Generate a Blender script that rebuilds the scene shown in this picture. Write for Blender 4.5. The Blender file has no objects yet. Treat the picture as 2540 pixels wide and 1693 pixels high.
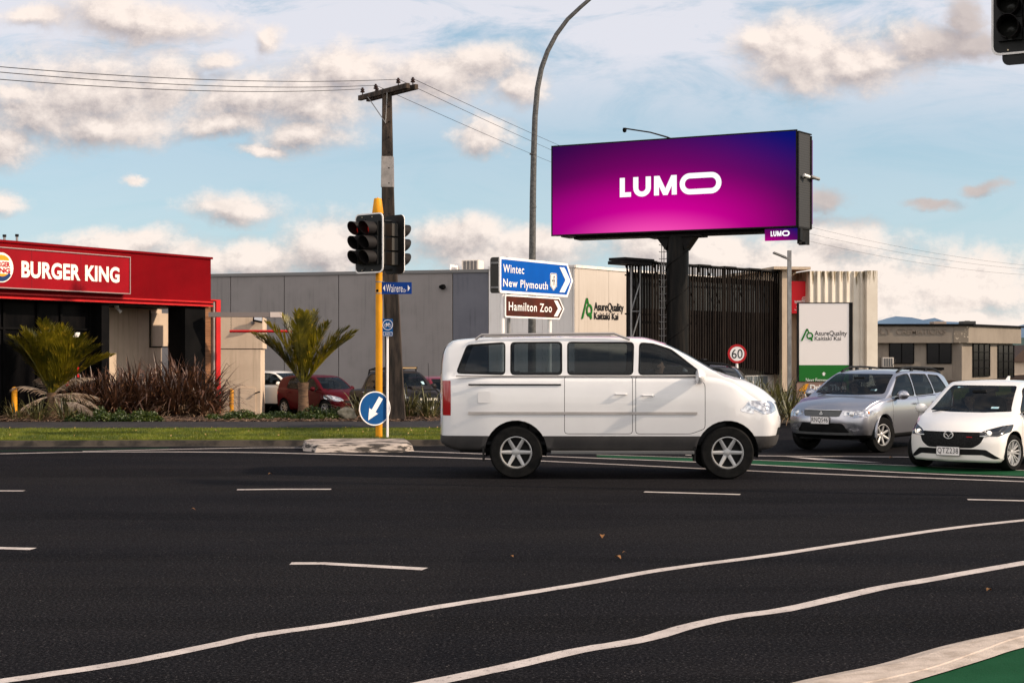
import bpy, bmesh, math, random
from mathutils import Vector, Matrix, noise
R = math.radians
scene = bpy.context.scene
COL = scene.collection
# ---------------------------------------------------------------- camera
F, HZ, CH, CX = 3527.8, 873.0, 2.0, 1270.0
cam = bpy.data.objects.new('camera', bpy.data.cameras.new('camera'))
COL.objects.link(cam); scene.camera = cam
cam.location = (0, 0, CH); cam.rotation_euler = (R(90), 0, 0)
cam.data.lens = 50; cam.data.sensor_width = 36; cam.data.shift_y = 26.5/2540
cam.data.clip_start = 0.1; cam.data.clip_end = 20000
# ---------------------------------------------------------------- exposure
scene.view_settings.view_transform = 'Standard'
scene.view_settings.look = 'None'
scene.view_settings.exposure = 0.0
scene.view_settings.gamma = 1.0
SUN_AZ, SUN_EL = 102.0, 31.0          # compass from +Y clockwise: off to the camera's right
SUN_DIR = Vector((math.sin(R(SUN_AZ))*math.cos(R(SUN_EL)), math.cos(R(SUN_AZ))*math.cos(R(SUN_EL)), math.sin(R(SUN_EL))))
sun = bpy.data.objects.new('sun', bpy.data.lights.new('sun', 'SUN'))
COL.objects.link(sun)
sun.data.energy = 4.9; sun.data.angle = R(1.5); sun.data.color = (1.0, 0.82, 0.63)
sun.rotation_euler = SUN_DIR.to_track_quat('Z', 'Y').to_euler()
# ---------------------------------------------------------------- node helper
class NT:
    def __init__(s, tree): s.t = tree
    def n(s, typ, **kw):
        nd = s.t.nodes.new(typ)
        ins = kw.pop('ins', {})
        for k, v in kw.items(): setattr(nd, k, v)
        for k, v in ins.items():
            sock = nd.inputs[k]
            if isinstance(v, bpy.types.NodeSocket): s.t.links.new(v, sock)
            else: sock.default_value = v
        return nd
    def m(s, op, a, b=None, c=None, clamp=False):
        i = {0: a}
        if b is not None: i[1] = b
        if c is not None: i[2] = c
        return s.n('ShaderNodeMath', operation=op, use_clamp=clamp, ins=i).outputs[0]
    def v(s, op, a, b=None, c=None):
        i = {0: a}
        if b is not None: i[1] = b
        if c is not None: i[2] = c
        nd = s.n('ShaderNodeVectorMath', operation=op, ins=i)
        return nd.outputs['Value'] if op in ('LENGTH', 'DOT_PRODUCT', 'DISTANCE') else nd.outputs[0]
    def ramp(s, fac, a, b, lo=0.0, hi=1.0, smooth=True):
        return s.n('ShaderNodeMapRange', interpolation_type='SMOOTHSTEP' if smooth else 'LINEAR',
                   ins={0: fac, 1: a, 2: b, 3: lo, 4: hi}).outputs[0]
    def mix(s, fac, a, b):
        nd = s.n('ShaderNodeMix', data_type='RGBA')
        for k, v in ((0, fac), (6, a), (7, b)):
            if isinstance(v, bpy.types.NodeSocket): s.t.links.new(v, nd.inputs[k])
            else: nd.inputs[k].default_value = v if k == 0 else (tuple(v)+(1,))[:4]
        return nd.outputs[2]
    def noise(s, vec, scale, detail=4, rough=0.55, dist=0.0):
        return s.n('ShaderNodeTexNoise', ins={'Vector': vec, 'Scale': scale, 'Detail': detail, 'Roughness': rough, 'Distortion': dist}).outputs['Fac']
# ---------------------------------------------------------------- world: sky texture with cumulus
world = bpy.data.worlds.new('World'); scene.world = world; world.use_nodes = True
wt = world.node_tree; wt.nodes.clear(); W = NT(wt)
CLOUDS = [  # (x, y, rx, ry) of each cloud on the view's sky, in photo pixels
 (240,215,210,90),(90,275,140,62),(250,305,210,60),(420,190,80,70),(40,225,90,30),
 (600,240,150,62),(760,235,150,75),(750,330,110,50),(560,300,110,35),(660,372,60,18),
 (880,165,140,50),(1060,195,160,70),(1200,165,120,55),(1290,215,60,45),
 (1205,340,75,34),(0,345,90,55),(-10,490,80,30),(575,525,105,34),(345,465,26,13),
 (330,45,210,48),(90,50,90,26),(530,145,60,28),(670,90,42,38),
 (1990,130,130,85),(2110,165,170,62),(1890,95,60,36),(2290,115,120,62),(2390,50,45,55),(2420,120,80,40),
 (2065,498,60,24),(2300,517,75,16),(2440,478,55,18),
 (280,612,170,36),(460,640,160,40),(640,650,170,48),(840,620,130,70),(1140,600,130,52),(1330,615,170,45),
 (1240,640,230,36),(1640,610,130,62),(1770,640,200,70),(1960,655,190,75),(2180,690,200,85),(2400,705,230,70),
 (2060,745,260,60),(2400,790,260,40),(2080,600,110,50)]
def cloud_group():
    g = bpy.data.node_groups.new('cloud_field', 'ShaderNodeTree')
    g.interface.new_socket('P', in_out='INPUT', socket_type='NodeSocketVector')
    g.interface.new_socket('D', in_out='OUTPUT', socket_type='NodeSocketFloat')
    N = NT(g); gi = g.nodes.new('NodeGroupInput'); go = g.nodes.new('NodeGroupOutput')
    cur = None
    for (x, y, rx, ry) in CLOUDS:
        u, v = (x-CX)/F, (HZ-y)/F; a, b = F/rx/1.1, F/ry/1.1
        q = N.v('MULTIPLY_ADD', gi.outputs[0], (a, b, 0), (-u*a, -v*b, 0))
        l = N.v('LENGTH', q)
        cur = l if cur is None else N.n('ShaderNodeMath', operation='SMOOTH_MIN', ins={0: cur, 1: l, 2: 0.3}).outputs[0]
    g.links.new(cur, go.inputs[0])
    return g
CG = cloud_group()
tc = W.n('ShaderNodeTexCoord')
dirv = W.v('NORMALIZE', tc.outputs['Generated'])
sep = W.n('ShaderNodeSeparateXYZ', ins={0: dirv})
ysafe = W.m('MAXIMUM', sep.outputs[1], 0.12)
u_ = W.m('DIVIDE', sep.outputs[0], ysafe); v_ = W.m('DIVIDE', sep.outputs[2], ysafe)
P = W.n('ShaderNodeCombineXYZ', ins={0: u_, 1: v_, 2: 0.0}).outputs[0]
Ps = W.v('MULTIPLY', P, (1.0, 1.25, 1.0))
def field(off):
    Po = W.v('ADD', P, off)
    Pq = W.v('ADD', Ps, off)
    warp = W.n('ShaderNodeTexNoise', ins={'Vector': Pq, 'Scale': 10.0, 'Detail': 7.0, 'Roughness': 0.6})
    w2 = W.v('MULTIPLY_ADD', W.v('SUBTRACT', warp.outputs['Color'], (0.5, 0.5, 0.5)), (0.065, 0.045, 0), Po)
    gr = W.n('ShaderNodeGroup', node_tree=CG, ins={0: w2}).outputs[0]
    fb = W.m('ADD', W.m('MULTIPLY', W.noise(Pq, 17.0, 9, 0.66, 0.25), 0.6), W.m('MULTIPLY', W.noise(Pq, 46.0, 7, 0.68), 0.4))
    return W.m('ADD', gr, W.m('MULTIPLY', W.m('SUBTRACT', 0.5, fb), 2.5)), fb
d0, f0 = field((0, 0, 0))
d1, f1 = field((0.006, 0.009, 0))
dens = W.ramp(d0, 1.46, 0.42)
# generic cloud over the rest of the sky, thickened behind the camera as added fill
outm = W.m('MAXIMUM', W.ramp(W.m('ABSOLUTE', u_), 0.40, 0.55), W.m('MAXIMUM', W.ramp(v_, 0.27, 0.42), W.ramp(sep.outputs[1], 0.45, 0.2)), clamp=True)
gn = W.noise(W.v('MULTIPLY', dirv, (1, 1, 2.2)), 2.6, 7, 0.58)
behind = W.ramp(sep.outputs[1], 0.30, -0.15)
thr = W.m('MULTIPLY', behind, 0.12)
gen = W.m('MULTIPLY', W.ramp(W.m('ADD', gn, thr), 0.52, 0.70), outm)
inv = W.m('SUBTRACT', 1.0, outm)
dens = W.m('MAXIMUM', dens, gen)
lit = W.ramp(W.m('SUBTRACT', d1, d0), -0.62, 0.50, smooth=False)          # lit side against shaded side
deep = W.ramp(f0, 0.38, 0.60)
litm = W.m('ADD', W.m('MULTIPLY', lit, 0.78), W.m('MULTIPLY', deep, 0.30))
low = W.m('MULTIPLY', W.ramp(v_, 0.10, 0.02), W.ramp(u_, -0.05, 0.15))
litm = W.m('ADD', litm, W.m('MULTIPLY', low, 0.40))
g1 = W.m('MULTIPLY', W.ramp(u_, 0.17, 0.22), W.m('MULTIPLY', W.ramp(v_, 0.083, 0.095), W.ramp(v_, 0.150, 0.130)))
g2 = W.m('MULTIPLY', W.ramp(u_, 0.265, 0.315), W.ramp(v_, 0.15, 0.18))
litm = W.m('MULTIPLY', litm, W.m('SUBTRACT', 1.0, W.m('MULTIPLY', W.m('MAXIMUM', g1, g2), 0.62)))
ccol = W.mix(litm, (0.37, 0.32, 0.33), (1.04, 0.905, 0.815))
ccol = W.mix(behind, W.mix(outm, ccol, W.mix(W.ramp(gn, 0.52, 0.75), (0.62, 0.55, 0.54), (1.02, 0.90, 0.80))), (2.15, 2.0, 1.88))  # unseen cloud behind the camera, brightened as added fill for camera-facing walls
# high thin veil
vn = W.noise(W.v('MULTIPLY', P, (3.0, 11.0, 1.0)), 2.4, 8, 0.66, 0.7)
veil_h = W.ramp(v_, 0.135, 0.235)
veil = W.m('MULTIPLY', W.m('ADD', W.m('MULTIPLY', veil_h, 1.0), 0.16), W.ramp(vn, 0.26, 0.58), clamp=True)
veil = W.m('MULTIPLY', veil, W.m('ADD', W.m('MULTIPLY', inv, 0.8), 0.2))
pale = W.m('MULTIPLY', W.m('ADD', W.m('MULTIPLY', W.ramp(v_, 0.16, 0.0), 0.25), 0.42), W.m('ADD', W.m('MULTIPLY', inv, 0.8), 0.2))
sky = W.n('ShaderNodeTexSky', sky_type='NISHITA', sun_disc=False, sun_elevation=R(SUN_EL), sun_rotation=R(SUN_AZ),
          air_density=1.0, dust_density=0.6, ozone_density=1.0)
bg_sky = W.n('ShaderNodeBackground', ins={'Color': sky.outputs[0], 'Strength': 0.13})
bg_pale = W.n('ShaderNodeBackground', ins={'Color': (0.51, 0.76, 0.90, 1), 'Strength': 0.92})
bg_veil = W.n('ShaderNodeBackground', ins={'Color': (0.86, 0.84, 0.90, 1), 'Strength': 0.98})
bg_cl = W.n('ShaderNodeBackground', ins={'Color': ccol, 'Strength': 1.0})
s1 = W.n('ShaderNodeMixShader', ins={0: pale, 1: bg_sky.outputs[0], 2: bg_pale.outputs[0]})
s2 = W.n('ShaderNodeMixShader', ins={0: W.m('MULTIPLY', veil, 0.85), 1: s1.outputs[0], 2: bg_veil.outputs[0]})
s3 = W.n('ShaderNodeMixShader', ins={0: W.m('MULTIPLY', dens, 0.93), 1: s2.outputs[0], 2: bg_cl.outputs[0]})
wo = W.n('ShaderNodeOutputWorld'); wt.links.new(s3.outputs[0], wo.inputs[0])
# ---------------------------------------------------------------- materials
MATS = {}
def mat(name, col=(0.5,0.5,0.5), rough=0.6, metal=0.0, col2=None, scale=4.0, bump=0.0, bscale=None, coat=0.0,
        stretch=(1,1,1), emit=None, es=0.0, spec=0.2, lo=0.35, hi=0.65, streak=None, trans=0.0, dark_back=False, rough2=None):
    if name in MATS: return MATS[name]
    m = bpy.data.materials.new(name); m.use_nodes = True
    t = m.node_tree; t.nodes.clear(); N = NT(t)
    out = N.n('ShaderNodeOutputMaterial'); p = N.n('ShaderNodeBsdfPrincipled')
    t.links.new(p.outputs[0], out.inputs[0])
    p.inputs['Base Color'].default_value = tuple(col)+(1,); p.inputs['Roughness'].default_value = rough
    p.inputs['Metallic'].default_value = metal; p.inputs['Coat Weight'].default_value = coat
    p.inputs['Coat Roughness'].default_value = 0.04
    p.inputs['Specular IOR Level'].default_value = spec
    tcn = N.n('ShaderNodeTexCoord'); vec = N.v('MULTIPLY', tcn.outputs['Object'], stretch)
    c = None
    if col2 is not None:
        nf = N.noise(vec, scale, 6, 0.6)
        c = N.mix(N.ramp(nf, lo, hi), col, col2)
    if streak is not None:     # vertical run-off dirt
        sf = N.noise(N.v('MULTIPLY', tcn.outputs['Object'], (5.0, 5.0, 0.22)), 1.6, 5, 0.7)
        sf2 = N.noise(tcn.outputs['Object'], 0.6, 3, 0.5)
        fac = N.m('MULTIPLY', N.ramp(sf, 0.46, 0.78), N.ramp(sf2, 0.35, 0.7))
        c = N.mix(fac, c if c is not None else col, streak)
    if dark_back:
        geo = N.n('ShaderNodeNewGeometry')
        c = N.mix(geo.outputs['Backfacing'], c if c is not None else col, (0.02, 0.02, 0.022))
        mt = N.m('MULTIPLY', N.m('SUBTRACT', 1.0, geo.outputs['Backfacing']), metal)
        t.links.new(mt, p.inputs['Metallic'])
        t.links.new(N.m('MULTIPLY', N.m('SUBTRACT', 1.0, geo.outputs['Backfacing']), coat), p.inputs['Coat Weight'])
    if c is not None: t.links.new(c, p.inputs['Base Color'])
    if rough2 is not None:
        rf = N.noise(vec, (scale*0.7), 5, 0.6)
        t.links.new(N.ramp(rf, 0.35, 0.65, rough, rough2), p.inputs['Roughness'])
    if bump:
        bn = N.noise(vec, bscale or scale*6, 5, 0.6)
        b = N.n('ShaderNodeBump', ins={'Strength': bump, 'Distance': 0.02, 'Height': bn})
        t.links.new(b.outputs[0], p.inputs['Normal'])
    if emit is not None:
        p.inputs['Emission Color'].default_value = tuple(emit)+(1,); p.inputs['Emission Strength'].default_value = es
    if trans:
        tr = N.n('ShaderNodeBsdfTransparent', ins={0: (0.50, 0.57, 0.60, 1)}); p.inputs['Specular IOR Level'].default_value = 0.0
        fr = N.n('ShaderNodeFresnel', ins={0: 1.5})
        gl = N.n('ShaderNodeBsdfGlossy', ins={'Color': (1, 1, 1, 1), 'Roughness': 0.02})
        base = N.n('ShaderNodeMixShader', ins={0: 1-trans, 1: tr.outputs[0], 2: p.outputs[0]})
        mx = N.n('ShaderNodeMixShader', ins={0: N.m('MULTIPLY', fr.outputs[0], 0.42, clamp=True), 1: base.outputs[0], 2: gl.outputs[0]})
        t.links.new(mx.outputs[0], out.inputs[0])
    MATS[name] = m
    return m
# ---------------------------------------------------------------- object helpers
def tag(o, label=None, cat=None, group=None, kind=None):
    if label: o['label'] = label
    if cat: o['category'] = cat
    if group: o['group'] = group
    if kind: o['kind'] = kind
    return o
def thing(name, label, cat, loc=(0,0,0), rz=0.0, group=None):
    o = bpy.data.objects.new(name, None); COL.objects.link(o)
    o.location = loc; o.rotation_euler = (0, 0, rz); o.empty_display_size = 0.2
    return tag(o, label, cat, group)
class MB:
    def __init__(s): s.v = []; s.f = []; s.mi = []; s.cur = 0
    def add(s, vs, fs):
        b = len(s.v); s.v += [tuple(x) for x in vs]
        for f in fs: s.f.append(tuple(b+i for i in f)); s.mi.append(s.cur)
        return s
    def box(s, x0, x1, y0, y1, z0, z1, M=None):
        vs = [Vector((x, y, z)) for x in (x0, x1) for y in (y0, y1) for z in (z0, z1)]
        if M is not None: vs = [M @ v for v in vs]
        return s.add(vs, [(0,1,3,2),(4,6,7,5),(0,4,5,1),(2,3,7,6),(0,2,6,4),(1,5,7,3)])
    def quad(s, a, b, c, d): return s.add([a, b, c, d], [(0,1,2,3)])
    def tube(s, pts, r, n=8, caps=True, sq=False):
        pts = [Vector(p) for p in pts]; rs = r if isinstance(r, (list, tuple)) else [r]*len(pts)
        vs = []; fs = []; up = None
        for i, p in enumerate(pts):
            t = (pts[min(i+1, len(pts)-1)] - pts[max(i-1, 0)]).normalized()
            if up is None: up = Vector((0,0,1)) if abs(t.z) < 0.9 else Vector((0,1,0))
            a = t.cross(up); 
            if a.length < 1e-4: a = t.cross(Vector((1,0,0)))
            a.normalize(); b = a.cross(t).normalized(); up = b
            for k in range(n):
                th = 2*math.pi*(k+0.5*sq)/n
                vs.append(p + (a*math.cos(th) + b*math.sin(th))*rs[i])
        for i in range(len(pts)-1):
            for k in range(n):
                fs.append((i*n+k, i*n+(k+1) % n, (i+1)*n+(k+1) % n, (i+1)*n+k))
        if caps: fs += [tuple(range(n-1, -1, -1)), tuple((len(pts)-1)*n+k for k in range(n))]
        return s.add(vs, fs)
    def lathe(s, prof, M=None, n=24, closed=False):   # prof (r, h) round local z
        vs = []; fs = []
        for (r, h) in prof:
            for k in range(n):
                th = 2*math.pi*k/n; v = Vector((r*math.cos(th), r*math.sin(th), h))
                vs.append(M @ v if M is not None else v)
        m = len(prof)
        for i in range(m if closed else m-1):
            for k in range(n):
                j = (i+1) % m
                fs.append((i*n+k, i*n+(k+1) % n, j*n+(k+1) % n, j*n+k))
        return s.add(vs, fs)
    def prism(s, poly, y0, y1, M=None):     # poly in (x, z), extruded along y, front at y0
        n = len(poly); ar = sum(poly[i][0]*poly[(i+1)%n][1]-poly[(i+1)%n][0]*poly[i][1] for i in range(n))
        if ar < 0: poly = poly[::-1]
        vs = [Vector((x, y0, z)) for x, z in poly] + [Vector((x, y1, z)) for x, z in poly]
        if M is not None: vs = [M @ v for v in vs]
        fs = [tuple(range(n)), tuple(range(2*n-1, n-1, -1))] + [(i, i+n, (i+1) % n+n, (i+1) % n) for i in range(n)]
        return s.add(vs, fs)
    def ring(s, outer, inner, y0, y1):      # frame between two polygons of equal count, (x, z)
        n = len(outer); vs = []
        for y in (y0, y1):
            vs += [(x, y, z) for x, z in outer]; vs += [(x, y, z) for x, z in inner]
        fs = []
        for i in range(n):
            j = (i+1) % n
            fs += [(i, j, n+j, n+i), (2*n+i, 3*n+i, 3*n+j, 2*n+j), (i, 2*n+i, 2*n+j, j), (n+i, n+j, 3*n+j, 3*n+i)]
        return s.add(vs, fs)
    def build(s, name, m, parent=None, smooth=False, bevel=0.0, loc=None, rot=None, normals=True):
        me = bpy.data.meshes.new(name); me.from_pydata(s.v, [], s.f); me.update()
        ms = m if isinstance(m, (list, tuple)) else [m]
        for k in ms: me.materials.append(k)
        if len(ms) > 1: me.polygons.foreach_set('material_index', s.mi)
        if bevel or normals:
            bm = bmesh.new(); bm.from_mesh(me)
            if bevel:
                bmesh.ops.remove_doubles(bm, verts=bm.verts, dist=1e-5)
                es = [e for e in bm.edges if len(e.link_faces) == 2 and e.calc_face_angle(0) > 0.6]
                bmesh.ops.bevel(bm, geom=es, offset=bevel, segments=2, profile=0.6, affect='EDGES', clamp_overlap=True)
            if normals: bmesh.ops.recalc_face_normals(bm, faces=bm.faces)
            bm.to_mesh(me); bm.free()
        o = bpy.data.objects.new(name, me); COL.objects.link(o)
        if parent: o.parent = parent
        if loc: o.location = loc
        if rot: o.rotation_euler = rot
        if smooth:
            me.polygons.foreach_set('use_smooth', [True]*len(me.polygons))
            try: me.set_sharp_from_angle(angle=R(smooth if smooth is not True else 40))
            except Exception: pass
        return o
def rrect(x0, x1, z0, z1, r, n=4):
    pts = []
    for (cx, cz, a0) in ((x1-r, z0+r, -90), (x1-r, z1-r, 0), (x0+r, z1-r, 90), (x0+r, z0+r, 180)):
        for k in range(n+1):
            a = R(a0 + 90*k/n); pts.append((cx+r*math.cos(a), cz+r*math.sin(a)))
    return pts
def circle(cx, cz, r, n=32, rz=None):
    return [(cx+r*math.cos(2*math.pi*k/n), cz+(rz or r)*math.sin(2*math.pi*k/n)) for k in range(n)]
# text -> mesh fitted to a box in the (x, z) plane
def text_geo(body, bold=0.0, spacing=1.0):
    cu = bpy.data.curves.new('txt', 'FONT'); cu.body = body; cu.size = 1.0; cu.offset = bold
    cu.space_character = spacing; cu.resolution_u = 4; cu.fill_mode = 'FRONT'
    o = bpy.data.objects.new('txt', cu); COL.objects.link(o)
    bpy.context.view_layer.update()
    me = bpy.data.meshes.new_from_object(o.evaluated_get(bpy.context.evaluated_depsgraph_get()))
    vs = [v.co.copy() for v in me.vertices]; fs = [tuple(p.vertices) for p in me.polygons]
    bpy.data.objects.remove(o); bpy.data.curves.remove(cu); bpy.data.meshes.remove(me)
    return vs, fs
def add_text(mb, body, x0, x1, z0, z1, y, bold=0.0, spacing=1.0, thick=0.0, zref=None):
    vs, fs = text_geo(body, bold, spacing)
    ax, bx = min(v.x for v in vs), max(v.x for v in vs)
    if zref: az, bz = zref
    else: az, bz = min(v.y for v in vs), max(v.y for v in vs)
    P = [Vector((x0+(v.x-ax)/(bx-ax)*(x1-x0), y, z0+(v.y-az)/(bz-az)*(z1-z0))) for v in vs]
    mb.add(P, fs)
    if thick:
        bm = bmesh.new(); bv = [bm.verts.new(p) for p in P]
        for f in fs:
            try: bm.faces.new([bv[i] for i in f])
            except ValueError: pass
        edges = [e for e in bm.edges if len(e.link_faces) == 1]
        for e in edges:
            a, b = e.verts[0].co, e.verts[1].co; d = Vector((0, thick, 0))
            mb.add([a, b, b+d, a+d], [(0,1,2,3)])
        bm.free()
    return mb
# a vertical plane in the scene seen at given photo pixels
class Plane:
    def __init__(s, px, d, ex, ey):
        s.o = Vector((X(px, d), d)); n = math.hypot(ex, ey); s.e = Vector((ex/n, ey/n)); s.d = d
        s.rz = math.atan2(s.e.y, s.e.x)
    def at(s, px, py):
        a = (px-CX)/F; ex, ey = s.e
        # o + e t = (a k, k)
        t = (a*s.o.y - s.o.x)/(ex - a*ey); k = s.o.y + ey*t
        return t, CH + (HZ-py)/F*k
    def T(s, px): return s.at(px, HZ)[0]
    def back(s, dy):
        q = Plane(CX, 1, s.e.x, s.e.y); q.o = s.o + Vector((-s.e.y, s.e.x))*dy; return q
    def thing(s, name, label, cat, group=None, z=0.0):
        return thing(name, label, cat, (s.o.x, s.o.y, z), s.rz, group)
def X(px, d): return (px-CX)/F*d
def Z(py, d): return CH + (HZ-py)/F*d
def G(px, py, z=0.0):
    d = (CH-z)*F/(py-HZ); return Vector((X(px, d), d, z))
# ================================================================ SETTING
def ground_mat(name, kind):
    m = bpy.data.materials.new(name); m.use_nodes = True; t = m.node_tree; N = NT(t)
    p = t.nodes['Principled BSDF']; tcn = N.n('ShaderNodeTexCoord'); v = tcn.outputs['Object']
    if kind == 'asphalt':
        fine = N.noise(v, 42.0, 3, 0.8); mid = N.noise(v, 14.0, 4, 0.7)
        big = N.noise(N.v('MULTIPLY', v, (0.25, 1.0, 1)), 0.9, 5, 0.6)
        huge = N.noise(N.v('MULTIPLY', v, (0.10, 0.6, 1)), 0.5, 3, 0.6)
        c = N.mix(N.ramp(big, 0.3, 0.7), (0.0080, 0.0078, 0.0095), (0.0140, 0.0128, 0.0142))
        c = N.mix(N.m('MULTIPLY', N.ramp(huge, 0.42, 0.68), 0.5), c, (0.019, 0.0165, 0.0155))
        trk = N.noise(N.v('MULTIPLY', v, (0.05, 0.9, 1)), 1.0, 2, 0.4); patch = N.n('ShaderNodeTexVoronoi', ins={'Vector': N.v('MULTIPLY', v, (0.11, 0.2, 1)), 'Scale': 1.0, 'Randomness': 1.0}).outputs['Color']
        c = N.mix(N.m('MULTIPLY', N.ramp(trk, 0.52, 0.60), 0.45), c, (0.0045, 0.0042, 0.0046))
        pv = N.n('ShaderNodeSeparateColor', ins={0: patch}).outputs[0]
        c = N.mix(N.m('MULTIPLY', N.m('GREATER_THAN', pv, 0.72), 0.22), c, (0.020, 0.018, 0.018))
        oil = N.noise(v, 1.1, 4, 0.7); c = N.mix(N.m('MULTIPLY', N.ramp(oil, 0.64, 0.72), 0.6), c, (0.003, 0.003, 0.003))
        c = N.mix(N.m('MULTIPLY', N.ramp(fine, 0.44, 0.62), 0.85), c, (0.0012, 0.0012, 0.0016))
        c = N.mix(N.m('MULTIPLY', N.ramp(fine, 0.42, 0.34), 0.95), c, (0.062, 0.057, 0.058))
        c = N.mix(N.m('MULTIPLY', N.ramp(mid, 0.60, 0.74), 0.40), c, (0.034, 0.029, 0.026))
        vo = N.n('ShaderNodeTexVoronoi', ins={'Vector': v, 'Scale': 26.0}).outputs['Distance']
        pick = N.noise(v, 3.0, 3, 0.6)
        c = N.mix(N.m('MULTIPLY', N.m('MULTIPLY', N.ramp(vo, 0.16, 0.10), N.ramp(pick, 0.56, 0.66)), 0.6), c, (0.24, 0.21, 0.19))
        rough = N.ramp(mid, 0.3, 0.7, 0.80, 0.98)
        t.links.new(rough, p.inputs['Roughness'])
        h = N.m('ADD', N.m('MULTIPLY', fine, 0.6), N.m('MULTIPLY', mid, 0.4))
        b = N.n('ShaderNodeBump', ins={'Strength': 0.55, 'Distance': 0.012, 'Height': h}); t.links.new(b.outputs[0], p.inputs['Normal'])
        p.inputs['Specular IOR Level'].default_value = 0.03
    elif kind == 'paint':
        worn = N.noise(v, 22.0, 5, 0.7); w2 = N.noise(v, 3.0, 3, 0.6); w3 = N.noise(v, 70.0, 2, 0.6)
        c = N.mix(N.ramp(w2, 0.35, 0.7), (0.52, 0.455, 0.42), (0.40, 0.345, 0.32))
        c = N.mix(N.m('MULTIPLY', N.ramp(worn, 0.56, 0.68), 0.8), c, (0.06, 0.055, 0.055))
        c = N.mix(N.m('MULTIPLY', N.ramp(w3, 0.60, 0.70), 0.35), c, (0.10, 0.09, 0.09))
        p.inputs['Roughness'].default_value = 0.7
        b = N.n('ShaderNodeBump', ins={'Strength': 0.4, 'Distance': 0.01, 'Height': w3}); t.links.new(b.outputs[0], p.inputs['Normal'])
    elif kind == 'green':
        a = N.noise(v, 60.0, 3, 0.6); w2 = N.noise(v, 1.5, 4, 0.6)
        c = N.mix(N.ramp(w2, 0.3, 0.7), (0.005, 0.046, 0.015), (0.009, 0.062, 0.024))
        c = N.mix(N.m('MULTIPLY', N.ramp(a, 0.58, 0.72), 0.5), c, (0.008, 0.03, 0.015))
        p.inputs['Roughness'].default_value = 0.75
        b = N.n('ShaderNodeBump', ins={'Strength': 0.4, 'Distance': 0.01, 'Height': a}); t.links.new(b.outputs[0], p.inputs['Normal'])
    elif kind == 'grass':
        a = N.noise(v, 7.0, 5, 0.7); w2 = N.noise(v, 0.9, 4, 0.6)
        c = N.mix(N.ramp(a, 0.3, 0.7), (0.040, 0.058, 0.003), (0.115, 0.130, 0.006))
        c = N.mix(N.m('MULTIPLY', N.ramp(w2, 0.5, 0.75), 0.6), c, (0.11, 0.08, 0.025))
        p.inputs['Roughness'].default_value = 0.9
    elif kind == 'soil':
        a = N.noise(v, 9.0, 6, 0.75); w2 = N.noise(v, 40.0, 3, 0.6)
        c = N.mix(N.ramp(a, 0.35, 0.65), (0.014, 0.009, 0.006), (0.050, 0.030, 0.020))
        c = N.mix(N.m('MULTIPLY', N.ramp(w2, 0.6, 0.7), 0.6), c, (0.16, 0.11, 0.08))
        b = N.n('ShaderNodeBump', ins={'Strength': 1.0, 'Distance': 0.05, 'Height': a}); t.links.new(b.outputs[0], p.inputs['Normal'])
        p.inputs['Roughness'].default_value = 0.95
    if kind != 'asphalt': p.inputs['Specular IOR Level'].default_value = 0.06
    t.links.new(c, p.inputs['Base Color'])
    return m
M_ASPH = ground_mat('asphalt', 'asphalt'); M_PAINT = ground_mat('road_paint', 'paint'); M_GREEN = ground_mat('green_surfacing', 'green')
M_GRASS = ground_mat('grass_ground', 'grass'); M_SOIL = ground_mat('garden_soil', 'soil')
M_PATH = mat('path_asphalt', (0.018,0.017,0.019), 0.9, spec=0.2, col2=(0.032,0.029,0.030), scale=3, bump=0.3, bscale=60)
M_CONC = mat('kerb_concrete', (0.060,0.048,0.038), 0.9, spec=0.2, col2=(0.020,0.017,0.015), scale=2.2, bump=0.5, bscale=25, lo=0.4, hi=0.62)
def sheet(name, pts, m, z=None, kind='structure'):
    mb = MB(); mb.add([(p[0], p[1], p[2] if z is None else z) for p in pts], [tuple(range(len(pts)))])
    o = mb.build(name, m, normals=False)
    if o.data.polygons[0].normal.z < 0: o.data.flip_normals()
    return tag(o, kind=kind)
# big terrain: flat to the horizon, a touch below the carriageway
sheet('ground', [(-6000,-200,-0.46),(6000,-200,-0.46),(6000,9000,-0.46),(-6000,9000,-0.46)], mat('far_ground', (0.05,0.055,0.03), 0.95, col2=(0.09,0.08,0.05), scale=0.02))
# kerb line (edge of the far verge), runs along the road then turns up the side road
KERB = [(-70,27.5),(-30,29.6),(-13,30.2),(-7,30.35),(-3,30.45),(0,30.7),(1.6,31.3),(2.9,32.6),(4.6,35.6),(8.2,41.4),(15,52),(32,78.5),(60,122)]
def off_poly(pl, d):
    out = []
    for i, p in enumerate(pl):
        a = Vector(pl[max(i-1, 0)]); b = Vector(pl[min(i+1, len(pl)-1)]); t = (b-a).normalized()
        out.append((p[0]-t.y*d, p[1]+t.x*d))
    return out
# road: everything in front of that line
road_pts = [(-70,-40),(-70,28.5)] + [(x, y+0.05) for x, y in KERB[1:]] + [(80,122),(80,-40)]
sheet('road', [(x, y, 0.0) for x, y in road_pts], M_ASPH)
def ribbon(mb, line, d0, d1, z0, z1):
    A = off_poly(line, d0); B = off_poly(line, d1)
    for i in range(len(line)-1):
        mb.add([(A[i][0],A[i][1],z0),(A[i+1][0],A[i+1][1],z0),(B[i+1][0],B[i+1][1],z1),(B[i][0],B[i][1],z1)], [(0,1,2,3)])
KZ = 0.11
kb = MB(); ribbon(kb, KERB, -0.30, 0.0, 0.006, 0.008); ribbon(kb, KERB, 0.0, 0.05, 0.008, KZ); ribbon(kb, KERB, 0.05, 0.20, KZ, KZ+0.004)
tag(kb.build('kerb', M_CONC), kind='structure')
V1, V2 = 4.6, 7.6
gb = MB(); ribbon(gb, KERB, 0.20, V1, KZ, KZ+0.03); tag(gb.build('grass_verge', M_GRASS), kind='structure')
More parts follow.
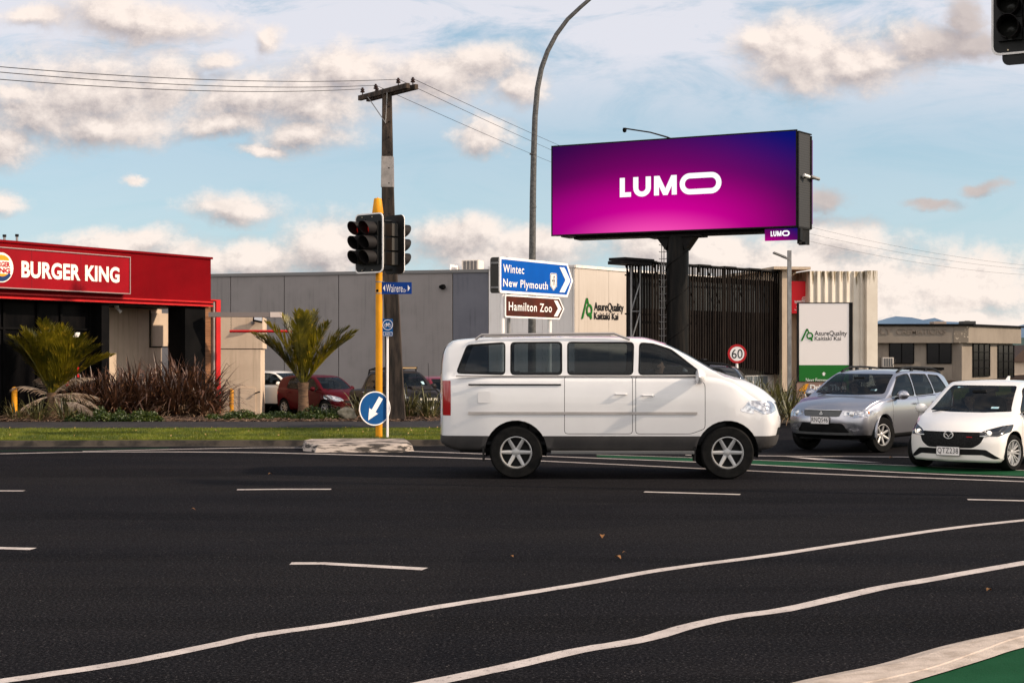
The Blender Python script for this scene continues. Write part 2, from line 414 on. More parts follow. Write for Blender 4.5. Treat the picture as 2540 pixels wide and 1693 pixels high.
pb = MB(); ribbon(pb, KERB, V1, V2, KZ+0.034, KZ+0.04); tag(pb.build('footpath', M_PATH), kind='structure')
sb = MB(); ribbon(sb, KERB, V2, V2+5.6, KZ+0.03, KZ-0.02); ribbon(sb, KERB, V2+5.6, V2+5.8, KZ-0.02, -0.37); tag(sb.build('garden_bed', M_SOIL), kind='structure')
cb = MB(); ribbon(cb, KERB, V2+5.8, V2+60, -0.37, -0.37)
tag(cb.build('car_park', mat('car_park_asphalt', (0.035,0.033,0.034), 0.85, col2=(0.06,0.056,0.055), scale=1.5, bump=0.3, bscale=50)), kind='structure')
# painted lines, traced on the ground
def smooth_pts(pts, n=6):
    out = []
    for i in range(len(pts)-1):
        p0, p1, p2, p3 = pts[max(i-1,0)], pts[i], pts[i+1], pts[min(i+2,len(pts)-1)]
        for k in range(n):
            t = k/n
            out.append(tuple(0.5*((2*p1[j])+(-p0[j]+p2[j])*t+(2*p0[j]-5*p1[j]+4*p2[j]-p3[j])*t*t+(-p0[j]+3*p1[j]-3*p2[j]+p3[j])*t**3) for j in (0,1)))
    out.append(pts[-1]); return out
def line_strip(mb, px, w, z=0.004, sm=True, jitter=0.006):
    pl = [tuple(G(x, y))[:2] for x, y in (smooth_pts(px) if sm else px)]
    A = off_poly(pl, w/2); B = off_poly(pl, -w/2); rnd = random.Random(7)
    A = [(x, y+rnd.uniform(-jitter, jitter)) for x, y in A]; B = [(x, y+rnd.uniform(-jitter, jitter)) for x, y in B]
    for i in range(len(pl)-1):
        mb.add([(A[i][0],A[i][1],z),(B[i][0],B[i][1],z),(B[i+1][0],B[i+1][1],z),(A[i+1][0],A[i+1][1],z)], [(0,1,2,3)])
def marking(name, px, w, m=None, **k):
    mb = MB(); line_strip(mb, px, w, **k); return tag(mb.build(name, m or M_PAINT), kind='structure')
marking('road_marking', [(-180,1722),(0,1690),(108,1674),(324,1641),(540,1597),(648,1574),(864,1543),(1080,1506),(1270,1476),(1432,1450),(1648,1412),(1918,1376),(2134,1343),(2350,1311),(2540,1290),(2800,1264)], 0.13)
marking('road_marking', [(820,1745),(1053,1696),(1270,1651),(1432,1614),(1594,1586),(1702,1555),(1810,1531),(1945,1512),(2080,1482),(2188,1457),(2296,1439),(2540,1396),(2900,1340)], 0.145)
for pts, w in (([(-150,1217),(60,1217)],0.13),([(588,1214),(700,1213),(821,1213)],0.13),([(1598,1219.5),(1836,1226)],0.13),([(2400,1238.5),(2700,1245)],0.13),
               ([(-200,1354),(83,1361)],0.15),([(721,1397),(800,1397),(1054,1411)],0.15)):
    marking('lane_dash', pts, w, sm=False)
marking('road_marking', [(-200,1127),(0,1125),(243,1120.5),(594,1121.5),(918,1129),(1270,1140),(1540,1152),(1810,1165),(2188,1181),(2540,1194),(2900,1208)], 0.13)
marking('road_marking', [(205,1119),(480,1113),(734,1110),(1026,1119),(1270,1128),(1810,1149),(2246,1172),(2540,1184),(2900,1200)], 0.12)
marking('road_marking', [(1700,1128),(1940,1130.5),(2246,1133),(2600,1137)], 0.12)
marking('road_marking', [(0,1118),(205,1114.5),(420,1110)], 0.10, M_GREEN)
# green cycle lane in front of the queued cars
gp = [(1480,1128),(1700,1135),(1940,1144),(2246,1155),(2540,1167),(2900,1180)]; gq = [(2900,1194),(2540,1180),(2246,1168),(1940,1154),(1700,1143),(1480,1132)]
sheet('cycle_lane', [tuple(G(x,y,0.003)) for x,y in gp+gq], M_GREEN)
marking('road_marking', [(1480,1127.5),(1700,1134.5),(1940,1143.5),(2246,1154.5),(2540,1166.5),(2900,1179.5)], 0.07, z=0.007)
# hatched splitter paint behind the queue
mb = MB()
for a in ((1945,1131,2100,1140,2190,1147,2030,1140),):
    q = [tuple(G(a[i], a[i+1], 0.005)) for i in (0,2,4,6)]; mb.add(q, [(0,1,2,3)])
tag(mb.build('road_marking', M_PAINT), kind='structure')
# raised painted kerb with green path beyond, near right corner
M_KERBW = mat('white_kerb_paint', (0.56,0.46,0.385), 0.8, col2=(0.34,0.27,0.215), scale=6, bump=0.5, bscale=60, lo=0.35, hi=0.75)
up_ = [(1700,1760),(1860,1722),(1972,1690),(2080,1667),(2188,1644),(2350,1598),(2540,1558),(2800,1510)]
mid = [(1820,1780),(1990,1742),(2110,1700),(2215,1676),(2320,1650),(2440,1608),(2540,1575),(2800,1525)]
low = [(1900,1800),(2080,1757),(2231,1700),(2290,1681),(2350,1663),(2450,1632),(2540,1604),(2800,1545)]
kz = 0.09
A = [G(x,y) for x,y in smooth_pts(up_)]; B = [G(x,y,kz) for x,y in smooth_pts(mid)]; C_ = [G(x,y,kz+0.003) for x,y in smooth_pts(low)]
mb = MB()
for i in range(len(A)-1):
    m1, m2 = A[i].lerp(B[i],0.45)+Vector((0,0,0.022)), A[i+1].lerp(B[i+1],0.45)+Vector((0,0,0.022))
    mb.quad(A[i],m1,m2,A[i+1]); mb.quad(m1,B[i],B[i+1],m2)
    g0, g1 = B[i].lerp(C_[i],0.06)-Vector((0,0,0.005)), B[i+1].lerp(C_[i+1],0.06)-Vector((0,0,0.005))
    mb.quad(B[i],g0,g1,B[i+1]); mb.quad(g0,C_[i],C_[i+1],g1)
tag(mb.build('kerb_near', M_KERBW), kind='structure'); bpy.data.objects['kerb_near'].name = 'kerb'
sheet('cycle_path', [tuple(v-Vector((0,0,0.006))) for v in C_]+[(14,6,kz),(14,-6,kz),(-1,-6,kz)], M_GREEN)
# distant hills
def hills(name, y, prof, m):
    mb = MB(); n = len(prof)
    for i in range(n-1):
        (a, za), (b, zb) = prof[i], prof[i+1]
        mb.quad((X(a,y),y,-30),(X(b,y),y,-30),(X(b,y),y,Z(zb,y)),(X(a,y),y,Z(za,y)))
        mb.quad((X(a,y),y,Z(za,y)),(X(b,y),y,Z(zb,y)),(X(b,y),y+900,-30),(X(a,y),y+900,-30))
    return tag(mb.build(name, m), kind='structure')
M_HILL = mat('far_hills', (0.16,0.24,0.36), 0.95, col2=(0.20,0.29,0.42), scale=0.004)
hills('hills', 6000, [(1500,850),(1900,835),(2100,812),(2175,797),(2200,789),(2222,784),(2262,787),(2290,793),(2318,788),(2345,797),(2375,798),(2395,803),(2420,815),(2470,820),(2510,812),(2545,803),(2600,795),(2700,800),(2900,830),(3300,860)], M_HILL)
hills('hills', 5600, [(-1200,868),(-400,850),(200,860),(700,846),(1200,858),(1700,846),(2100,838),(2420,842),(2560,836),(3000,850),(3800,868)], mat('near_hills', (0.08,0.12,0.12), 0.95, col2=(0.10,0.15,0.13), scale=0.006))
# median island at the signal
isl_top = [(752,1089),(772,1086),(1005,1086),(1022,1097),(1000,1101),(780,1104),(758,1100)]
mb = MB(); zt = 0.15
T_ = [G(x,y,zt) for x,y in [(756,1091),(775,1087.5),(900,1086.5),(1003,1087),(1018,1098),(990,1101),(900,1101.5),(790,1101.5),(762,1098)]]
cen = sum(T_, Vector())/len(T_)
B_ = [cen + (p-cen)*1.07 for p in T_]; B_ = [Vector((p.x, p.y+(-0.10 if p.y < cen.y else 0.1), 0.0)) for p in B_]
n = len(T_); Mi = [T_[i].lerp(B_[i],0.35)-Vector((0,0,-0.03)) for i in range(n)]
mb.add([tuple(p) for p in T_], [tuple(range(n))])
for i in range(n):
    j = (i+1) % n; mb.quad(T_[i],Mi[i],Mi[j],T_[j]); mb.quad(Mi[i],B_[i],B_[j],Mi[j])
tag(mb.build('traffic_island', mat('island_paint', (0.42,0.35,0.30), 0.85, col2=(0.045,0.038,0.033), scale=5, stretch=(0.5,1,3), bump=0.6, bscale=30, lo=0.44, hi=0.60)),
    'low white painted concrete kerb island under the yellow signal pole', 'traffic island')
# fallen leaves and grit
M_LEAF = mat('dry_leaf', (0.19,0.08,0.03), 0.8, col2=(0.25,0.15,0.06), scale=8)
LV = [(1494,1335,1,'curled orange leaf lying alone on the road in front of the white van'),(1549,1374,0.55,'small pale leaf just above the two leaves in mid road'),
      (1533,1387,0.9,'flat brown leaf below the small pale leaf in mid road'),(2453,1468,0.7,'brown leaf between the two long white lines at right'),
      (670,1178,0.8,'yellow leaf above the middle lane dash left of the van'),(2210,1137,0.9,'yellow leaf on the road beside the silver car tyre'),
      (478,1267,0.8,'brown leaf left of centre below the middle lane dash'),(1270,1383,0.5,'tiny pale leaf in mid road right of the near dash')]
rnd = random.Random(3)
for i, (px, py, s, lb) in enumerate(LV):
    mb = MB(); L = 0.085*s; nseg = 6; a0 = rnd.uniform(0, 6.28)
    for k in range(nseg):
        t0, t1 = k/nseg, (k+1)/nseg
        def pt(t, sd): 
            w = 0.33*L*math.sin(math.pi*min(max(t,0.02),0.98))**0.8
            return Vector((L*(t-0.5), sd*w, 0.012+0.03*s*math.sin(3*t)+0.22*w*abs(sd)))
        mb.quad(pt(t0,-1),pt(t0,0),pt(t1,0),pt(t1,-1)); mb.quad(pt(t0,0),pt(t0,1),pt(t1,1),pt(t1,0))
    g = G(px, py); o = mb.build('fallen_leaf', M_LEAF, loc=(g.x, g.y, 0.0), rot=(0,0,a0), smooth=True)
    tag(o, lb, 'leaf', 'fallen leaves on the road')
# ================================================================ BUILDINGS
M_RED = mat('red_cladding', (0.175,0.0006,0.0035), 0.65, spec=0.05, col2=(0.145,0.0006,0.003), scale=0.7, streak=(0.155,0.004,0.005), bump=0.08, bscale=6)
M_REDS = mat('red_sign_face', (0.29,0.001,0.007), 0.45, spec=0.12, col2=(0.24,0.001,0.006), scale=0.9)
M_REDB = mat('bright_red_paint', (0.55,0.018,0.018), 0.4, col2=(0.45,0.015,0.015), scale=2)
M_BLK = mat('black_panel', (0.0028,0.0028,0.003), 0.7, spec=0.05, col2=(0.0055,0.005,0.005), scale=2)
M_CREAM = mat('cream_plaster', (0.62,0.485,0.36), 0.9, col2=(0.55,0.425,0.315), scale=0.9, streak=(0.30,0.22,0.15), bump=0.15, bscale=12)
M_CREAM2 = mat('pale_panel', (0.86,0.80,0.755), 0.9, col2=(0.80,0.745,0.70), scale=0.5, streak=(0.45,0.38,0.31))
M_GREYW = mat('grey_precast', (0.270,0.243,0.232), 0.9, spec=0.1, col2=(0.245,0.220,0.210), scale=0.6, streak=(0.17,0.155,0.148), bump=0.1, bscale=8)
M_GREYB = mat('blue_grey_precast', (0.165,0.163,0.185), 0.9, spec=0.1, col2=(0.145,0.144,0.165), scale=0.6, streak=(0.08,0.08,0.09))
M_JOINT = mat('joint_dark', (0.02,0.02,0.02), 0.9)  # plain dark tone for joints, gaps and wall backing
M_GLASSD = mat('dark_window_glass', (0.004,0.004,0.005), 0.10, col2=(0.009,0.008,0.009), scale=0.8, spec=0.12)
M_ALU = mat('aluminium', (0.42,0.38,0.36), 0.4, metal=0.5, col2=(0.36,0.33,0.31), scale=3)
M_GALV = mat('galvanised_steel', (0.30,0.29,0.28), 0.5, metal=0.5, col2=(0.20,0.19,0.19), scale=6, stretch=(1,1,0.4))
M_WHITE = mat('white_paint', (0.84,0.80,0.77), 0.5, col2=(0.78,0.74,0.71), scale=3)
M_DKST = mat('dark_steel', (0.005,0.0047,0.0047), 0.6, spec=0.12, col2=(0.011,0.0095,0.009), scale=4)
M_WOOD = mat('timber_slats', (0.26,0.12,0.055), 0.55, col2=(0.13,0.055,0.025), scale=3, stretch=(0.4,0.4,9))
M_CREAMT = mat('cream_letters', (0.92,0.83,0.72), 0.5)
M_BLUEL = mat('logo_blue', (0.012,0.035,0.12), 0.4); M_ORNG = mat('logo_orange', (0.75,0.30,0.015), 0.4); M_REDL = mat('logo_red', (0.40,0.008,0.015), 0.4)
M_CHAIN = mat('chain_steel', (0.12,0.11,0.10), 0.6, metal=0.6)
GZ = -0.4
# ---- restaurant on the left
bk = Plane(523, 47, 0.59, 1.0)
rb = bk.thing('restaurant_building', 'red fascia burger restaurant with black pillars and dark glazing at left', 'restaurant', z=0)
tL = bk.T(-260); zt = bk.at(523,643)[1]; zb = bk.at(523,759)[1]
mb = MB(); mb.box(tL,0,0,14,zb,zt); fas = mb.build('fascia', M_RED, rb)
mb = MB(); mb.box(tL-0.03,0.05,-0.05,0.20,zt,zt+0.07); mb.build('fascia_capping', M_RED, rb)
mb = MB()
for z0, h, y in ((zb-0.02,0.05,-0.05),(zb+0.10,0.05,-0.05)): mb.box(tL,0.06,y,0.02,z0,z0+h)
mb.build('fascia_rail', M_REDB, rb)
mb = MB(); mb.box(tL,0.0,0.1,13.9,zb-0.06,zb-0.021); mb.build('soffit', M_BLK, rb)
for a, b in ((258,277),(465,515)):
    mb = MB(); mb.box(bk.T(a), bk.T(b), 0.1, 0.85, GZ, zb-0.06); mb.build('pillar', M_BLK, rb)
rec = bk.back(2.4)       # recessed shopfront
mb = MB(); t0, t1 = bk.T(277)-0.2, 0.2
mb.box(t0, t1, 2.4, 2.6, GZ, zb-0.06); mb.build('side_wall', M_CREAM, rb)
mb = MB(); a, z0 = rec.at(373,858); b = rec.T(465)+0.5
mb.box(a, b, 2.33, 2.4, z0, zb-0.2); mb.build('wall_panel', M_CREAM, rb)
mb = MB(); mb.box(a-0.05, a-0.01, 2.37, 2.41, z0-0.04, zb-0.1); mb.box(a-0.05, b, 2.37, 2.41, z0-0.05, z0-0.01); mb.build('wall_joint', M_JOINT, rb)
# glazing
gl = bk.back(0.6)
mb = MB(); mb.box(tL, bk.T(258), 0.62, 0.66, GZ+0.05, zb-0.06); gz_ = mb.build('shopfront_glass', mat('shop_glass', (0.003,0.003,0.0035), 0.25, spec=0.02, col2=(0.009,0.008,0.008), scale=0.9, stretch=(2,2,0.4)), rb)
mb = MB()
for p in (8,92,150,222): mb.box(gl.T(p)-0.04, gl.T(p)+0.04, 0.55, 0.70, GZ, zb-0.06)
zz = gl.at(100,815)[1]; mb.box(tL, gl.T(222), 0.56, 0.69, zz-0.03, zz+0.03)
mb.build('mullion', M_BLK, rb)
mb = MB(); mb.box(tL, gl.T(254), 0.70, 5.5, GZ, GZ+0.05); mb.box(tL, gl.T(254), 5.5, 5.6, GZ, zb-0.1); mb.build('interior_floor', mat('interior_dark', (0.05,0.035,0.03), 0.7, col2=(0.02,0.015,0.014), scale=1.2), rb)
for pa, pb in ((185,189),(197,207)):
    q = bk.back(0.5); ta, z0 = q.at(pa,962); z1 = q.at(pa,927)[1]; tb = q.T(pb)
    mb = MB(); mb.tube([(ta,0.55,z0),(ta,0.46,z0+0.03),(ta,0.46,z1-0.03),(ta,0.55,z1)], 0.018); mb.build('door_handle', M_ALU, rb)
def decal(pl, y, pxa, pya, pxb, pyb, m, name, parent, th=0.006):
    q = pl.back(y); a, z1 = q.at(pxa,pya); b, z0 = q.at(pxb,pyb)
    mb = MB(); mb.box(a, b, y-th, y, z0, z1); return mb.build(name, m, parent)
decal(bk,0.61,181,824,198,836,M_WHITE,'window_notice',rb); decal(bk,0.61,163,946,170,956,M_REDB,'window_sticker',rb)
decal(bk,0.61,191,910,196,935,M_REDB,'window_sticker',rb)
# cctv camera under the soffit
q = bk.back(0.9); a, z1 = q.at(289,772)
mb = MB(); mb.box(a-0.05,a+0.05,0.85,0.95,zb-0.12,zb-0.06); mb.tube([(a,0.9,zb-0.12),(a+0.02,0.74,zb-0.26)],0.05,10); mb.build('security_camera', M_WHITE, rb)
# timber slat column with red frame, drive-through wall behind
dt = bk.back(0.5)
a0, a1, a2, a3 = 0.0, bk.T(541), bk.T(545), bk.T(556); zc = bk.at(541,746)[1]
mb = MB(); mb.box(bk.T(515)+0.005, a1, 0.3, 0.9, GZ, zc); mb.build('timber_panel', M_WOOD, rb)
mb = MB(); mb.box(a1+0.004, a2, 0.2, 0.95, GZ, zc-0.03); mb.build('panel_trim', M_ALU, rb)
mb = MB(); mb.box(a2+0.004, a3, 0.15, 1.0, GZ, zc+0.05); mb.box(0.01, a2, 0.15, 1.0, zc+0.004, zc+0.05); mb.build('red_frame', M_REDB, rb)
fw = Plane(556, 52, 1.0, 0.12)        # cream drive-through block, more frontal
fb_ = fw.thing('drive_through_block', 'plain cream block with ledge line and floodlight right of the red frame', 'wall', z=0)
z1 = fw.at(600,786)[1]; zl = fw.at(600,864)[1]; tr = fw.T(651); tr2 = fw.T(646)
mb = MB(); mb.box(-1.2, tr, 0.0, 3.0, zl, z1); mb.build('upper_wall', M_CREAM, fb_)
mb = MB(); mb.box(-1.2, tr2, 0.02, 3.0, GZ, zl-0.03); mb.build('lower_wall', M_CREAM, fb_)
mb = MB(); mb.box(-1.2, tr2+0.01, 0.05, 2.9, zl-0.03, zl); mb.build('ledge_joint', M_JOINT, fb_)
mb = MB(); t_, z_ = fw.at(596,960); mb.box(t_-0.0, t_+0.55, -0.015, 0.02, z_-0.9, z_-0.02); mb.build('access_panel', M_CREAM, fb_)
mb = MB(); t_, z_ = fw.at(640,974); mb.tube([(t_-0.08,-0.02,z_),(t_-0.08,-0.12,z_),(t_+0.08,-0.14,z_+0.05)],0.025,8); mb.build('hose_tap', M_DKST, fb_)
# canopy beam with hanging red height bar
bm_ = Plane(517, 46.3, 1.0, 0.10)
beam = bm_.thing('clearance_beam', 'grey canopy beam reaching out of the timber panel over the drive-through', 'beam', z=0)
t1_, zA = bm_.at(697,774); zB = bm_.at(697,786)[1]; tc_ = bm_.T(670)
mb = MB(); mb.box(0, tc_, 0, 0.45, zB, zA+0.0); mb.build('beam', mat('beam_grey', (0.20,0.17,0.16), 0.5), beam)
mb = MB(); mb.box(tc_+0.003, t1_, -0.01, 0.46, zB-0.005, zA+0.005); mb.build('end_cap', mat('beam_cap', (0.62,0.52,0.47), 0.5), beam)
hb = bm_.thing('height_bar', 'thin red clearance bar hanging on chains below the grey canopy beam', 'height bar', z=0)
ta, z0 = bm_.at(568,824); z1 = bm_.at(568,818)[1]; tb = bm_.T(722)
mb = MB(); mb.tube([(ta,0.2,(z0+z1)/2),(tb,0.2,(z0+z1)/2)],0.045,12); mb.build('bar', M_REDB, hb, smooth=True)
for p in (572,681,714):
    t = bm_.T(p); n = 9; zt_ = zB if p < 700 else zB
    mb = MB()
    if p > 700: continue
    for k in range(n):
        za = z1 + (zt_-z1)*k/n; zb2 = z1 + (zt_-z1)*(k+0.9)/n
        dx, dy = (0.018,0) if k % 2 else (0,0.018)
        mb.tube([(t-dx,0.2-dy,za),(t-dx,0.2-dy,zb2)],0.006,5); mb.tube([(t+dx,0.2+dy,za),(t+dx,0.2+dy,zb2)],0.006,5)
    mb.build('chain', M_CHAIN, hb)
def floodlight(pl, px, py, lb):
    t, z = pl.at(px, py); o = pl.o + pl.e*t; 
    f = thing('floodlight', lb, 'floodlight', (o.x, o.y, z), pl.rz, 'security floodlights on the cream walls')
    f.location = f.location
    mb = MB(); M = Matrix.Translation((0.03,-0.22,0.02)) @ Matrix.Rotation(R(-35),4,'X') @ Matrix.Rotation(R(20),4,'Z')
    mb.box(-0.17,0.17,-0.05,0.05,-0.11,0.11,M); h = mb.build('housing', M_BLK, f, bevel=0.015)
    mb = MB(); mb.box(-0.145,0.145,-0.056,-0.051,-0.09,0.09,M); mb.build('lens', mat('flood_lens', (0.35,0.35,0.36), 0.15, metal=0.6), f)
    mb = MB(); mb.tube([(-0.16,0,-0.1),(-0.16,-0.14,-0.12),(-0.1,-0.2,-0.02)],0.015,6); mb.lathe([(0.0,0),(0.07,0),(0.07,0.03),(0.0,0.03)],Matrix.Translation((-0.16,0,-0.1)) @ Matrix.Rotation(R(90),4,'X'),12); mb.build('bracket', M_GALV, f)
floodlight(bk.back(2.33), 452, 783, 'black floodlight on the recessed cream wall between the black pillars')
floodlight(fw, 638, 793, 'black floodlight at the top corner of the cream drive-through block')
# vents on the roof
for px, h, lb in ((11,586,'thin metal flue on the red roof, nearest the left edge'),(42,585,'thin metal flue on the red roof, second from the left edge')):
    q = bk.back(1.2); t, z1 = q.at(px,h); o = q.o+q.e*t
    f = thing('roof_flue', lb, 'flue', (o.x,o.y,zt), 0, 'flues on the red roof')
    mb = MB(); mb.tube([(0,0,-0.05),(0,0,z1-zt)],0.035,10); mb.build('pipe', M_GALV, f)
    mb = MB(); mb.tube([(0,0,z1-zt-0.02),(0,0,z1-zt+0.05)],0.055,10); mb.build('cap', M_DKST, f)
# restaurant sign
sg = bk.thing('restaurant_sign', 'long red sign box with cream lettering and round badge on the fascia', 'sign', z=0)
sf = bk.back(-0.30); tR, zs1 = sf.at(322,639); zs0 = sf.at(322,727)[1]; tl = sf.T(-230)
mb = MB(); mb.box(tl, tR, -0.28, -0.004, zs0, zs1); mb.build('sign_box', M_REDS, sg)
mb = MB(); fr_ = 0.035
mb.box(tl,tR+0.012,-0.31,-0.02,zs1+0.001,zs1+0.03); mb.box(tl,tR+0.012,-0.31,-0.02,zs0-0.03,zs0-0.001); mb.box(tR+0.001,tR+0.03,-0.31,-0.02,zs0-0.03,zs1+0.03)
mb.build('sign_frame', mat('sign_trim', (0.45,0.30,0.28), 0.35, metal=0.6), sg)
mb = MB()
for p in (80,202): t = sf.T(p); mb.box(t-0.008,t+0.008,-0.284,-0.28,zs0+0.01,zs1-0.01)
mb.build('panel_seam', mat('seam_red', (0.18,0.004,0.01), 0.5), sg)
mb = MB()
a, z1 = sf.at(54,646); b, z0 = sf.at(200,695); z0b = sf.at(54,688)[1]
add_text(mb,'BURGER',a,b,z0b-0.0,z1,-0.29,bold=0.036,spacing=1.04,thick=0.010)
a2_ = sf.T(212); b2_ = sf.T(297); add_text(mb,'KING',a2_,b2_,z0b,z1,-0.29,bold=0.036,spacing=1.05,thick=0.010)
mb.build('lettering', M_CREAMT, sg)
cx_, cz_ = sf.at(3,663); r_ = 0.415
def half(cx,cz,rx,rz,up,n=14):
    pts = [(cx+rx*math.cos(math.pi*k/n), cz+(rz*math.sin(math.pi*k/n) if up else -rz*math.sin(math.pi*k/n))) for k in range(n+1)]
    return pts
mb = MB(); mb.prism(circle(cx_,cz_,r_,40),-0.300,-0.281); bd = mb.build('badge', M_CREAMT, sg)
mb = MB()
cres = [(cx_+0.93*r_*math.cos(R(a)), cz_+0.93*r_*math.sin(R(a))) for a in range(-200,-24,8)] + [(cx_+0.02+0.74*r_*math.cos(R(a)), cz_+0.06+0.74*r_*math.sin(R(a))) for a in range(-36,-196,-8)]
for i in range(0,20): mb.add([(cres[i][0],-0.305,cres[i][1]),(cres[i+1][0],-0.305,cres[i+1][1]),(cres[-2-i][0],-0.305,cres[-2-i][1]),(cres[-1-i][0],-0.305,cres[-1-i][1])],[(0,1,2,3)])
mb.build('badge_swoosh', M_BLUEL, bd)
mb = MB(); mb.prism(half(cx_,cz_+0.20,0.27,0.15,True),-0.304,-0.301); mb.prism(half(cx_,cz_-0.17,0.26,0.13,False),-0.304,-0.301); mb.build('badge_bun', M_ORNG, bd)
mb = MB(); add_text(mb,'BURGER',cx_-0.30,cx_+0.30,cz_+0.015,cz_+0.165,-0.306,bold=0.04); add_text(mb,'KING',cx_-0.31,cx_+0.31,cz_-0.15,cz_-0.01,-0.306,bold=0.05); mb.build('badge_lettering', M_REDL, bd)
# yellow bollards
M_YEL = mat('yellow_paint', (0.74,0.31,0.008), 0.5, col2=(0.64,0.255,0.008), scale=4, streak=(0.30,0.16,0.02))
for px, py0, py1, d, lb in ((36,1032,959,39.7,'yellow bollard at the left edge beside the drooping palm'),(574,1022,964,47,'yellow bollard in front of the cream drive-through block')):
    z0 = -0.35 if d > 42 else 0.1; z1 = Z(py1,d)
    b = thing('bollard', lb, 'bollard', (X(px,d),d,z0), 0, 'yellow bollards by the restaurant')
    mb = MB(); r = 0.075; h = z1-z0; mb.lathe([(0,0),(r,0),(r,h-0.05),(r*0.85,h-0.015),(r*0.45,h),(0,h)],None,20); mb.build('post', M_YEL, b, smooth=True)
    mb = MB(); mb.lathe([(0.14,0),(0.14,0.02),(r,0.03)],None,20); mb.build('base_plate', M_YEL, b)
# ---- long grey warehouse
gw = Plane(1212, 68, 1.0, -0.30)
lx = gw.T(480); wz = gw.at(1212,672.5)[1]
wh = gw.thing('warehouse', 'long plain grey concrete warehouse behind the car park', 'building', z=0)
joints = [-200,120,380,572,705,840,1123,1212]
mb = MB(); mb.box(gw.T(-400),0,0.06,22,GZ,wz-0.05); mb.build('wall_backing', M_JOINT, wh)
ed = [gw.T(p) for p in joints]
for i in range(len(ed)-1):
    mb = MB(); mb.box(ed[i]+0.02, ed[i+1]-0.02, 0.0, 0.06, GZ, wz-0.05)
    mb.build('wall_panel', M_GREYB if i == len(ed)-2 else M_GREYW, wh)
mb = MB(); mb.box(gw.T(-400),0.0,-0.06,22,wz-0.05,wz+0.10); mb.build('parapet_cap', mat('cap_grey', (0.19,0.18,0.175), 0.5), wh)
mb = MB(); t, z = gw.at(1100,711); mb.tube([(t,0.0,z),(t,-0.22,z-0.02)],0.12,12); mb.tube([(t-0.15,-0.1,z),(t+0.12,-0.22,z-0.05)],0.07,8); mb.build('wall_lamp', M_BLK, wh)
mb = MB(); t = gw.T(1123); 
mb.box(gw.T(985)-0.01, gw.T(985)+0.01,-0.004,0.0,GZ,wz-0.06); mb.build('panel_line', M_JOINT, wh)
# roof top units
q = gw.back(5.0)
def acunit(pl, px0, px1, py0, py1, depth, lb, yaw_panel=True):
    a, z1 = pl.at(px0,py0); b, z0 = pl.at(px1,py1); o = pl.o+pl.e*a
    u = thing('air_conditioner', lb, 'air conditioner', (o.x,o.y,z0), pl.rz, 'air conditioning units on roofs and walls')
    w, h = b-a, z1-z0
    mb = MB(); mb.box(0,w,0,depth,0,h); mb.build('casing', mat('ac_casing', (0.62,0.55,0.48), 0.6), u, bevel=0.02)
    mb = MB(); nx = 4; 
    for k in range(nx): mb.box(w*0.08+k*w*0.84/nx+0.02, w*0.08+(k+1)*w*0.84/nx-0.03,-0.012,-0.002,h*0.08,h*0.92)
    g = mb.build('grille', mat('ac_grille', (0.03,0.035,0.05), 0.5), u)
    mb = MB()
    for k in range(12): z = h*0.08+k*h*0.84/12; mb.box(w*0.08,w*0.92,-0.018,-0.013,z,z+0.012)
    mb.build('louvre', mat('ac_louvre', (0.35,0.32,0.28), 0.6), u)
    return u
acunit(q,1145,1187,645,674,0.9,'boxy air conditioner on the grey warehouse roof left of the blue sign')
a, z1 = q.at(1078,669); b, _ = q.at(1140,669); o = q.o+q.e*a; w_ = b-a; zz_ = z1-0.15
rv = thing('roof_vent', 'low cream roof vent with shallow pitched cap on the grey warehouse', 'roof vent', (o.x,o.y,wz), q.rz)
mb = MB(); mb.box(0,w_*0.45,0,1,0.0,z1-wz); mb.build('duct', M_CREAM2, rv)
mb = MB(); x0,x1 = w_*0.38,w_; zh = q.at(1110,661)[1]-wz; mb.prism([(x0,0),(x1,0),(x1,0.1),(x1-0.5,zh*0.55),((x0+x1)/2,zh+0.1),(x0+0.4,zh*0.55),(x0,0.1)],-0.2,1.0); mb.build('cap', M_CREAM2, rv)
# ---- pale office building with the logo
ob = gw.back(0)
oA = Plane(1212, 67.9, 1.0, -0.30); w1 = oA.T(1425)
pA = Vector((oA.o.x, oA.o.y)); pB = pA + oA.e*w1
office = thing('office_building', 'pale panelled office building with green and black company logo', 'building', (pA.x,pA.y,0), oA.rz)
zo = oA.at(1300,666)[1]
mb = MB()
pj = [oA.T(p) for p in (1212,1270,1345,1420,1425)]
for i in range(len(pj)-1): mb.box(pj[i]+0.008,pj[i+1]-0.008,0,0.12,GZ,zo)
mb.box(0,pj[-1],0.12,0.3,GZ,zo-0.02); mb.build('front_wall', M_CREAM2, office)
mb = MB(); mb.box(-0.03,w1+0.02,-0.05,0.35,zo,zo+0.12); mb.build('parapet_cap', M_CREAM2, office)
# the second face, turning away
oB = Plane(1425, 1, 0.62, 0.80); k_ = pB.y; oB.o = Vector((pB.x,pB.y))
side = oB
offs = thing('office_wing', 'angled pale wing carrying the green peak logo beside the slatted screen', 'building', (pB.x,pB.y,0), oB.rz)
w2 = side.T(1566)
mb = MB(); pj = [side.T(p) for p in (1426,1436,1510,1566)]
for i in range(len(pj)-1): mb.box(pj[i]+0.01,pj[i+1]-0.01,0,0.12,GZ,zo)
mb.box(0.01,w2,0.13,14,GZ,zo-0.02); mb.build('wall', mat('wing_panel', (0.60,0.535,0.475), 0.9, spec=0.1, col2=(0.56,0.495,0.435), scale=0.5, streak=(0.42,0.36,0.30)), offs)
mb = MB(); mb.box(0.03,w2+9,-0.05,14,zo+0.002,zo+0.14); mb.build('parapet_cap', M_CREAM2, offs)
M_LGREEN = mat('logo_green', (0.012,0.16,0.018), 0.5); M_INK = mat('black_letters', (0.012,0.012,0.014), 0.5)
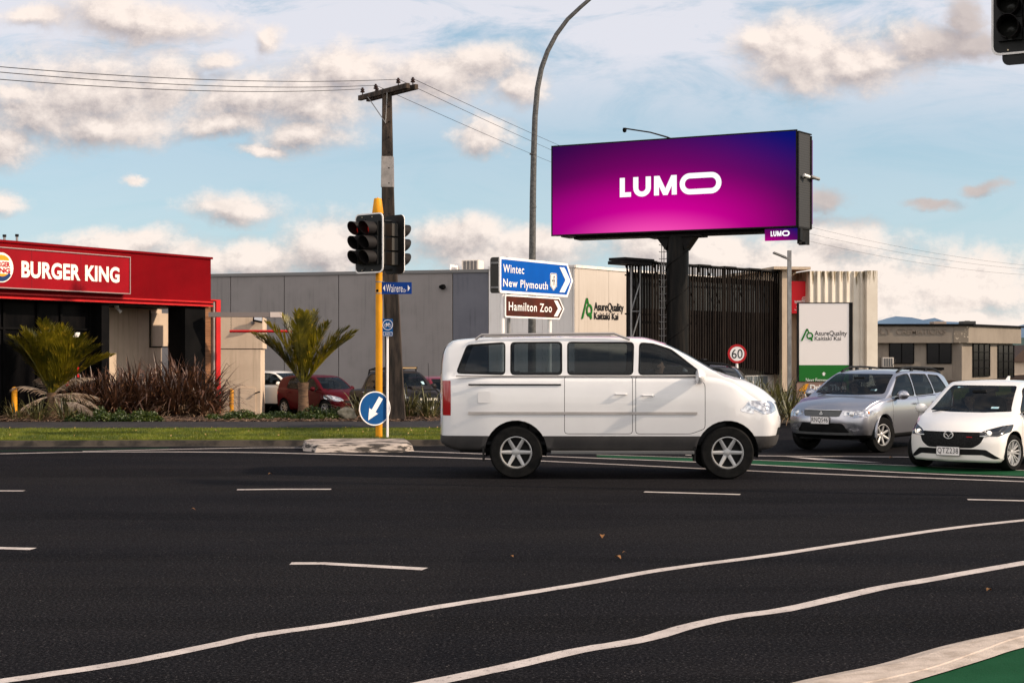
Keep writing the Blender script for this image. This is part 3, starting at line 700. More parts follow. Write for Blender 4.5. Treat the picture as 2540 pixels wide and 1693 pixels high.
def aq_logo(mb, x0, x1, z0, z1, y):     # peak and Q
    w, h = x1-x0, z1-z0
    def P_(u, v): return (x0+u*w, z0+v*h)
    def pr(pts): mb.prism([P_(*p) for p in pts], y-0.01, y)
    pr([(0.0,0.0),(0.15,0.0),(0.52,0.86),(0.45,1.0)]); pr([(0.45,1.0),(0.57,1.0),(0.53,0.84),(0.45,0.98)])
    pr([(0.45,1.0),(0.58,1.0),(0.70,0.70),(0.60,0.68)])
    n = 28; O = [P_(0.73+0.28*math.cos(2*math.pi*k/n),0.42+0.30*math.sin(2*math.pi*k/n)) for k in range(n)]
    I = [P_(0.73+0.165*math.cos(2*math.pi*k/n),0.42+0.185*math.sin(2*math.pi*k/n)) for k in range(n)]
    mb.ring(O, I, y-0.0101, y-0.0001)
    pr([(0.66,0.30),(0.92,0.33),(0.97,0.0),(0.84,0.0)])
ls = thing('company_logo_sign', 'green peak emblem and black two-line lettering fixed on the pale office wall', 'sign', (pB.x,pB.y,0), side.rz)
mb = MB(); a, z1 = side.at(1441,738); b, z0 = side.at(1468,791); aq_logo(mb,a,b,z0,z1,-0.03); mb.build('emblem', M_LGREEN, ls)
mb = MB(); a, z1 = side.at(1473,749); b, z0 = side.at(1546,775); z0 = side.at(1473,770)[1]; add_text(mb,'AsureQuality',a,b,z0-0.12,z1,-0.03,bold=0.010,thick=0.02)
b = side.T(1533); z1 = side.at(1473,774)[1]; z0 = side.at(1473,791.5)[1]; add_text(mb,'Kaitiaki Kai',a,b,z0,z1,-0.03,bold=0.010,thick=0.02); mb.build('lettering', M_INK, ls)
# ---- dark slatted screen facade
sc = Plane(1535, 60, 5.9, 9.0)
def fit(px, d): return Vector((X(px,d),d))
pa, pb2 = fit(1555,60.5), fit(1940,69.0); sc.o = pa; sc.e = (pb2-pa).normalized(); sc.rz = math.atan2(sc.e.y, sc.e.x)
scr = sc.thing('slatted_screen', 'tall dark slatted timber screen with diagonal lower edge on the office building', 'screen', z=0)
Lw = (pb2-pa).length; zt0 = sc.at(1560,641)[1]
M_SLAT = mat('dark_slats', (0.007,0.005,0.0045), 0.7, spec=0.05, col2=(0.015,0.011,0.009), scale=3, stretch=(3,3,0.3))
mb = MB(); rnd = random.Random(11); zc_ = zt0-0.15; n = 62
za, zb_ = sc.at(1560,853)[1], sc.at(1938,931)[1]
for k in range(n):
    t = 0.05+(Lw-0.1)*k/(n-1); zlow = za+(zb_-za)*t/Lw
    wd = rnd.choice((0.035,0.045,0.06,0.03))
    mb.box(t-wd, t+wd, 0.0+0.02*(k % 2), 0.055, zlow, zc_)
mb.build('slats', M_SLAT, scr)
mb = MB()
for z in (zc_-0.02, 3.6, 1.9, 5.25): mb.box(0, Lw, 0.06, 0.12, z, z+0.06)
nb = 12
for k in range(nb):   # stepped top frames
    a = Lw*k/nb; mb.box(a, a+Lw/nb*0.93, -0.15, 0.5, zc_+0.02+0.03*(k % 2), zc_+0.09+0.03*(k % 2)); mb.box(a,a+0.05,-0.15,-0.1,zc_-0.25,zc_+0.05)
for k in range(6):
    a = Lw*k/6+0.2; mb.tube([(a,0.3,zc_),(a+1.0,0.3,zc_-1.6)],0.03,6)
mb.build('screen_rail', M_DKST, scr)
mb = MB(); p0 = sc.T(1537)
mb.box(p0, 1.5, -0.3, 0.6, zt0-0.10, zt0+0.02); mb.box(p0-0.3, 1.2, -0.4, 0.4, zt0-0.28, zt0-0.14); mb.build('screen_head', M_DKST, scr)
mb = MB(); tp = sc.T(1561)
mb.tube([(tp,-0.1,GZ),(tp,-0.1,zt0-0.1)],0.045,8); t2 = sc.T(1583)
mb.tube([(t2,-0.1,GZ),(t2,-0.1,zt0-0.1)],0.03,8)
z = GZ+0.3
while z < zt0-1.4:
    mb.tube([(tp,-0.1,z),(t2,-0.1,z+1.25)],0.03,6); mb.tube([(tp,-0.1,z),(t2-0.1,-0.12,z)],0.03,6); z += 1.28
mb.build('lattice_strut', M_GALV, scr)
# building face behind the slats
bf = sc.back(0.55)
bw = bf.thing('glazed_office_block', 'dark glazed block half hidden behind the slatted screen', 'building', z=0)
mb = MB(); zt_ = bf.at(1700,683)[1]; mb.box(0.85, Lw+0.3, 0.0, 0.14, 0.9, zt_); mb.build('wall', mat('block_dark', (0.030,0.026,0.024), 0.8, spec=0.05, col2=(0.022,0.019,0.018), scale=1), bw)
mb = MB(); mb.box(0.85, Lw+0.3, 0.04, 0.14, GZ, 0.9); mb.build('plinth', M_CREAM2, bw)
for k in range(9):
    t = 1.0+k*(Lw-1.2)/9
    mb = MB(); mb.box(t, t+(Lw/9)*0.85, -0.03, 0.0, 3.9, 5.2); w = mb.build('window', mat('block_glass', (0.060,0.066,0.070), 0.3), bw)
for k in range(10):
    t = Lw*0.45+k*0.62
    if t+0.55 > Lw: break
    mb = MB(); mb.box(t, t+0.55, 0.03, 0.08, -0.2, 0.85); mb.build('window', mat('block_glass2', (0.16,0.18,0.19), 0.1), bw)
# end wall pier, recess with red sign and fluted facade
fp = Plane(1940, 68.4, 1.0, 0.16)
fl = fp.thing('fluted_building', 'cream fluted concrete building with moss stained top behind the white pylon', 'building', z=0)
ztp = fp.at(1960,669)[1]
mb = MB(); t1_ = fp.T(1962); mb.box(0,t1_,0,10,GZ,ztp); mb.build('pier', M_CREAM, fl)
mb = MB(); t2_ = fp.T(2004); mb.box(-0.5, t2_+0.05, -0.25, 10, ztp+0.004, ztp+0.14); mb.build('recess_roof', M_CREAM, fl)
mb = MB(); mb.box(t1_+0.004, t2_, 1.6, 10, GZ, ztp); mb.build('recess_wall', M_CREAM, fl)
fz0 = fp.at(2010,672)[1]; te = fp.T(2167)
prof = []; nf = 9; wf = (te-t2_)/nf
poly = [(t2_+0.01, 0.0)]
for k in range(nf):
    a = t2_+0.01+k*wf; poly += [(a+wf*0.10,-0.13),(a+wf*0.20,-0.13),(a+wf*0.92,-0.02)]
poly += [(te,0.0),(te,10),(t2_+0.01,10)]
M_FLUTE = mat('fluted_concrete', (0.74,0.66,0.56), 0.85, col2=(0.67,0.59,0.495), scale=0.8, bump=0.15, bscale=10)
# moss run-off from the top of each flute
tt = M_FLUTE.node_tree; NN = NT(tt); pr_ = [x for x in tt.nodes if x.type == 'BSDF_PRINCIPLED'][0]
tcx = NN.n('ShaderNodeTexCoord').outputs['Object']; sz = NN.n('ShaderNodeSeparateXYZ', ins={0: tcx}).outputs[2]
sx = NN.noise(NN.v('MULTIPLY', tcx, (9,9,0.5)), 1.0, 5, 0.75)
hgt = NN.ramp(sz, fz0-1.9, fz0)
fac = NN.ramp(NN.m('ADD', sx, NN.m('MULTIPLY', hgt, 0.50)), 0.93, 1.05)
srcs = pr_.inputs['Base Color'].links[0].from_socket
cc = NN.mix(NN.m('MULTIPLY', fac, 0.85), srcs, (0.11,0.07,0.015)); tt.links.new(cc, pr_.inputs['Base Color'])
mb = MB(); n_ = len(poly)
zs = lambda x: fz0
mb.add([(x,y,GZ) for x,y in poly]+[(x,y,zs(x)) for x,y in poly], [tuple(range(n_,2*n_))]+[(i,(i+1)%n_,(i+1)%n_+n_,i+n_) for i in range(n_)])
mb.build('fluted_wall', M_FLUTE, fl)
mb = MB(); mb.box(te-0.50, te+0.05,-0.36,0.05,GZ,fz0+0.03); mb.build('end_fin', M_FLUTE, fl)
rsn = fp.thing('red_wall_sign', 'red square sign in the recess behind the light pole', 'sign', z=0)
rp = fp.back(0.35); a, z1 = rp.at(1964,697); b, z0 = rp.at(2002,777)
mb = MB(); mb.box(a,b,0.35,1.5,z0,z1); mb.build('sign_box', mat('wall_sign_red', (0.72,0.015,0.025), 0.5), rsn)
mb = MB(); xa, zq1 = rp.at(1970,745); xb, zq0 = rp.at(1996,753); add_text(mb,'WEBSITE',xa,xb,zq0,zq1,0.335,bold=0.03)
xa, zq1 = rp.at(1975,754); xb, zq0 = rp.at(1999,762); add_text(mb,'ANGELS',xa,xb,zq0,zq1,0.335,bold=0.03)
xa, zq1 = rp.at(1970,767); xb, zq0 = rp.at(1999,770); add_text(mb,'DIGITAL AGENCY',xa,xb,zq0,zq1,0.335)
mb.build('lettering', M_WHITE, rsn)
mb = MB(); cxx, czz = rp.at(1995,742); mb.ring(circle(cxx,czz,0.13,16),circle(cxx,czz,0.10,16),0.33,0.345); mb.ring(circle(cxx,czz,0.06,16),circle(cxx,czz,0.03,16),0.33,0.345); mb.build('emblem', M_WHITE, rsn)
# ---- beige building at far right
cr = Plane(2402, 95, 1.0, 0.0)
cb_ = cr.thing('beige_building', 'low beige commercial building with flat roof and raised lettering at far right', 'building', z=0)
z_f0, z_f1 = cr.at(2402,850)[1], cr.at(2402,808)[1]; zcap = cr.at(2402,803)[1]
M_BEIGE = mat('beige_render', (0.255,0.215,0.175), 0.9, spec=0.1, col2=(0.215,0.18,0.147), scale=0.5, streak=(0.16,0.13,0.105))
M_BEIGE2 = mat('beige_speckle', (0.20,0.165,0.13), 0.85, col2=(0.62,0.52,0.40), scale=6, lo=0.60, hi=0.64)
tl_ = cr.T(2120)
mb = MB(); mb.box(tl_,0,0,0.5,z_f0,z_f1); mb.build('fascia', M_BEIGE, cb_)
mb = MB(); a = cr.T(2366); mb.box(a,0.0,-0.03,0.0,z_f0+0.01,z_f1-0.01); mb.build('speckled_panel', M_BEIGE2, cb_)
mb = MB(); mb.box(tl_,0.3,-0.15,0.6,z_f1,zcap); mb.build('roof_edge', M_BLK, cb_)
mb = MB(); mb.box(tl_,-0.2,0.45,12,-0.46,z_f1-0.1); mb.build('wall', M_BEIGE, cb_)
cw = cr.back(0.45)
for pa_, pb_, y0, y1 in ((2207,2265,852,900),(2300,2358,852,900)):
    a, z1 = cw.at(pa_,y0); b, z0 = cw.at(pb_,y1)
    mb = MB(); mb.box(a,b,0.40,0.44,z0,z1); w = mb.build('window', M_GLASSD, cb_)
    mb = MB(); mb.ring([(a-0.05,z0-0.05),(b+0.05,z0-0.05),(b+0.05,z1+0.05),(a-0.05,z1+0.05)],[(a,z0),(b,z0),(b,z1),(a,z1)],0.37,0.44); mb.box((a+b)/2-0.03,(a+b)/2+0.03,0.38,0.398,z0,z1); mb.build('frame', M_BLK, w)
mb = MB(); a, z1 = cr.at(2137,812); z1 = cr.at(2300,815)[1]; z0 = cr.at(2300,829)[1]; add_text(mb,'CREMATIONS',cr.T(2223),cr.T(2347),z0,z1,-0.05,bold=0.01,thick=0.05); add_text(mb,'SIMPLY',cr.T(2128),cr.T(2213),z0,z1,-0.05,bold=0.01,thick=0.05)
mb.build('lettering', mat('beige_letters', (0.19,0.155,0.125), 0.8), cb_)
rr = Plane(2402, 95, 0.80, 1.0); rw = rr.T(2533); rw2 = rr.T(2524)
rgt = thing('side_wing', 'beige side face with two tall gridded windows, turning away at far right', 'building', (rr.o.x,rr.o.y,0), rr.rz)
mb = MB(); mb.box(0.02,rw,0.0,0.4,z_f0,z_f1); mb.build('fascia', M_BEIGE, rgt)
mb = MB(); mb.box(0.0,rw+0.2,-0.15,0.5,z_f1,zcap); mb.build('roof_edge', M_BLK, rgt)
mb = MB(); mb.box(-0.25,rw2,0.35,8,-0.46,z_f0+0.3); mb.build('wall', M_BEIGE, rgt)
rq = rr.back(0.35)
for pa_, pb_, y0, y1 in ((2412,2453,853,932),(2474,2513,856,935)):
    a, z1 = rq.at(pa_,y0); b, z0 = rq.at(pb_,y1)
    z1 = min(z1, z_f0-0.03)
    mb = MB(); mb.box(a,b,0.30,0.34,z0,z1); w = mb.build('window', M_GLASSD, rgt)
    mb = MB()
    for k in range(4): x = a+(b-a)*k/3; mb.box(x-0.03,x+0.03,0.26,0.298,z0,z1)
    for k in range(5): z = z0+(z1-z0)*k/4; mb.box(a,b,0.265,0.297,z-0.025,z+0.025)
    mb.build('frame', M_BLK, w)
an = Plane(2150, 91, 1.0, 0.0)
anx = an.thing('annex_wall', 'low beige annex wall with black capping under the two left windows', 'wall', z=0)
tE, zA2 = an.at(2338,917); zc2 = an.at(2338,911)[1]
mb = MB(); mb.box(0,tE,0,3,-0.46,zA2); mb.build('wall', M_BEIGE, anx); mb = MB(); mb.box(-0.1,tE+0.08,-0.08,3.1,zA2+0.003,zc2); mb.build('capping', M_BLK, anx)
acunit(cw,2185,2212,886,910,0.4,'white wall air conditioner beside the left window of the beige building').location.y -= 0.5
q3 = cr.back(3.0)
for i,(a,b,c,d_,lb) in enumerate(((2316,2348,797,805,'brown low rooftop unit on the beige building, left one'),(2389,2421,796,805,'dark low rooftop unit on the beige building, right one'))):
    x0_, z1 = q3.at(a,c); x1_, z0 = q3.at(b,d_)
    o = q3.o+q3.e*x0_; u = thing('rooftop_unit', lb, 'rooftop unit', (o.x,o.y,z_f1-0.1), 0, 'rooftop units on the beige building')
    w = x1_-x0_; h = z1-(z_f1-0.1)
    mb = MB(); mb.box(0,w,0,1.0,0,h); mb.build('casing', mat('unit_%d' % i, (0.30,0.24,0.2) if i == 0 else (0.05,0.05,0.05), 0.6), u, bevel=0.03)
    mb = MB(); mb.lathe([(0.0,0.02),(w*0.2,0.02),(w*0.2,0.06),(0,0.06)],Matrix.Translation((w*0.5,0.5,h-0.03)),14); mb.build('fan', M_DKST, u)
# brown roofed house peeking at the frame edge
hs = thing('distant_house', 'brown roofed house sliver at the right edge behind the beige building', 'house', (X(2590,130),130,-0.46), 0)
mb = MB(); mb.box(-2.9,6,0,8,0,1.6); mb.build('wall', M_CREAM, hs)
mb = MB(); mb.prism([(-3.2,1.6),(6.3,1.6),(4.5,3.1),(-1.6,3.1)],-0.4,8.4); mb.build('roof', mat('brown_roof', (0.10,0.065,0.05), 0.8), hs)
# ================================================================ BILLBOARD
bbP = Plane(1978, 58, 2.12, -1.0)
bb = bbP.thing('billboard', 'huge digital billboard glowing magenta and navy on a dark steel column', 'billboard', z=0)
tl0, _ = bbP.at(1368,400); zT = bbP.at(1978,321)[1]; zB_ = bbP.at(1978,563)[1]; D = 3.3
def screen_mat(name, x0, x1, z0, z1):
    m = bpy.data.materials.new(name); m.use_nodes = True; t = m.node_tree; N = NT(t); p = t.nodes['Principled BSDF']
    v = N.n('ShaderNodeTexCoord').outputs['Object']; s = N.n('ShaderNodeSeparateXYZ', ins={0: v})
    u = N.ramp(s.outputs[0], x0, x1, smooth=False); w = N.ramp(s.outputs[2], z0, z1, smooth=False)
    def blob(cu, cw, su, sw, lo, hi):
        a = N.m('MULTIPLY', N.m('SUBTRACT', u, cu), su); b = N.m('MULTIPLY', N.m('SUBTRACT', w, cw), sw)
        r = N.m('SQRT', N.m('ADD', N.m('MULTIPLY', a, a), N.m('MULTIPLY', b, b))); return N.ramp(r, hi, lo)
    c = N.mix(blob(1.0, 1.05, 1.1, 0.9, 0.0, 0.9), (0.022,0.002,0.060), (0.0015,0.006,0.155))
    c = N.mix(N.m('MULTIPLY', blob(0.44, 0.20, 1.05, 0.80, 0.05, 0.85), 0.95), c, (0.30,0.0,0.165))
    c = N.mix(blob(0.42, 0.0, 0.95, 0.90, 0.05, 0.68), c, (0.72,0.0,0.34))
    c = N.mix(N.m('MULTIPLY', blob(0.02, 0.0, 1.0, 0.8, 0.0, 0.55), 0.55), c, (0.42,0.0,0.26))
    c = N.mix(N.m('MULTIPLY', blob(0.42, -0.12, 1.35, 1.5, 0.0, 0.60), 0.95), c, (1.0,0.11,0.50))
    t.links.new(c, p.inputs['Emission Color']); p.inputs['Emission Strength'].default_value = 1.0
    p.inputs['Base Color'].default_value = (0.001,0.001,0.001,1); p.inputs['Roughness'].default_value = 0.9; p.inputs['Specular IOR Level'].default_value = 0.0
    return m
fr = 0.06
mb = MB(); mb.box(tl0+fr,-fr,-0.02,0.0,zB_+fr,zT-fr); scn = mb.build('screen', screen_mat('led_screen', tl0, 0, zB_, zT), bb)
M_GLOW = mat('screen_white', (0.02,0.02,0.02), 0.6, emit=(1,1,1), es=1.1)
def lumo(mb, x0, x1, z0, z1, y):
    w, h = x1-x0, z1-z0; s = h
    cnt = [0]
    def pr(pts): cnt[0] += 1; mb.prism([(x0+a*w, z0+b*h) for a, b in pts], y-0.008-0.0007*cnt[0], y)
    k = 0.050; b0, b1 = 0.03, 0.95
    pr([(0,b0),(k,b0),(k,b1),(0,b1)]); pr([(k+0.0005,b0),(0.113,b0),(0.113,b0+0.22),(k+0.0005,b0+0.22)])
    # U
    ux0, ux1 = 0.137, 0.312; r = (ux1-ux0)/2; cz = b0+0.42-0.02; n = 16
    O = [((ux0+ux1)/2+r*math.cos(math.pi+math.pi*i/n), cz+(cz-b0+0.02)*math.sin(math.pi+math.pi*i/n)) for i in range(n+1)]
    I = [((ux0+ux1)/2+(r-k)*math.cos(math.pi+math.pi*i/n), cz+(cz-b0+0.02-0.24)*math.sin(math.pi+math.pi*i/n)) for i in range(n+1)]
    for i in range(n): pr([O[i],O[i+1],I[i+1],I[i]])
    pr([(ux0,cz),(ux0+k,cz),(ux0+k,b1),(ux0,b1)]); pr([(ux1-k,cz),(ux1,cz),(ux1,b1),(ux1-k,b1)])
    # M
    mx0, mx1 = 0.345, 0.568; c = (mx0+mx1)/2
    pr([(mx0,b0),(mx0+k*0.95,b0),(mx0+k*0.95,b1-0.40),(mx0+0.001,b1)]); pr([(mx1-k*0.95,b0),(mx1,b0),(mx1-0.001,b1),(mx1-k*0.95,b1-0.40)])
    pr([(mx0+0.001,b1),(mx0+k*1.05,b1),(c+0.0,b0+0.30),(c+0.0,b0),(c-0.021,b0)]); pr([(mx1-0.001,b1),(mx1-k*1.05,b1),(c+0.0,b0+0.30),(c+0.0,b0),(c+0.021,b0)])
    # O: stadium
    ox0, ox1 = 0.597, 1.0; hh = 0.5; rx = hh*h/w; n = 14
    def stad(x0_, x1_, zc, rz, rxx):
        return [(x0+w*(x1_-rxx+rxx*math.cos(R(-90+180*i/n))), z0+h*(zc+rz*math.sin(R(-90+180*i/n)))) for i in range(n+1)] + \
               [(x0+w*(x0_+rxx+rxx*math.cos(R(90+180*i/n))), z0+h*(zc+rz*math.sin(R(90+180*i/n)))) for i in range(n+1)]
    ki = 0.25
    mb.ring(stad(ox0,ox1,0.5,0.5,rx), stad(ox0+ki*h/w,ox1-ki*h/w,0.5,0.5-ki,rx-ki*h/w), y-0.008, y)
mb = MB(); a, zt1 = bbP.at(1538,434); b, _ = bbP.at(1790,430); z0 = bbP.at(1538,491)[1]; z1 = bbP.at(1790,427)[1]
z0 = bbP.at(1538,493)[1]
lumo(mb, a, b, bbP.at(1742,481)[1], bbP.at(1742,428)[1], -0.024)
mb.build('screen_lettering', M_GLOW, scn)
mb = MB(); mb.ring([(tl0,zB_),(0,zB_),(0,zT),(tl0,zT)],[(tl0+fr,zB_+fr),(-fr,zB_+fr),(-fr,zT-fr),(tl0+fr,zT-fr)],-0.035,0.02)
mb.box(tl0+0.1,-0.02,0.02,0.35,zB_+0.02,zT-0.05); mb.build('screen_cabinet', M_DKST, bb)
# second screen, angled away behind (the right return)
mb = MB()
mb.box(tl0+0.3,-0.1,0.36,1.3,zB_-0.02,zT-0.12)
mb.box(tl0+0.9,-1.2,0.4,1.2,zB_-0.14,zB_-0.03); mb.build('box_frame', M_DKST, bb)
M_MESHP = bpy.data.materials.new('vent_mesh'); M_MESHP.use_nodes = True
_t = M_MESHP.node_tree; _N = NT(_t); _p = _t.nodes['Principled BSDF']; _v = _N.n('ShaderNodeTexCoord').outputs['Object']
_w = _N.n('ShaderNodeTexWave', wave_type='BANDS', bands_direction='Z', ins={'Vector': _v, 'Scale': 3.2}).outputs['Fac']
_t.links.new(_N.mix(_w, (0.006,0.0055,0.0055), (0.020,0.0185,0.018)), _p.inputs['Base Color']); _p.inputs['Roughness'].default_value = 0.6
# right end: panel turned toward the viewer's right
ep = Plane(1982, 58.1, 0.78, 1.0)
ew = ep.T(2014)
e2 = Vector((math.cos(ep.rz-bbP.rz), math.sin(ep.rz-bbP.rz)))
Mx = Matrix.Translation((0.03,0.03,0)) @ Matrix.Rotation(ep.rz-bbP.rz, 4, 'Z')
zr0, zr1 = ep.at(1990,566)[1], ep.at(1990,325)[1]
mb = MB(); mb.box(0.02,ew*0.93,0.0,0.10,zB_+0.03,zT-0.10,Mx); mb.build('vent_panel', M_MESHP, bb)
mb = MB(); mb.box(ew*0.93,ew,-0.04,0.5,zB_-0.02,zT-0.14,Mx); mb.box(0.0,ew,-0.03,0.4,zT-0.098,zT-0.05,Mx); mb.box(0,ew*0.93,-0.02,0.3,zB_-0.05,zB_+0.028,Mx); mb.box(-0.05,0.018,-0.03,0.1,zB_,zT-0.1,Mx); mb.build('end_frame', M_DKST, bb)
# thin magenta edge of the second screen
mb = MB(); mb.box(ew+0.003,ew+0.03,-0.05,0.0,zB_+0.2,zT-0.3,Mx); mb.build('second_screen_edge', mat('edge_glow', (0.02,0.0,0.02), 0.6, emit=(0.25,0.02,0.28), es=0.8), bb)
# cctv pair on the vent panel
for k,(xx,l) in enumerate(((ew*0.35,0.28),(ew*0.88,0.55))):
    mb = MB(); zc = ep.at(1995,438)[1]; mb.tube([(xx-0.15,-0.12,zc+0.02),(xx-0.15+l,-0.22,zc-0.04)],0.07,10)
    mb.v = [tuple(Mx @ Vector(v)) for v in mb.v]; c = mb.build('security_camera', M_WHITE if k == 0 else M_GALV, bb, smooth=True)
    mb = MB(); mb.tube([(xx+0.1,0.0,zc-0.05),(xx+0.1,-0.16,zc-0.05)],0.03,8); mb.v = [tuple(Mx @ Vector(v)) for v in mb.v]; mb.build('bracket', M_DKST, c)
# camera boom on top
mb = MB(); t1, z1 = bbP.at(1672,341); t0, z0 = bbP.at(1578,329); mb.tube([(t1,0.3,zT-0.1),(t1-0.35,0.1,z1+0.05),((t0+t1)/2,-0.6,(z0+z1)/2+0.03),(t0,-1.4,z0-0.02)],[0.035,0.035,0.03,0.03],8)
bo = mb.build('camera_boom', M_DKST, bb); mb = MB(); mb.lathe([(0,0.0),(0.07,0.0),(0.09,-0.08),(0.07,-0.17),(0,-0.2)],Matrix.Translation((t0,-1.4,z0)),12); mb.build('dome_camera', M_BLK, bo, smooth=True)
# small screen underneath
sp = bbP.back(-0.01); a, z1 = sp.at(1897,569); b, z0 = sp.at(1977,594); zs_ = sp.at(1977,595)[1]
zS1, zS0 = zB_-0.04, bbP.at(1935,596)[1]
mb = MB(); mb.box(a,-0.02,-0.01,0.12,zS0,zS1); ss = mb.build('small_screen', screen_mat('small_led', a-1.0, 0.1, zS0-0.5, zS1+0.1), bb)
mb = MB(); xa = bbP.T(1912); xb = bbP.T(1959); lumo(mb,xa,xb,bbP.at(1935,586)[1],bbP.at(1935,572)[1],-0.014); mb.build('screen_lettering', M_GLOW, ss)
mb = MB(); mb.box(0.0,0.12,0.0,0.4,zS0-0.02,zS1); mb.box(0.13,ew*0.9,0.02,0.12,zS0-0.15,zS1,Mx); mb.box(a+1.3,ew*0.2,0.4,0.6,zS0-0.18,zS0-0.06); mb.build('small_screen_box', M_DKST, bb)
# column and cone bracket
cpl = bbP.back(0.75); tc0 = cpl.T(1681); rad = 0.475
cc0 = Matrix.Translation((tc0,0.75,0))
M_COLM = mat('column_steel', (0.004,0.0036,0.0034), 0.45, spec=0.12, col2=(0.014,0.011,0.009), scale=2.5, stretch=(3,3,0.35), lo=0.42, hi=0.7)
mb = MB(); mb.lathe([(rad*1.25,-0.46),(rad*1.25,-0.3),(rad,-0.3),(rad,zB_-0.1)],cc0,40); col_ = mb.build('column', M_COLM, bb, smooth=True)
for sx in (-1,1): mb = MB(); mb.prism([(tc0+sx*rad*0.9,zB_-0.75),(tc0+sx*(rad+0.42),zB_-0.12),(tc0+sx*rad*0.5,zB_-0.12)],0.4,1.1); mb.build('bracket', M_DKST, bb)
mb = MB(); mb.box(tc0-1.2,tc0+1.2,0.3,1.2,zB_-0.2,zB_-0.1)
for k in range(3):
    zz = 2.2+k*1.6; pts = [(tc0+(rad+0.02)*math.cos(R(a)),0.75+(rad+0.02)*math.sin(R(a)),zz+0.011*(a+180)*0.5) for a in range(-180,1,15)]; bd_ = MB(); bd_.tube(pts,0.018,6); bd_.build('cable_band', M_DKST, bb)
mb.build('column_head', M_DKST, bb)
mb = MB(); tl2 = cpl.T(1646); yl = 0.75; z = 1.2
for dx in (-0.13,0.13): mb.tube([(tl2+dx*0.4,yl-0.1,-0.3),(tl2+dx*0.4,yl-0.1,zB_-0.1)],0.02,6)
while z < zB_-0.2: mb.tube([(tl2-0.17,yl-0.1,z+0.04),(tl2-0.15,yl-0.1,z),(tl2+0.15,yl-0.1,z),(tl2+0.17,yl-0.1,z+0.04)],0.016,5); z += 0.3
for z in (1.5,3.5,5.5): mb.tube([(tl2,yl-0.1,z),(tc0-rad+0.05,yl,z)],0.025,6)
mb.build('ladder', M_GALV, bb)
# ================================================================ PYLON + small sign
M_BLUE = mat('sign_blue', (0.0,0.080,0.38), 0.5, spec=0.08, col2=(0.0,0.073,0.35), scale=2)
M_BLUE2 = mat('street_blue', (0.001,0.035,0.21), 0.5, spec=0.15); M_BLUE3 = mat('disc_blue', (0.002,0.060,0.20), 0.5, spec=0.15, col2=(0.003,0.07,0.23), scale=3)
M_BROWN = mat('sign_brown', (0.085,0.013,0.004), 0.5, spec=0.15, col2=(0.048,0.010,0.004), scale=2)
M_SIGNW = mat('sign_white', (0.86,0.81,0.78), 0.6, col2=(0.81,0.76,0.73), scale=4)
M_BACK = mat('sign_back', (0.06,0.055,0.05), 0.5, metal=0.4)
py = Plane(1980, 50, 1.0, -0.06)
pw = py.T(2108); pz1 = py.at(1980,750)[1]; pzg = py.at(1980,905)[1]
pn = py.thing('pylon_sign', 'tall white pylon sign with green base and company emblem', 'sign', z=-0.37)
mb = MB(); mb.box(0.03,pw-0.03,0.0,0.35,pzg+0.37+0.002,pz1+0.37-0.03); mb.build('white_panel', mat('pylon_white', (0.86,0.78,0.75), 0.6), pn)
mb = MB(); mb.box(0.03,pw-0.03,0.0,0.35,0.0,pzg+0.37); mb.build('green_panel', mat('pylon_green', (0.012,0.14,0.018), 0.5), pn)
mb = MB(); mb.box(0,0.028,-0.01,0.36,0,pz1+0.37); mb.box(pw-0.028,pw+0.1,-0.01,0.5,0,pz1+0.37); mb.box(0.03,pw-0.03,-0.01,0.36,pz1+0.37-0.028,pz1+0.37); mb.build('edge_frame', M_DKST, pn)
def off(z): return z+0.37
mb = MB(); a, z1 = py.at(1986,815); b, z0 = py.at(2017,845); aq_logo(mb,a,b,off(z0),off(z1),-0.002); mb.build('emblem', M_LGREEN, pn)
mb = MB(); a, z1 = py.at(2020.5,820); b, z0 = py.at(2101,833); add_text(mb,'AsureQuality',a,b,off(z0)-0.04,off(z1),-0.006,bold=0.010)
z1 = off(py.at(2020,834)[1]); z0 = off(py.at(2020,844)[1]); add_text(mb,'Kaitiaki Kai',a,py.T(2086),z0,z1,-0.006,bold=0.010); mb.build('lettering', M_INK, pn)
mb = MB(); a, z1 = py.at(1999,937.5); b, z0 = py.at(2058,947); add_text(mb,'Next Entrance',a,b,off(z0),off(z1),-0.006,bold=0.005)
c, z1 = py.at(2043.5,922); z0 = off(py.at(2043,931)[1]); z1 = off(z1); h = z1-z0; mb.prism([(c-h*.3,z0),(c+h*.3,z0),(c+h*.3,z0+h*.5),(c+h*.6,z0+h*.5),(c,z1),(c-h*.6,z0+h*.5),(c-h*.3,z0+h*.5)],-0.006,-0.001); mb.build('arrow_and_text', M_WHITE, pn)
dr = Plane(1974, 46, 1.0, -0.05)
dz = -0.37; ds = dr.thing('drive_sign', 'wooden looking low sign with orange arrow beside the pylon', 'sign', z=dz)
dw = dr.T(2100); z1 = dr.at(1974,945)[1]-dz; z0 = dr.at(1974,990)[1]-dz
mb = MB(); mb.prism(rrect(0.02,dw-0.02,z0,z1-0.02,0.06),0,0.08); mb.build('panel', mat('plank_face', (0.36,0.22,0.17), 0.6, col2=(0.28,0.17,0.13), scale=2, stretch=(0.3,1,14)), ds)
mb = MB(); mb.ring(rrect(0,dw,z0-0.02,z1,0.08),rrect(0.02,dw-0.02,z0,z1-0.02,0.06),-0.02,0.1); mb.build('frame', M_DKST, ds)
for x in (0.2,dw-0.2):
    mb = MB(); mb.box(x-0.04,x+0.04,0.02,0.07,0,z0-0.03); mb.build('leg', M_DKST, ds)
mb = MB()
def dpt(px, pyy): t, z = dr.at(px,pyy); return (t, z-dz)
mb.prism([dpt(1981,968),dpt(1997,952),dpt(2006,951),dpt(1995,977),dpt(1992,970)],-0.012,-0.004); mb.build('orange_arrow', M_ORNG, ds)
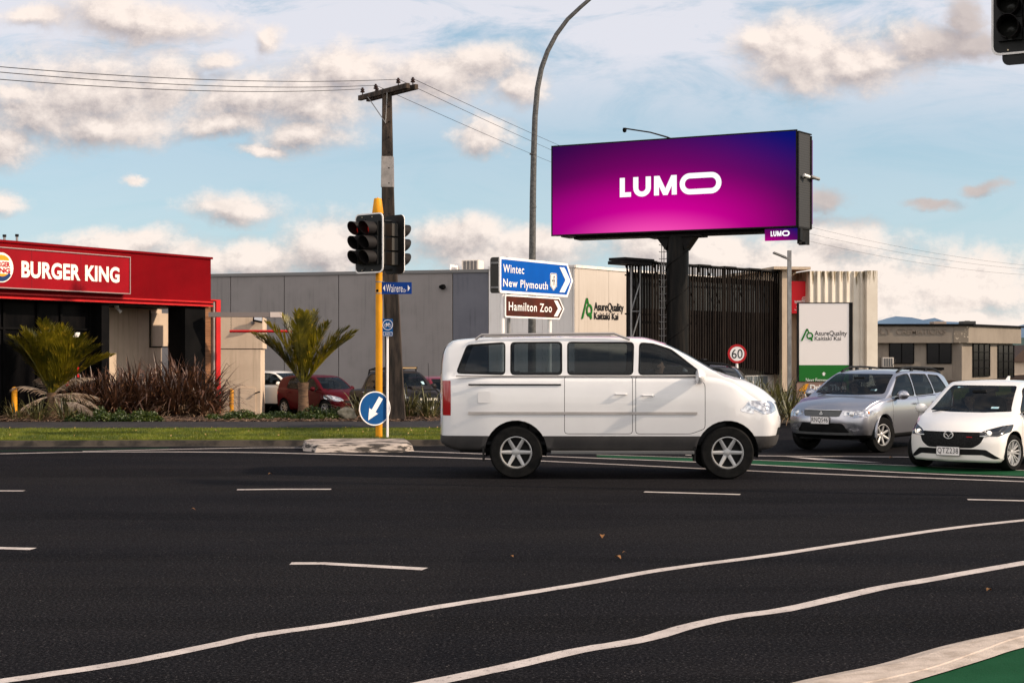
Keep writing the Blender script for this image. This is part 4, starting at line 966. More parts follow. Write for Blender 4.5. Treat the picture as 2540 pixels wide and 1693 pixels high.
mb = MB(); a, z1_ = dpt(2009,953); b, z0_ = dpt(2052,968); add_text(mb,'Drive Thru',a,b+0.6,z0_,z1_,-0.012,bold=0.04); mb.prism([dpt(1996,978),dpt(2005,958),dpt(2002,976),dpt(1999,985)],-0.012,-0.004); mb.build('lettering', M_WHITE, ds)
# ================================================================ DIRECTION SIGNS
dp = Plane(1237, 32.4, 0.635, 1.0); DZ = 0.11
dsg = dp.thing('direction_sign', 'blue arrow shaped direction sign above a brown one on two pale posts', 'road sign', z=DZ)
def dq(px, pyy): t, z = dp.at(px, pyy); return (t, z-DZ)
def arrow_board(name, tl, bl, tipx, shx, field, legend, ptop, pbot, y=0.0):
    pass
xl, zt_ = dq(1237,636); zb0 = dq(1237,726)[1]; xs = dq(1405,700)[0]; xt = dq(1419,700)[0]; zm = (zt_+zb0)/2
def shape(x0,xsh,xtip,z0,z1,r=0.05): return [(x0,z0+r),(x0+r*0.3,z0+r*0.3),(x0+r,z0),(xsh,z0),(xtip,(z0+z1)/2),(xsh,z1),(x0+r,z1),(x0+r*0.3,z1-r*0.3),(x0,z1-r)]
out_ = shape(xl,xs,xt,zb0,zt_); inn = shape(xl+0.06,xs-0.035,xt-0.085,zb0+0.055,zt_-0.055,0.03)
mb = MB(); mb.ring(out_,inn,-0.03,0.0); brd = mb.build('board_border', M_SIGNW, dsg)
mb = MB(); mb.prism(inn,-0.028,-0.002); bl_ = mb.build('board', M_BLUE, dsg)
def chevron(x0,x1,z0,z1,wd): zm_=(z0+z1)/2; return [(x0,z1),(x0+wd,z1),(x1,zm_),(x0+wd,z0),(x0,z0),(x1-wd,zm_)]
xa = dq(1385,700)[0]; xb = dq(1412,700)[0]
mb = MB(); cv = chevron(xa,xb,zb0+0.11,zt_-0.11,0.24)
for poly in ([cv[0],cv[1],cv[2],cv[5]],[cv[5],cv[2],cv[3],cv[4]]): mb.prism(poly,-0.036,-0.030)
mb.build('chevron', M_SIGNW, bl_)
mb = MB(); a = dq(1245,660)[0]
z1 = zt_-0.165; hT = 0.19
add_text(mb,'Wintec',a,dq(1297,670)[0],z1-hT,z1,-0.034,bold=0.012,spacing=1.12)
z1b = z1-0.33; add_text(mb,'New Plymouth',a,dq(1356,700)[0],z1b-hT-0.05,z1b,-0.034,bold=0.012,spacing=1.12); mb.build('lettering', M_SIGNW, bl_)
sx0, sx1 = dq(1362,690)[0], dq(1378.5,690)[0]; s1 = zt_-0.27; s0 = s1-0.42; scx = (sx0+sx1)/2
sh = [(scx,s0),(sx1,s0+0.11),(sx1,s1-0.03),(sx1-0.04,s1),(sx0+0.04,s1),(sx0,s1-0.03),(sx0,s0+0.11)]
mb = MB(); mb.prism(sh,-0.034,-0.030); shd = mb.build('shield', M_SIGNW, bl_)
mb = MB(); sh2 = [(scx+(x-scx)*0.9, (s0+s1)/2+(z-(s0+s1)/2)*0.94) for x,z in sh]; sh3 = [(scx+(x-scx)*0.8, (s0+s1)/2+(z-(s0+s1)/2)*0.88) for x,z in sh]
mb.ring(sh2,sh3,-0.036,-0.0345); add_text(mb,'HR',sx0+0.075,sx1-0.075,s0+0.12,s1-0.06,-0.036,bold=0.0); mb.build('shield_lettering', M_INK, bl_)
# brown board
xl2, zt2 = dq(1250.5,730); zb2 = dq(1250.5,787)[1]; xs2 = dq(1385,760)[0]; xt2 = dq(1397,760)[0]
o2 = shape(xl2,xs2,xt2,zb2,zt2,0.04); i2 = shape(xl2+0.035,xs2-0.02,xt2-0.055,zb2+0.035,zt2-0.035,0.02)
mb = MB(); mb.ring(o2,i2,-0.03,0.0); mb.build('board_border', M_SIGNW, dsg)
mb = MB(); mb.prism(i2,-0.028,-0.002); br_ = mb.build('board', M_BROWN, dsg); br_['label'] = 'brown arrow board with Hamilton Zoo lettering'
mb = MB(); xa = dq(1371,760)[0]; xb = dq(1390,760)[0]; cv = chevron(xa,xb,zb2+0.07,zt2-0.07,0.17)
for poly in ([cv[0],cv[1],cv[2],cv[5]],[cv[5],cv[2],cv[3],cv[4]]): mb.prism(poly,-0.036,-0.030)
mb.build('chevron', M_SIGNW, br_)
mb = MB(); zc = (zt2+zb2)/2; add_text(mb,'Hamilton Zoo',dq(1259,760)[0],dq(1366,760)[0],zc-0.10,zc+0.10,-0.034,bold=0.012,spacing=1.12); mb.build('lettering', M_SIGNW, br_)
# posts
for p in (1252,1369):
    t = dq(p,800)[0]; mb = MB(); mb.tube([(t,0.07,0),(t,0.07,zt_-0.15)],0.055,14); mb.build('post', M_SIGNW, dsg, smooth=True)
mb = MB()
for z in (zt_-0.2,zb0+0.15,zt2-0.1,zb2+0.12): mb.box(xl2+0.05,xs2-0.1,0.002,0.012,z-0.02,z+0.02)
mb.build('mounting_rail', M_GALV, dsg)
# second board seen from behind at the left
xb0, zb1 = dq(1216,638); zb1b = dq(1216,726)[1]
dp2 = Plane(1216, 33.2, 0.88, -0.4)
bs = dp2.thing('back_of_sign', 'dark back of a road sign board behind the blue direction sign', 'road sign', z=DZ)
t1 = dp2.T(1262); z1 = dp2.at(1216,638)[1]-DZ; z0 = dp2.at(1216,727)[1]-DZ
mb = MB(); mb.prism(rrect(0,t1,z0,z1,0.06),0.0,0.02); mb.build('board', M_BACK, bs)
mb = MB()
for f in (0.16,0.84): mb.box(0.03,t1,-0.03,-0.002,z0+(z1-z0)*f-0.02,z0+(z1-z0)*f+0.02)
mb.build('mounting_rail', M_GALV, bs)
mb = MB(); tq = dp2.T(1258); mb.tube([(tq,0.08,0),(tq,0.08,z1-0.1)],0.045,12); mb.build('post', M_GALV, bs)
# ================================================================ STREET LAMP (curved)
ld = 38.0
lp = thing('street_lamp', 'tall grey street lamp pole curving right out of the top of the frame', 'street lamp', (X(1319,ld),ld,0.1), 0)
pts = [(1319,1062),(1319.5,830),(1320.5,640),(1322,480),(1324,380),(1327,290),(1333,220),(1343,170),(1358,128),(1380,86),(1408,48),(1440,18),(1470,-8),(1530,-45),(1600,-68),(1680,-80)]
P3 = [(X(a,ld)-X(1319,ld),0,Z(b,ld)-0.1) for a,b in pts]; P3[0] = (0,0,0)
P3s = [P3[0]]+P3[1:]
rs = [0.115,0.105,0.092,0.085,0.08,0.075,0.072,0.068,0.064,0.06,0.056,0.053,0.05,0.047,0.045,0.045]
M_POLE = mat('weathered_pole', (0.13,0.125,0.12), 0.6, metal=0.3, col2=(0.07,0.068,0.066), scale=14, bump=0.2)
mb = MB(); mb.tube(P3s, rs, 16); mb.build('pole', M_POLE, lp, smooth=50)
for b in (382,513): z = Z(b,ld)-0.1; mb = MB(); mb.tube([(X(1322,ld)-X(1319,ld),0,z-0.02),(X(1322,ld)-X(1319,ld),0,z+0.02)],0.092,16); mb.build('joint_collar', M_POLE, lp)
e = P3[-1]; mb = MB(); mb.tube([(e[0]-0.1,0,e[2]),(e[0]+0.3,0,e[2]-0.02),(e[0]+0.9,0,e[2]-0.06)],[0.06,0.16,0.08],12); mb.build('lamp_head', M_GALV, lp, smooth=True)
# ================================================================ UTILITY POLE
ud = 39.0; UX = X(975,ud)
up = thing('utility_pole', 'tall dark concrete power pole with crossarm behind the traffic signal', 'power pole', (UX,ud,0.14), 0)
ztop = Z(222,ud)-0.14
M_UP = mat('old_concrete_pole', (0.085,0.060,0.045), 0.85, col2=(0.028,0.022,0.018), scale=2.5, stretch=(3,3,0.5), bump=0.4, bscale=20)
def uw(py_): return 0.245 + (0.125-0.245)*((1053-py_)/(1053-222))
segs = [1062,900,760,600,460,400,222]
xs_ = {1062:983,900:977,760:972,600:964,460:962,400:961,222:960}
mb = MB(); vs = []; 
for p in segs:
    z = max(0, Z(p,ud)-0.14); cxp = X(xs_[p],ud)-UX; w = uw(p); d2 = w*0.75
    for (sx,sy) in ((-1,-1),(-0.8,-1.15),(0.8,-1.15),(1,-1),(1,1),(-1,1)): vs.append((cxp+sx*w, sy*d2, z))
fs = []
for i in range(len(segs)-1):
    for k in range(6): fs.append((i*6+k,i*6+(k+1)%6,(i+1)*6+(k+1)%6,(i+1)*6+k))
fs += [tuple(range((len(segs)-1)*6,len(segs)*6))]
mb.add(vs,fs); mb.build('pole', M_UP, up)
mb = MB()
for k in range(14): z = ztop-0.5-k*0.42; mb.box(X(960,ud)-UX+0.05,X(960,ud)-UX+0.08,-0.155,-0.10-0.0,z,z+0.03)
mb.build('step_bolt', M_DKST, up)
zs0, zs1 = Z(465,ud)-0.14, Z(389,ud)-0.14; cxp = X(961.5,ud)-UX; vs=[]
for z,w in ((zs0,uw(465)+0.012),(zs1,uw(389)+0.012)):
    for (sx,sy) in ((-1,-1),(-0.8,-1.15),(0.8,-1.15),(1,-1),(1,1),(-1,1)): vs.append((cxp+sx*w, sy*(w*0.75), z))
mb = MB(); mb.add(vs,[(k,(k+1)%6,6+(k+1)%6,6+k) for k in range(6)]); mb.build('possum_guard', mat('guard_metal', (0.42,0.36,0.32), 0.45, metal=0.5, col2=(0.30,0.26,0.23), scale=4), up)
# crossarm
cA = Vector((X(902,40.0)-UX, 1.0, Z(241,40.0)-0.14)); cB = Vector((X(1023,38.1)-UX, -0.9, Z(218,38.1)-0.14)); 
cA.z = cB.z = (cA.z+cB.z)/2
ax = (cB-cA).normalized(); ay = Vector((-ax.y,ax.x,0)); Mc = Matrix(((ax.x,ay.x,0,cA.x),(ax.y,ay.y,0,cA.y),(ax.z,0,1,cA.z),(0,0,0,1)))
La = (cB-cA).length
mb = MB(); mb.box(0,La,-0.19,-0.08,-0.07,0.07,Mc); mb.box(0.0,La,0.08,0.19,-0.07,0.07,Mc); mb.build('crossarm', M_UP, up, bevel=0.01)
mb = MB(); cx0 = X(960,ud)-UX
mb.tube([Mc @ Vector((La*0.22,-0.2,-0.05)), Vector((cx0-0.02,-0.22,ztop-0.95)), Mc @ Vector((La*0.62,-0.2,-0.05))],0.014,6); mb.build('brace', M_GALV, up)
ins_pos = []
for f_, yy in ((0.06,-0.13),(0.20,0.13),(0.34,-0.13),(0.40,0.13),(0.80,-0.13),(0.93,0.13)):
    if f_ == 0.40: continue
    c = Mc @ Vector((La*f_,yy,0.07)); mb = MB()
    mb.lathe([(0.015,0),(0.015,0.07),(0.06,0.07),(0.065,0.10),(0.03,0.12),(0.055,0.13),(0.055,0.165),(0.025,0.18),(0.035,0.20),(0.0,0.215)],Matrix.Translation(c),12)
    mb.build('insulator', mat('brown_porcelain', (0.035,0.018,0.015), 0.25), up, smooth=True); ins_pos.append(c+Vector((UX,ud,0.14+0.17)))
# ================================================================ WIRES
M_WIRE = mat('wire', (0.012,0.010,0.010), 0.6)
def wire(a, b, sag, lb, grp, n=28, r=0.009):
    a, b = Vector(a), Vector(b); pts = []
    for i in range(n+1):
        t = i/n; p = a.lerp(b,t); p.z -= sag*4*t*(1-t); pts.append(p-a)
    rr = [r*(0.85+0.0*i) for i in range(n+1)]
    mb = MB(); mb.tube(pts, rr, 5, caps=False); o = mb.build('power_line', M_WIRE, loc=tuple(a), normals=False)
    tag(o, lb, 'wire', grp)
lw = {0:('lowest','lowest'),2:('middle',''),3:('topmost','')}
for (i, py0, dd, nm) in ((0,181,24,'lowest'),(2,160,24,'middle'),(3,149,24,'topmost')):
    # passes photo pixel (0, py0): extend to (-400)
    a = ins_pos[i]; d = 22.0; slope = (py0-149)*1.0
    e_ = Vector((X(-420,d), d, Z(py0-24,d)))
    wire(a, e_, 0.22, '%s of the three power lines running left from the crossarm' % nm, 'power lines left of the pole')
p2d = 135.0; p2x = X(1683,p2d); p2t = Z(480,p2d)
up2 = thing('far_utility_pole', 'second power pole, mostly hidden behind the billboard column', 'power pole', (p2x,p2d,-0.46), 0)
mb = MB(); mb.tube([(0,0,0),(0,0,p2t+0.3)],[0.24,0.14],10); mb.build('pole', M_UP, up2)
mb = MB(); mb.box(-1.1,1.1,-0.06,0.06,p2t+0.26,p2t+0.40); mb.build('crossarm', M_UP, up2)
for (i, xo, pyr, nm) in ((4,1.0,668,'topmost'),(3,0.1,674,'middle'),(2,-1.0,686,'lowest')):
    a = ins_pos[i]; e_ = Vector((p2x+xo, p2d, p2t-(4-i)*0.45))
    wire(a, e_, 0.35, '%s of the three power lines between the dark pole and the billboard' % nm, 'power lines right of the pole', n=30)
    d = 190.0; f_ = Vector((X(2720,d), d, Z(pyr,d)))
    wire(e_, f_, 1.6+0.5*(4-i)*0.3, '%s of the power lines leaving the billboard toward the right edge' % nm, 'power lines right of the billboard', r=0.014, n=40)
# ================================================================ TRAFFIC SIGNALS
M_SB = mat('signal_black', (0.006,0.006,0.006), 0.5, spec=0.25, col2=(0.010,0.010,0.010), scale=5)
M_VIS = mat('visor_black', (0.012,0.010,0.010), 0.7, spec=0.2)
M_LRED = mat('lens_red', (0.25,0.005,0.003), 0.3, emit=(1.0,0.02,0.01), es=0.16); M_LOFF = mat('lens_off', (0.02,0.02,0.018), 0.2)
M_BOLT = mat('bolt', (0.5,0.42,0.3), 0.4, metal=0.7)
def signal_head(parent, M, cols, rows=3, lit=True, S=1.0, lbl=None):
    pw_, ph = (0.84*S if cols == 2 else 0.62*S), 1.30*S
    def mk(mb, name, m, par, **k):
        mb.v = [tuple(M @ Vector(v)) for v in mb.v]; return mb.build(name, m, par, **k)
    o = rrect(-pw_/2,pw_/2,-ph/2,ph/2,0.11); i = rrect(-pw_/2+0.028,pw_/2-0.028,-ph/2+0.028,ph/2-0.028,0.09)
    mb = MB(); mb.prism(i,-0.005,0.008); parent = mk(mb,'signal_head',M_SB,parent)
    if lbl: parent['label'] = lbl
    mb = MB(); mb.ring(o,i,-0.008,0.010); mk(mb,'backboard_border',M_SIGNW,parent)
    mb = MB(); mb.prism(o,0.0101,0.016); mk(mb,'backboard_rear',M_SB,parent)
    sp, r = 0.315*S, 0.145*S
    xs2 = (-0.165*S,0.165*S) if cols == 2 else (0.0,)
    for cx in xs2:
        mb = MB()
        for k in range(rows):
            z = (1-k)*sp; mb.box(cx-0.155*S,cx+0.155*S,-0.07,0.0-0.006,z-sp/2+0.004,z+sp/2-0.004)
        mk(mb,'signal_body',M_SB,parent)
        mb = MB()
        for k in range(rows): z = (1-k)*sp; mb.box(cx-0.12*S,cx+0.12*S,0.017,0.20,z-sp/2+0.02,z+sp/2-0.02)
        mk(mb,'rear_housing',mat('housing_grey', (0.05,0.045,0.04), 0.6),parent)
        for k in range(rows):
            z = (1-k)*sp; n = 26; L1, L0 = 0.34*S, 0.17*S; vs = []
            gap = 12
            for j in range(n):   # tunnel visor, longer on top, open at bottom
                a = R(-90+gap+(360-2*gap)*j/(n-1)); top = (math.sin(a)+1)/2; L = L0+(L1-L0)*top**0.7
                for (rr_, yy) in ((r,-0.07),(r*1.0,-0.07-L),(r*0.95,-0.07-L),(r*0.95,-0.07)): vs.append((cx+rr_*math.cos(a), yy, z+rr_*math.sin(a)))
            fs = []
            for j in range(n-1):
                for q in range(4): fs.append((j*4+q,j*4+(q+1)%4,(j+1)*4+(q+1)%4,(j+1)*4+q))
            mb = MB(); mb.add(vs,fs); mk(mb,'visor',M_VIS,parent,smooth=40)
            mb = MB(); mb.lathe([(0.0,0.03),(r*0.5,0.024),(r*0.93,0.0)],Matrix.Translation((cx,-0.075,z)) @ Matrix.Rotation(R(90),4,'X'),22)
            mk(mb,'lens',M_LRED if (k == 0 and lit) else M_LOFF,parent,smooth=True)
    mb = MB()
    for bx in (-0.2*S,0.1*S):
        for z in (-ph/2+0.06,ph/2-0.08): mb.lathe([(0.012,0),(0.012,0.012),(0,0.014)],Matrix.Translation((bx,-0.006,z)) @ Matrix.Rotation(R(90),4,'X'),8)
    mk(mb,'fixing_bolt',M_BOLT,parent)
td = 31.2
ts = thing('traffic_signal', 'yellow signal pole on the island with red lit twin heads and blue arrow disc', 'traffic signal', (X(940,td),td,0.15), 0)
tz = lambda p: Z(p,td)-0.15; tx = lambda p: X(p,td)-X(940,td)
mb = MB(); mb.lathe([(0.075,-0.02),(0.075,tz(540))],None,20); mb.build('pole', M_YEL, ts, smooth=True)
mb = MB(); mb.lathe([(0.12,tz(530)),(0.125,tz(528)),(0.085,tz(494)),(0.075,tz(492)),(0.012,tz(491.5)),(0.01,tz(489)),(0,tz(489))],Matrix.Translation((tx(937),0,0)),22); mb.build('pole_cap', M_YEL, ts, smooth=True)
Mh = Matrix.Translation((tx(918),-0.22,tz(605))) @ Matrix.Rotation(R(-38),4,'Z')
signal_head(ts, Mh, 2)
Mh2 = Matrix.Translation((tx(978),0.16,tz(605.5))) @ Matrix.Rotation(R(-20+158),4,'Z')
signal_head(ts, Mh2, 1, lit=False, lbl='rear facing signal head seen from behind')
for p in (548,668): z = tz(p); mb = MB(); mb.tube([(tx(905),-0.14,z),(0,0,z),(tx(972),0.10,z)],0.03,8); mb.tube([(0,0,z-0.05),(0,0,z+0.05)],0.09,16); mb.build('mounting_bracket', M_SB, ts)
# street name blade
mb = MB(); x0, x1 = tx(948), tx(1021.5); z0, z1 = tz(729), tz(700); mb.box(x0,x1,-0.045,-0.015,z0,z1); bl = mb.build('street_name_blade', M_BLUE2, ts)
mb = MB(); add_text(mb,'Wairere',tx(958.5),tx(999),tz(724.5),tz(705),-0.05,bold=0.0,spacing=1.08)
mb.build('blade_lettering', M_SIGNW, bl)
mb = MB(); add_text(mb,'Dr',tx(1001.5),tx(1008),tz(724.5),tz(716.5),-0.05)
zc = (z0+z1)/2; mb.prism([(tx(950.5),zc),(tx(955.5),zc+0.07),(tx(955.5),zc-0.07)],-0.05,-0.046); mb.prism([(tx(1017.5),zc),(tx(1012),zc+0.07),(tx(1012),zc-0.07)],-0.05,-0.046); mb.build('blade_lettering', M_SIGNW, bl)
mb = MB()
for p in (699,727): z = tz(p); mb.tube([(0,0,z-0.012),(0,0,z+0.012)],0.082,18); mb.box(0.05,x0+0.05,-0.03,-0.01,z-0.015,z+0.015)
mb.build('clamp', M_GALV, ts)
mb = MB(); mb.prism(circle(-0.03,tz(721),0.03,12),-0.082,-0.074); mb.build('pole_sticker', M_BLK, ts)
# keep left disc
dx, dzc = tx(933), tz(1011); rz_, rx_ = (tz(969)-tz(1053))/2, (tx(962.5)-tx(904))/2
Md = Matrix.Translation((dx,-0.30,dzc)) @ Matrix.Rotation(R(30),4,'Z')
rr0 = rz_
def mkd(mb,name,m,par): mb.v = [tuple(Md @ Vector(v)) for v in mb.v]; return mb.build(name,m,par)
mb = MB(); mb.ring(circle(0,0,rr0,48),circle(0,0,rr0*0.94,48),-0.006,0.004); dsc = mkd(mb,'disc_border',M_SIGNW,ts)
mb = MB(); mb.prism(circle(0,0,rr0*0.94,48),-0.004,0.003); dk = mkd(mb,'arrow_disc',M_BLUE3,ts)
mb = MB(); ang = R(225); w = 0.052
u = Vector((math.cos(R(-122)),math.sin(R(-122)))); v2 = Vector((-u.y,u.x))
def ap(a,b): p = u*a+v2*b; return (p.x,p.y)
mb.prism([ap(-0.27,-w),ap(-0.27,w),ap(0.06,w),ap(0.06,-w)],-0.009,-0.0045)
mb.prism([ap(0.061,-w*2.3),ap(0.02,-w*2.7),ap(0.30,0),ap(0.02,w*2.7),ap(0.061,w*2.3)],-0.009,-0.0045); mkd(mb,'white_arrow',M_SIGNW,dk)
mb = MB(); mb.prism(circle(0,0,rr0*0.97,40),0.006,0.012); mkd(mb,'disc_back',M_GALV,ts)
# cycle lane sign on its own thin post
cd = 31.0
cs = thing('cycle_sign', 'small blue bicycle sign reading ENDS on a thin white post beside the signal', 'road sign', (X(961,cd),cd,0.15), 0)
cx = lambda p: X(p,cd)-X(961,cd); cz = lambda p: Z(p,cd)-0.15
mb = MB(); mb.lathe([(0.026,0),(0.026,cz(795))],None,12); mb.build('post', M_SIGNW, cs, smooth=True)
mb = MB(); mb.prism(rrect(cx(949),cx(975),cz(834),cz(790.5),0.015),-0.045,-0.035); cbp = mb.build('board', M_BLUE3, cs)
mb = MB(); c0 = cx(962); c1 = cz(805.5); mb.ring(circle(c0,c1,0.112,28),circle(c0,c1,0.102,28),-0.05,-0.046)
def ringat(x,z,r): mb.ring(circle(x,z,r,16),circle(x,z,r-0.006,16),-0.05,-0.046)
ringat(c0-0.045,c1-0.015,0.034); ringat(c0+0.045,c1-0.015,0.034)
for p,q in (((-0.045,-0.015),(-0.02,0.025)),((-0.02,0.025),(0.025,0.025)),((0.0,-0.015),(0.03,0.035)),((0.03,0.035),(0.045,-0.015)),((-0.045,-0.015),(0.0,-0.015)),((0.0,-0.015),(-0.025,0.035)),((0.015,0.04),(0.04,0.037)),((-0.04,0.037),(-0.012,0.037))):
    mb.tube([(c0+p[0],-0.048,c1+p[1]),(c0+q[0],-0.048,c1+q[1])],0.0035,4)
mb.ring(rrect(cx(950.5),cx(973.5),cz(832.5),cz(823),0.012),rrect(cx(951.3),cx(972.7),cz(831.8),cz(823.7),0.010),-0.05,-0.046)
add_text(mb,'ENDS',cx(955.5),cx(968.5),cz(830),cz(825.5),-0.048); mb.build('bicycle_symbol', M_SIGNW, cbp)
# near signal at top right
nd = 19.6
ns = thing('near_traffic_signal', 'unlit black traffic signal head cut off by the top right corner', 'traffic signal', (X(2660,nd),nd,0.0), 0)
nx = lambda p: X(p,nd)-X(2660,nd)
Mn = Matrix.Translation((nx(2532),-0.1,Z(55,nd)+0.20)) @ Matrix.Rotation(R(-27),4,'Z')
signal_head(ns, Mn, 2, lit=False)
mb = MB(); mb.prism(rrect(-0.28,0.42,-0.79,-0.55,0.09),0.02,0.05); mb.v = [tuple(Mn @ Vector(v)) for v in mb.v]; mb.build('lower_backboard', M_SB, ns)
mb = MB(); mb.lathe([(0.09,0),(0.08,Z(55,nd)+1.5)],None,18); mb.build('pole', M_YEL, ns, smooth=True)
for dz_ in (-0.4,0.4): mb = MB(); mb.tube([(0,0,Z(55,nd)+dz_),(nx(2560),0.0,Z(55,nd)+dz_)],0.035,8); mb.build('mounting_bracket', M_SB, ns)
# ================================================================ SPEED SIGN, LIGHT POLE
sd = 45.0
s6 = thing('speed_sign', 'round white speed sign with red ring reading 60 on a white post', 'road sign', (X(1828,sd),sd,0.0), 0)
r6 = 23.5/F*sd; zc = Z(877,sd)
mb = MB(); mb.ring(circle(0,zc,r6,48),circle(0,zc,r6*0.76,48),-0.05,-0.035); rg = mb.build('red_ring', mat('sign_red', (0.42,0.012,0.016), 0.45), s6)
mb = MB(); mb.prism(circle(0,zc,r6*0.762,48),-0.047,-0.036); fc = mb.build('sign_face', M_SIGNW, s6)
mb = MB(); add_text(mb,'60',-13.5/F*sd,13.5/F*sd,zc-11.5/F*sd,zc+11.5/F*sd,-0.052,bold=0.0); mb.build('lettering', M_INK, fc)
mb = MB(); mb.lathe([(0.04,0),(0.04,zc+0.1)],None,12); mb.build('post', M_SIGNW, s6, smooth=True)
ad = 56.0
lpo = thing('car_park_light', 'slim grey square light pole with a tilted floodlight left of the red wall sign', 'light pole', (X(1958,ad),ad,-0.37), 0)
zt6 = Z(621,ad)+0.37; w = 4.5/F*ad
mb = MB(); mb.box(-w,w,-w,w,0,zt6); mb.build('pole', M_GALV, lpo)
mb = MB(); M = Matrix.Translation((-0.36,-0.05,zt6-0.2)) @ Matrix.Rotation(R(22),4,'Y'); mb.box(-0.30,0.22,-0.16,0.16,-0.03,0.03,M); mb.box(0.05,0.36,-0.05,0.05,-0.05,0.02,M); mb.build('lamp_head', mat('lamp_grey', (0.22,0.2,0.19), 0.4, metal=0.4), lpo)
mb = MB(); mb.box(-0.27,0.0,-0.13,0.13,-0.036,-0.031,M); mb.build('lamp_glass', mat('lamp_glass', (0.5,0.5,0.48), 0.2), lpo)
# ================================================================ VEHICLES
def lerpl(pl, x):
    if x <= pl[0][0]: return pl[0][1]
    if x >= pl[-1][0]: return pl[-1][1]
    for i in range(len(pl)-1):
        if pl[i][0] <= x <= pl[i+1][0]:
            n = len(pl); h = pl[i+1][0]-pl[i][0]; t = (x-pl[i][0])/h
            d = (pl[i+1][1]-pl[i][1])/h
            dp_ = (pl[i][1]-pl[i-1][1])/(pl[i][0]-pl[i-1][0]) if i > 0 else d
            dn = (pl[i+2][1]-pl[i+1][1])/(pl[i+2][0]-pl[i+1][0]) if i+2 < n else d
            m0 = 0 if dp_*d <= 0 else 2*dp_*d/(dp_+d); m1 = 0 if dn*d <= 0 else 2*dn*d/(dn+d)
            if i == 0: m0 = d
            if i+2 >= n: m1 = d
            t2, t3 = t*t, t*t*t
            return (2*t3-3*t2+1)*pl[i][1]+(t3-2*t2+t)*h*m0+(-2*t3+3*t2)*pl[i+1][1]+(t3-t2)*h*m1
def sstep(a, b, x):
    t = min(max((x-a)/(b-a), 0), 1); return t*t*(3-2*t)
def knife(bm, poly, axis, filt):
    """cut the outline into the surface, return the faces inside it"""
    def pr(v): return (v.x, v.z) if axis == 'y' else ((v.y, v.z) if axis == 'x' else (v.x, v.y))
    n = len(poly)
    for i in range(n):
        a, b = poly[i], poly[(i+1) % n]
        if math.hypot(b[0]-a[0], b[1]-a[1]) < 1e-5: continue
        lx, hx, lz, hz = min(a[0],b[0])-.01, max(a[0],b[0])+.01, min(a[1],b[1])-.01, max(a[1],b[1])+.01
        fs = []
        for f in bm.faces:
            if not filt(f): continue
            q = [pr(v.co) for v in f.verts]
            if max(p[0] for p in q) < lx or min(p[0] for p in q) > hx or max(p[1] for p in q) < lz or min(p[1] for p in q) > hz: continue
            fs.append(f)
        if not fs: continue
        nx, nz = -(b[1]-a[1]), b[0]-a[0]
        if axis == 'y': co, no = Vector((a[0],0,a[1])), Vector((nx,0,nz))
        elif axis == 'x': co, no = Vector((0,a[0],a[1])), Vector((0,nx,nz))
        else: co, no = Vector((a[0],a[1],0)), Vector((nx,nz,0))
        geo = list(set(fs) | {e for f in fs for e in f.edges} | {v for f in fs for v in f.verts})
        bmesh.ops.bisect_plane(bm, geom=geo, dist=1e-5, plane_co=co, plane_no=no.normalized())
    out = []
    for f in bm.faces:
        if not filt(f): continue
        x, z = pr(f.calc_center_median()); ins = False; j = n-1
        for i in range(n):
            if (poly[i][1] > z) != (poly[j][1] > z) and x < (poly[j][0]-poly[i][0])*(z-poly[i][1])/(poly[j][1]-poly[i][1])+poly[i][0]: ins = not ins
            j = i
        if ins: out.append(f)
    return out
def grow(poly, d):
    cx = sum(p[0] for p in poly)/len(poly); cz = sum(p[1] for p in poly)/len(poly); n = len(poly)
    ar = sum(poly[i][0]*poly[(i+1)%n][1]-poly[(i+1)%n][0]*poly[i][1] for i in range(n)); s = 1 if ar > 0 else -1
    out = []
    for i in range(n):
        a, b, c = Vector(poly[i-1]), Vector(poly[i]), Vector(poly[(i+1)%n])
        n1 = Vector(((b-a).y, -(b-a).x)).normalized()*s; n2 = Vector(((c-b).y, -(c-b).x)).normalized()*s
        m = (n1+n2); m = m/max(m.length_squared, 0.4)*2
        out.append((b.x+m.x*d, b.y+m.y*d))
    return out
def rpoly(poly, r=0.04, n=3):
    out = []; N_ = len(poly)
    for i in range(N_):
        a, b, c = Vector(poly[i-1]), Vector(poly[i]), Vector(poly[(i+1)%N_])
        ra = min(r, (a-b).length*0.45); rc = min(r, (c-b).length*0.45)
        p, q = b+(a-b).normalized()*ra, b+(c-b).normalized()*rc
        for k in range(n+1):
            t = k/n; v = p*(1-t)**2+b*2*t*(1-t)+q*t*t; out.append((v.x, v.y))
    return out
M_TYRE = mat('tyre_rubber', (0.006,0.006,0.006), 0.85, spec=0.08, col2=(0.011,0.0105,0.010), scale=10)
M_RIM = mat('alloy_rim', (0.40,0.39,0.38), 0.4, metal=0.4); M_RIMD = mat('rim_shadow', (0.015,0.015,0.015), 0.6)
M_PLAST = mat('black_plastic', (0.006,0.006,0.0065), 0.6, spec=0.15, col2=(0.010,0.010,0.010), scale=5)
M_GREYP = mat('grey_plastic', (0.10,0.10,0.10), 0.5)
M_INT = mat('cabin_trim', (0.016,0.016,0.017), 0.8); M_SEAT = mat('seat_fabric', (0.035,0.034,0.036), 0.9)
M_CHR = mat('chrome', (0.72,0.71,0.70), 0.28, metal=0.55)
M_LAMPB = mat('lamp_housing', (0.012,0.012,0.013), 0.15, spec=0.6); M_LAMPC = mat('lamp_clear', (0.60,0.60,0.62), 0.10, metal=0.7, coat=1.0, col2=(0.25,0.25,0.27), scale=16)
M_LON = mat('lamp_lit', (0.8,0.8,0.8), 0.2, emit=(1.0,0.86,0.66), es=0.9); M_AMB = mat('amber_lens', (0.70,0.22,0.05), 0.2, coat=1.0); M_TAIL = mat('tail_red', (0.30,0.01,0.01), 0.15, coat=1.0)
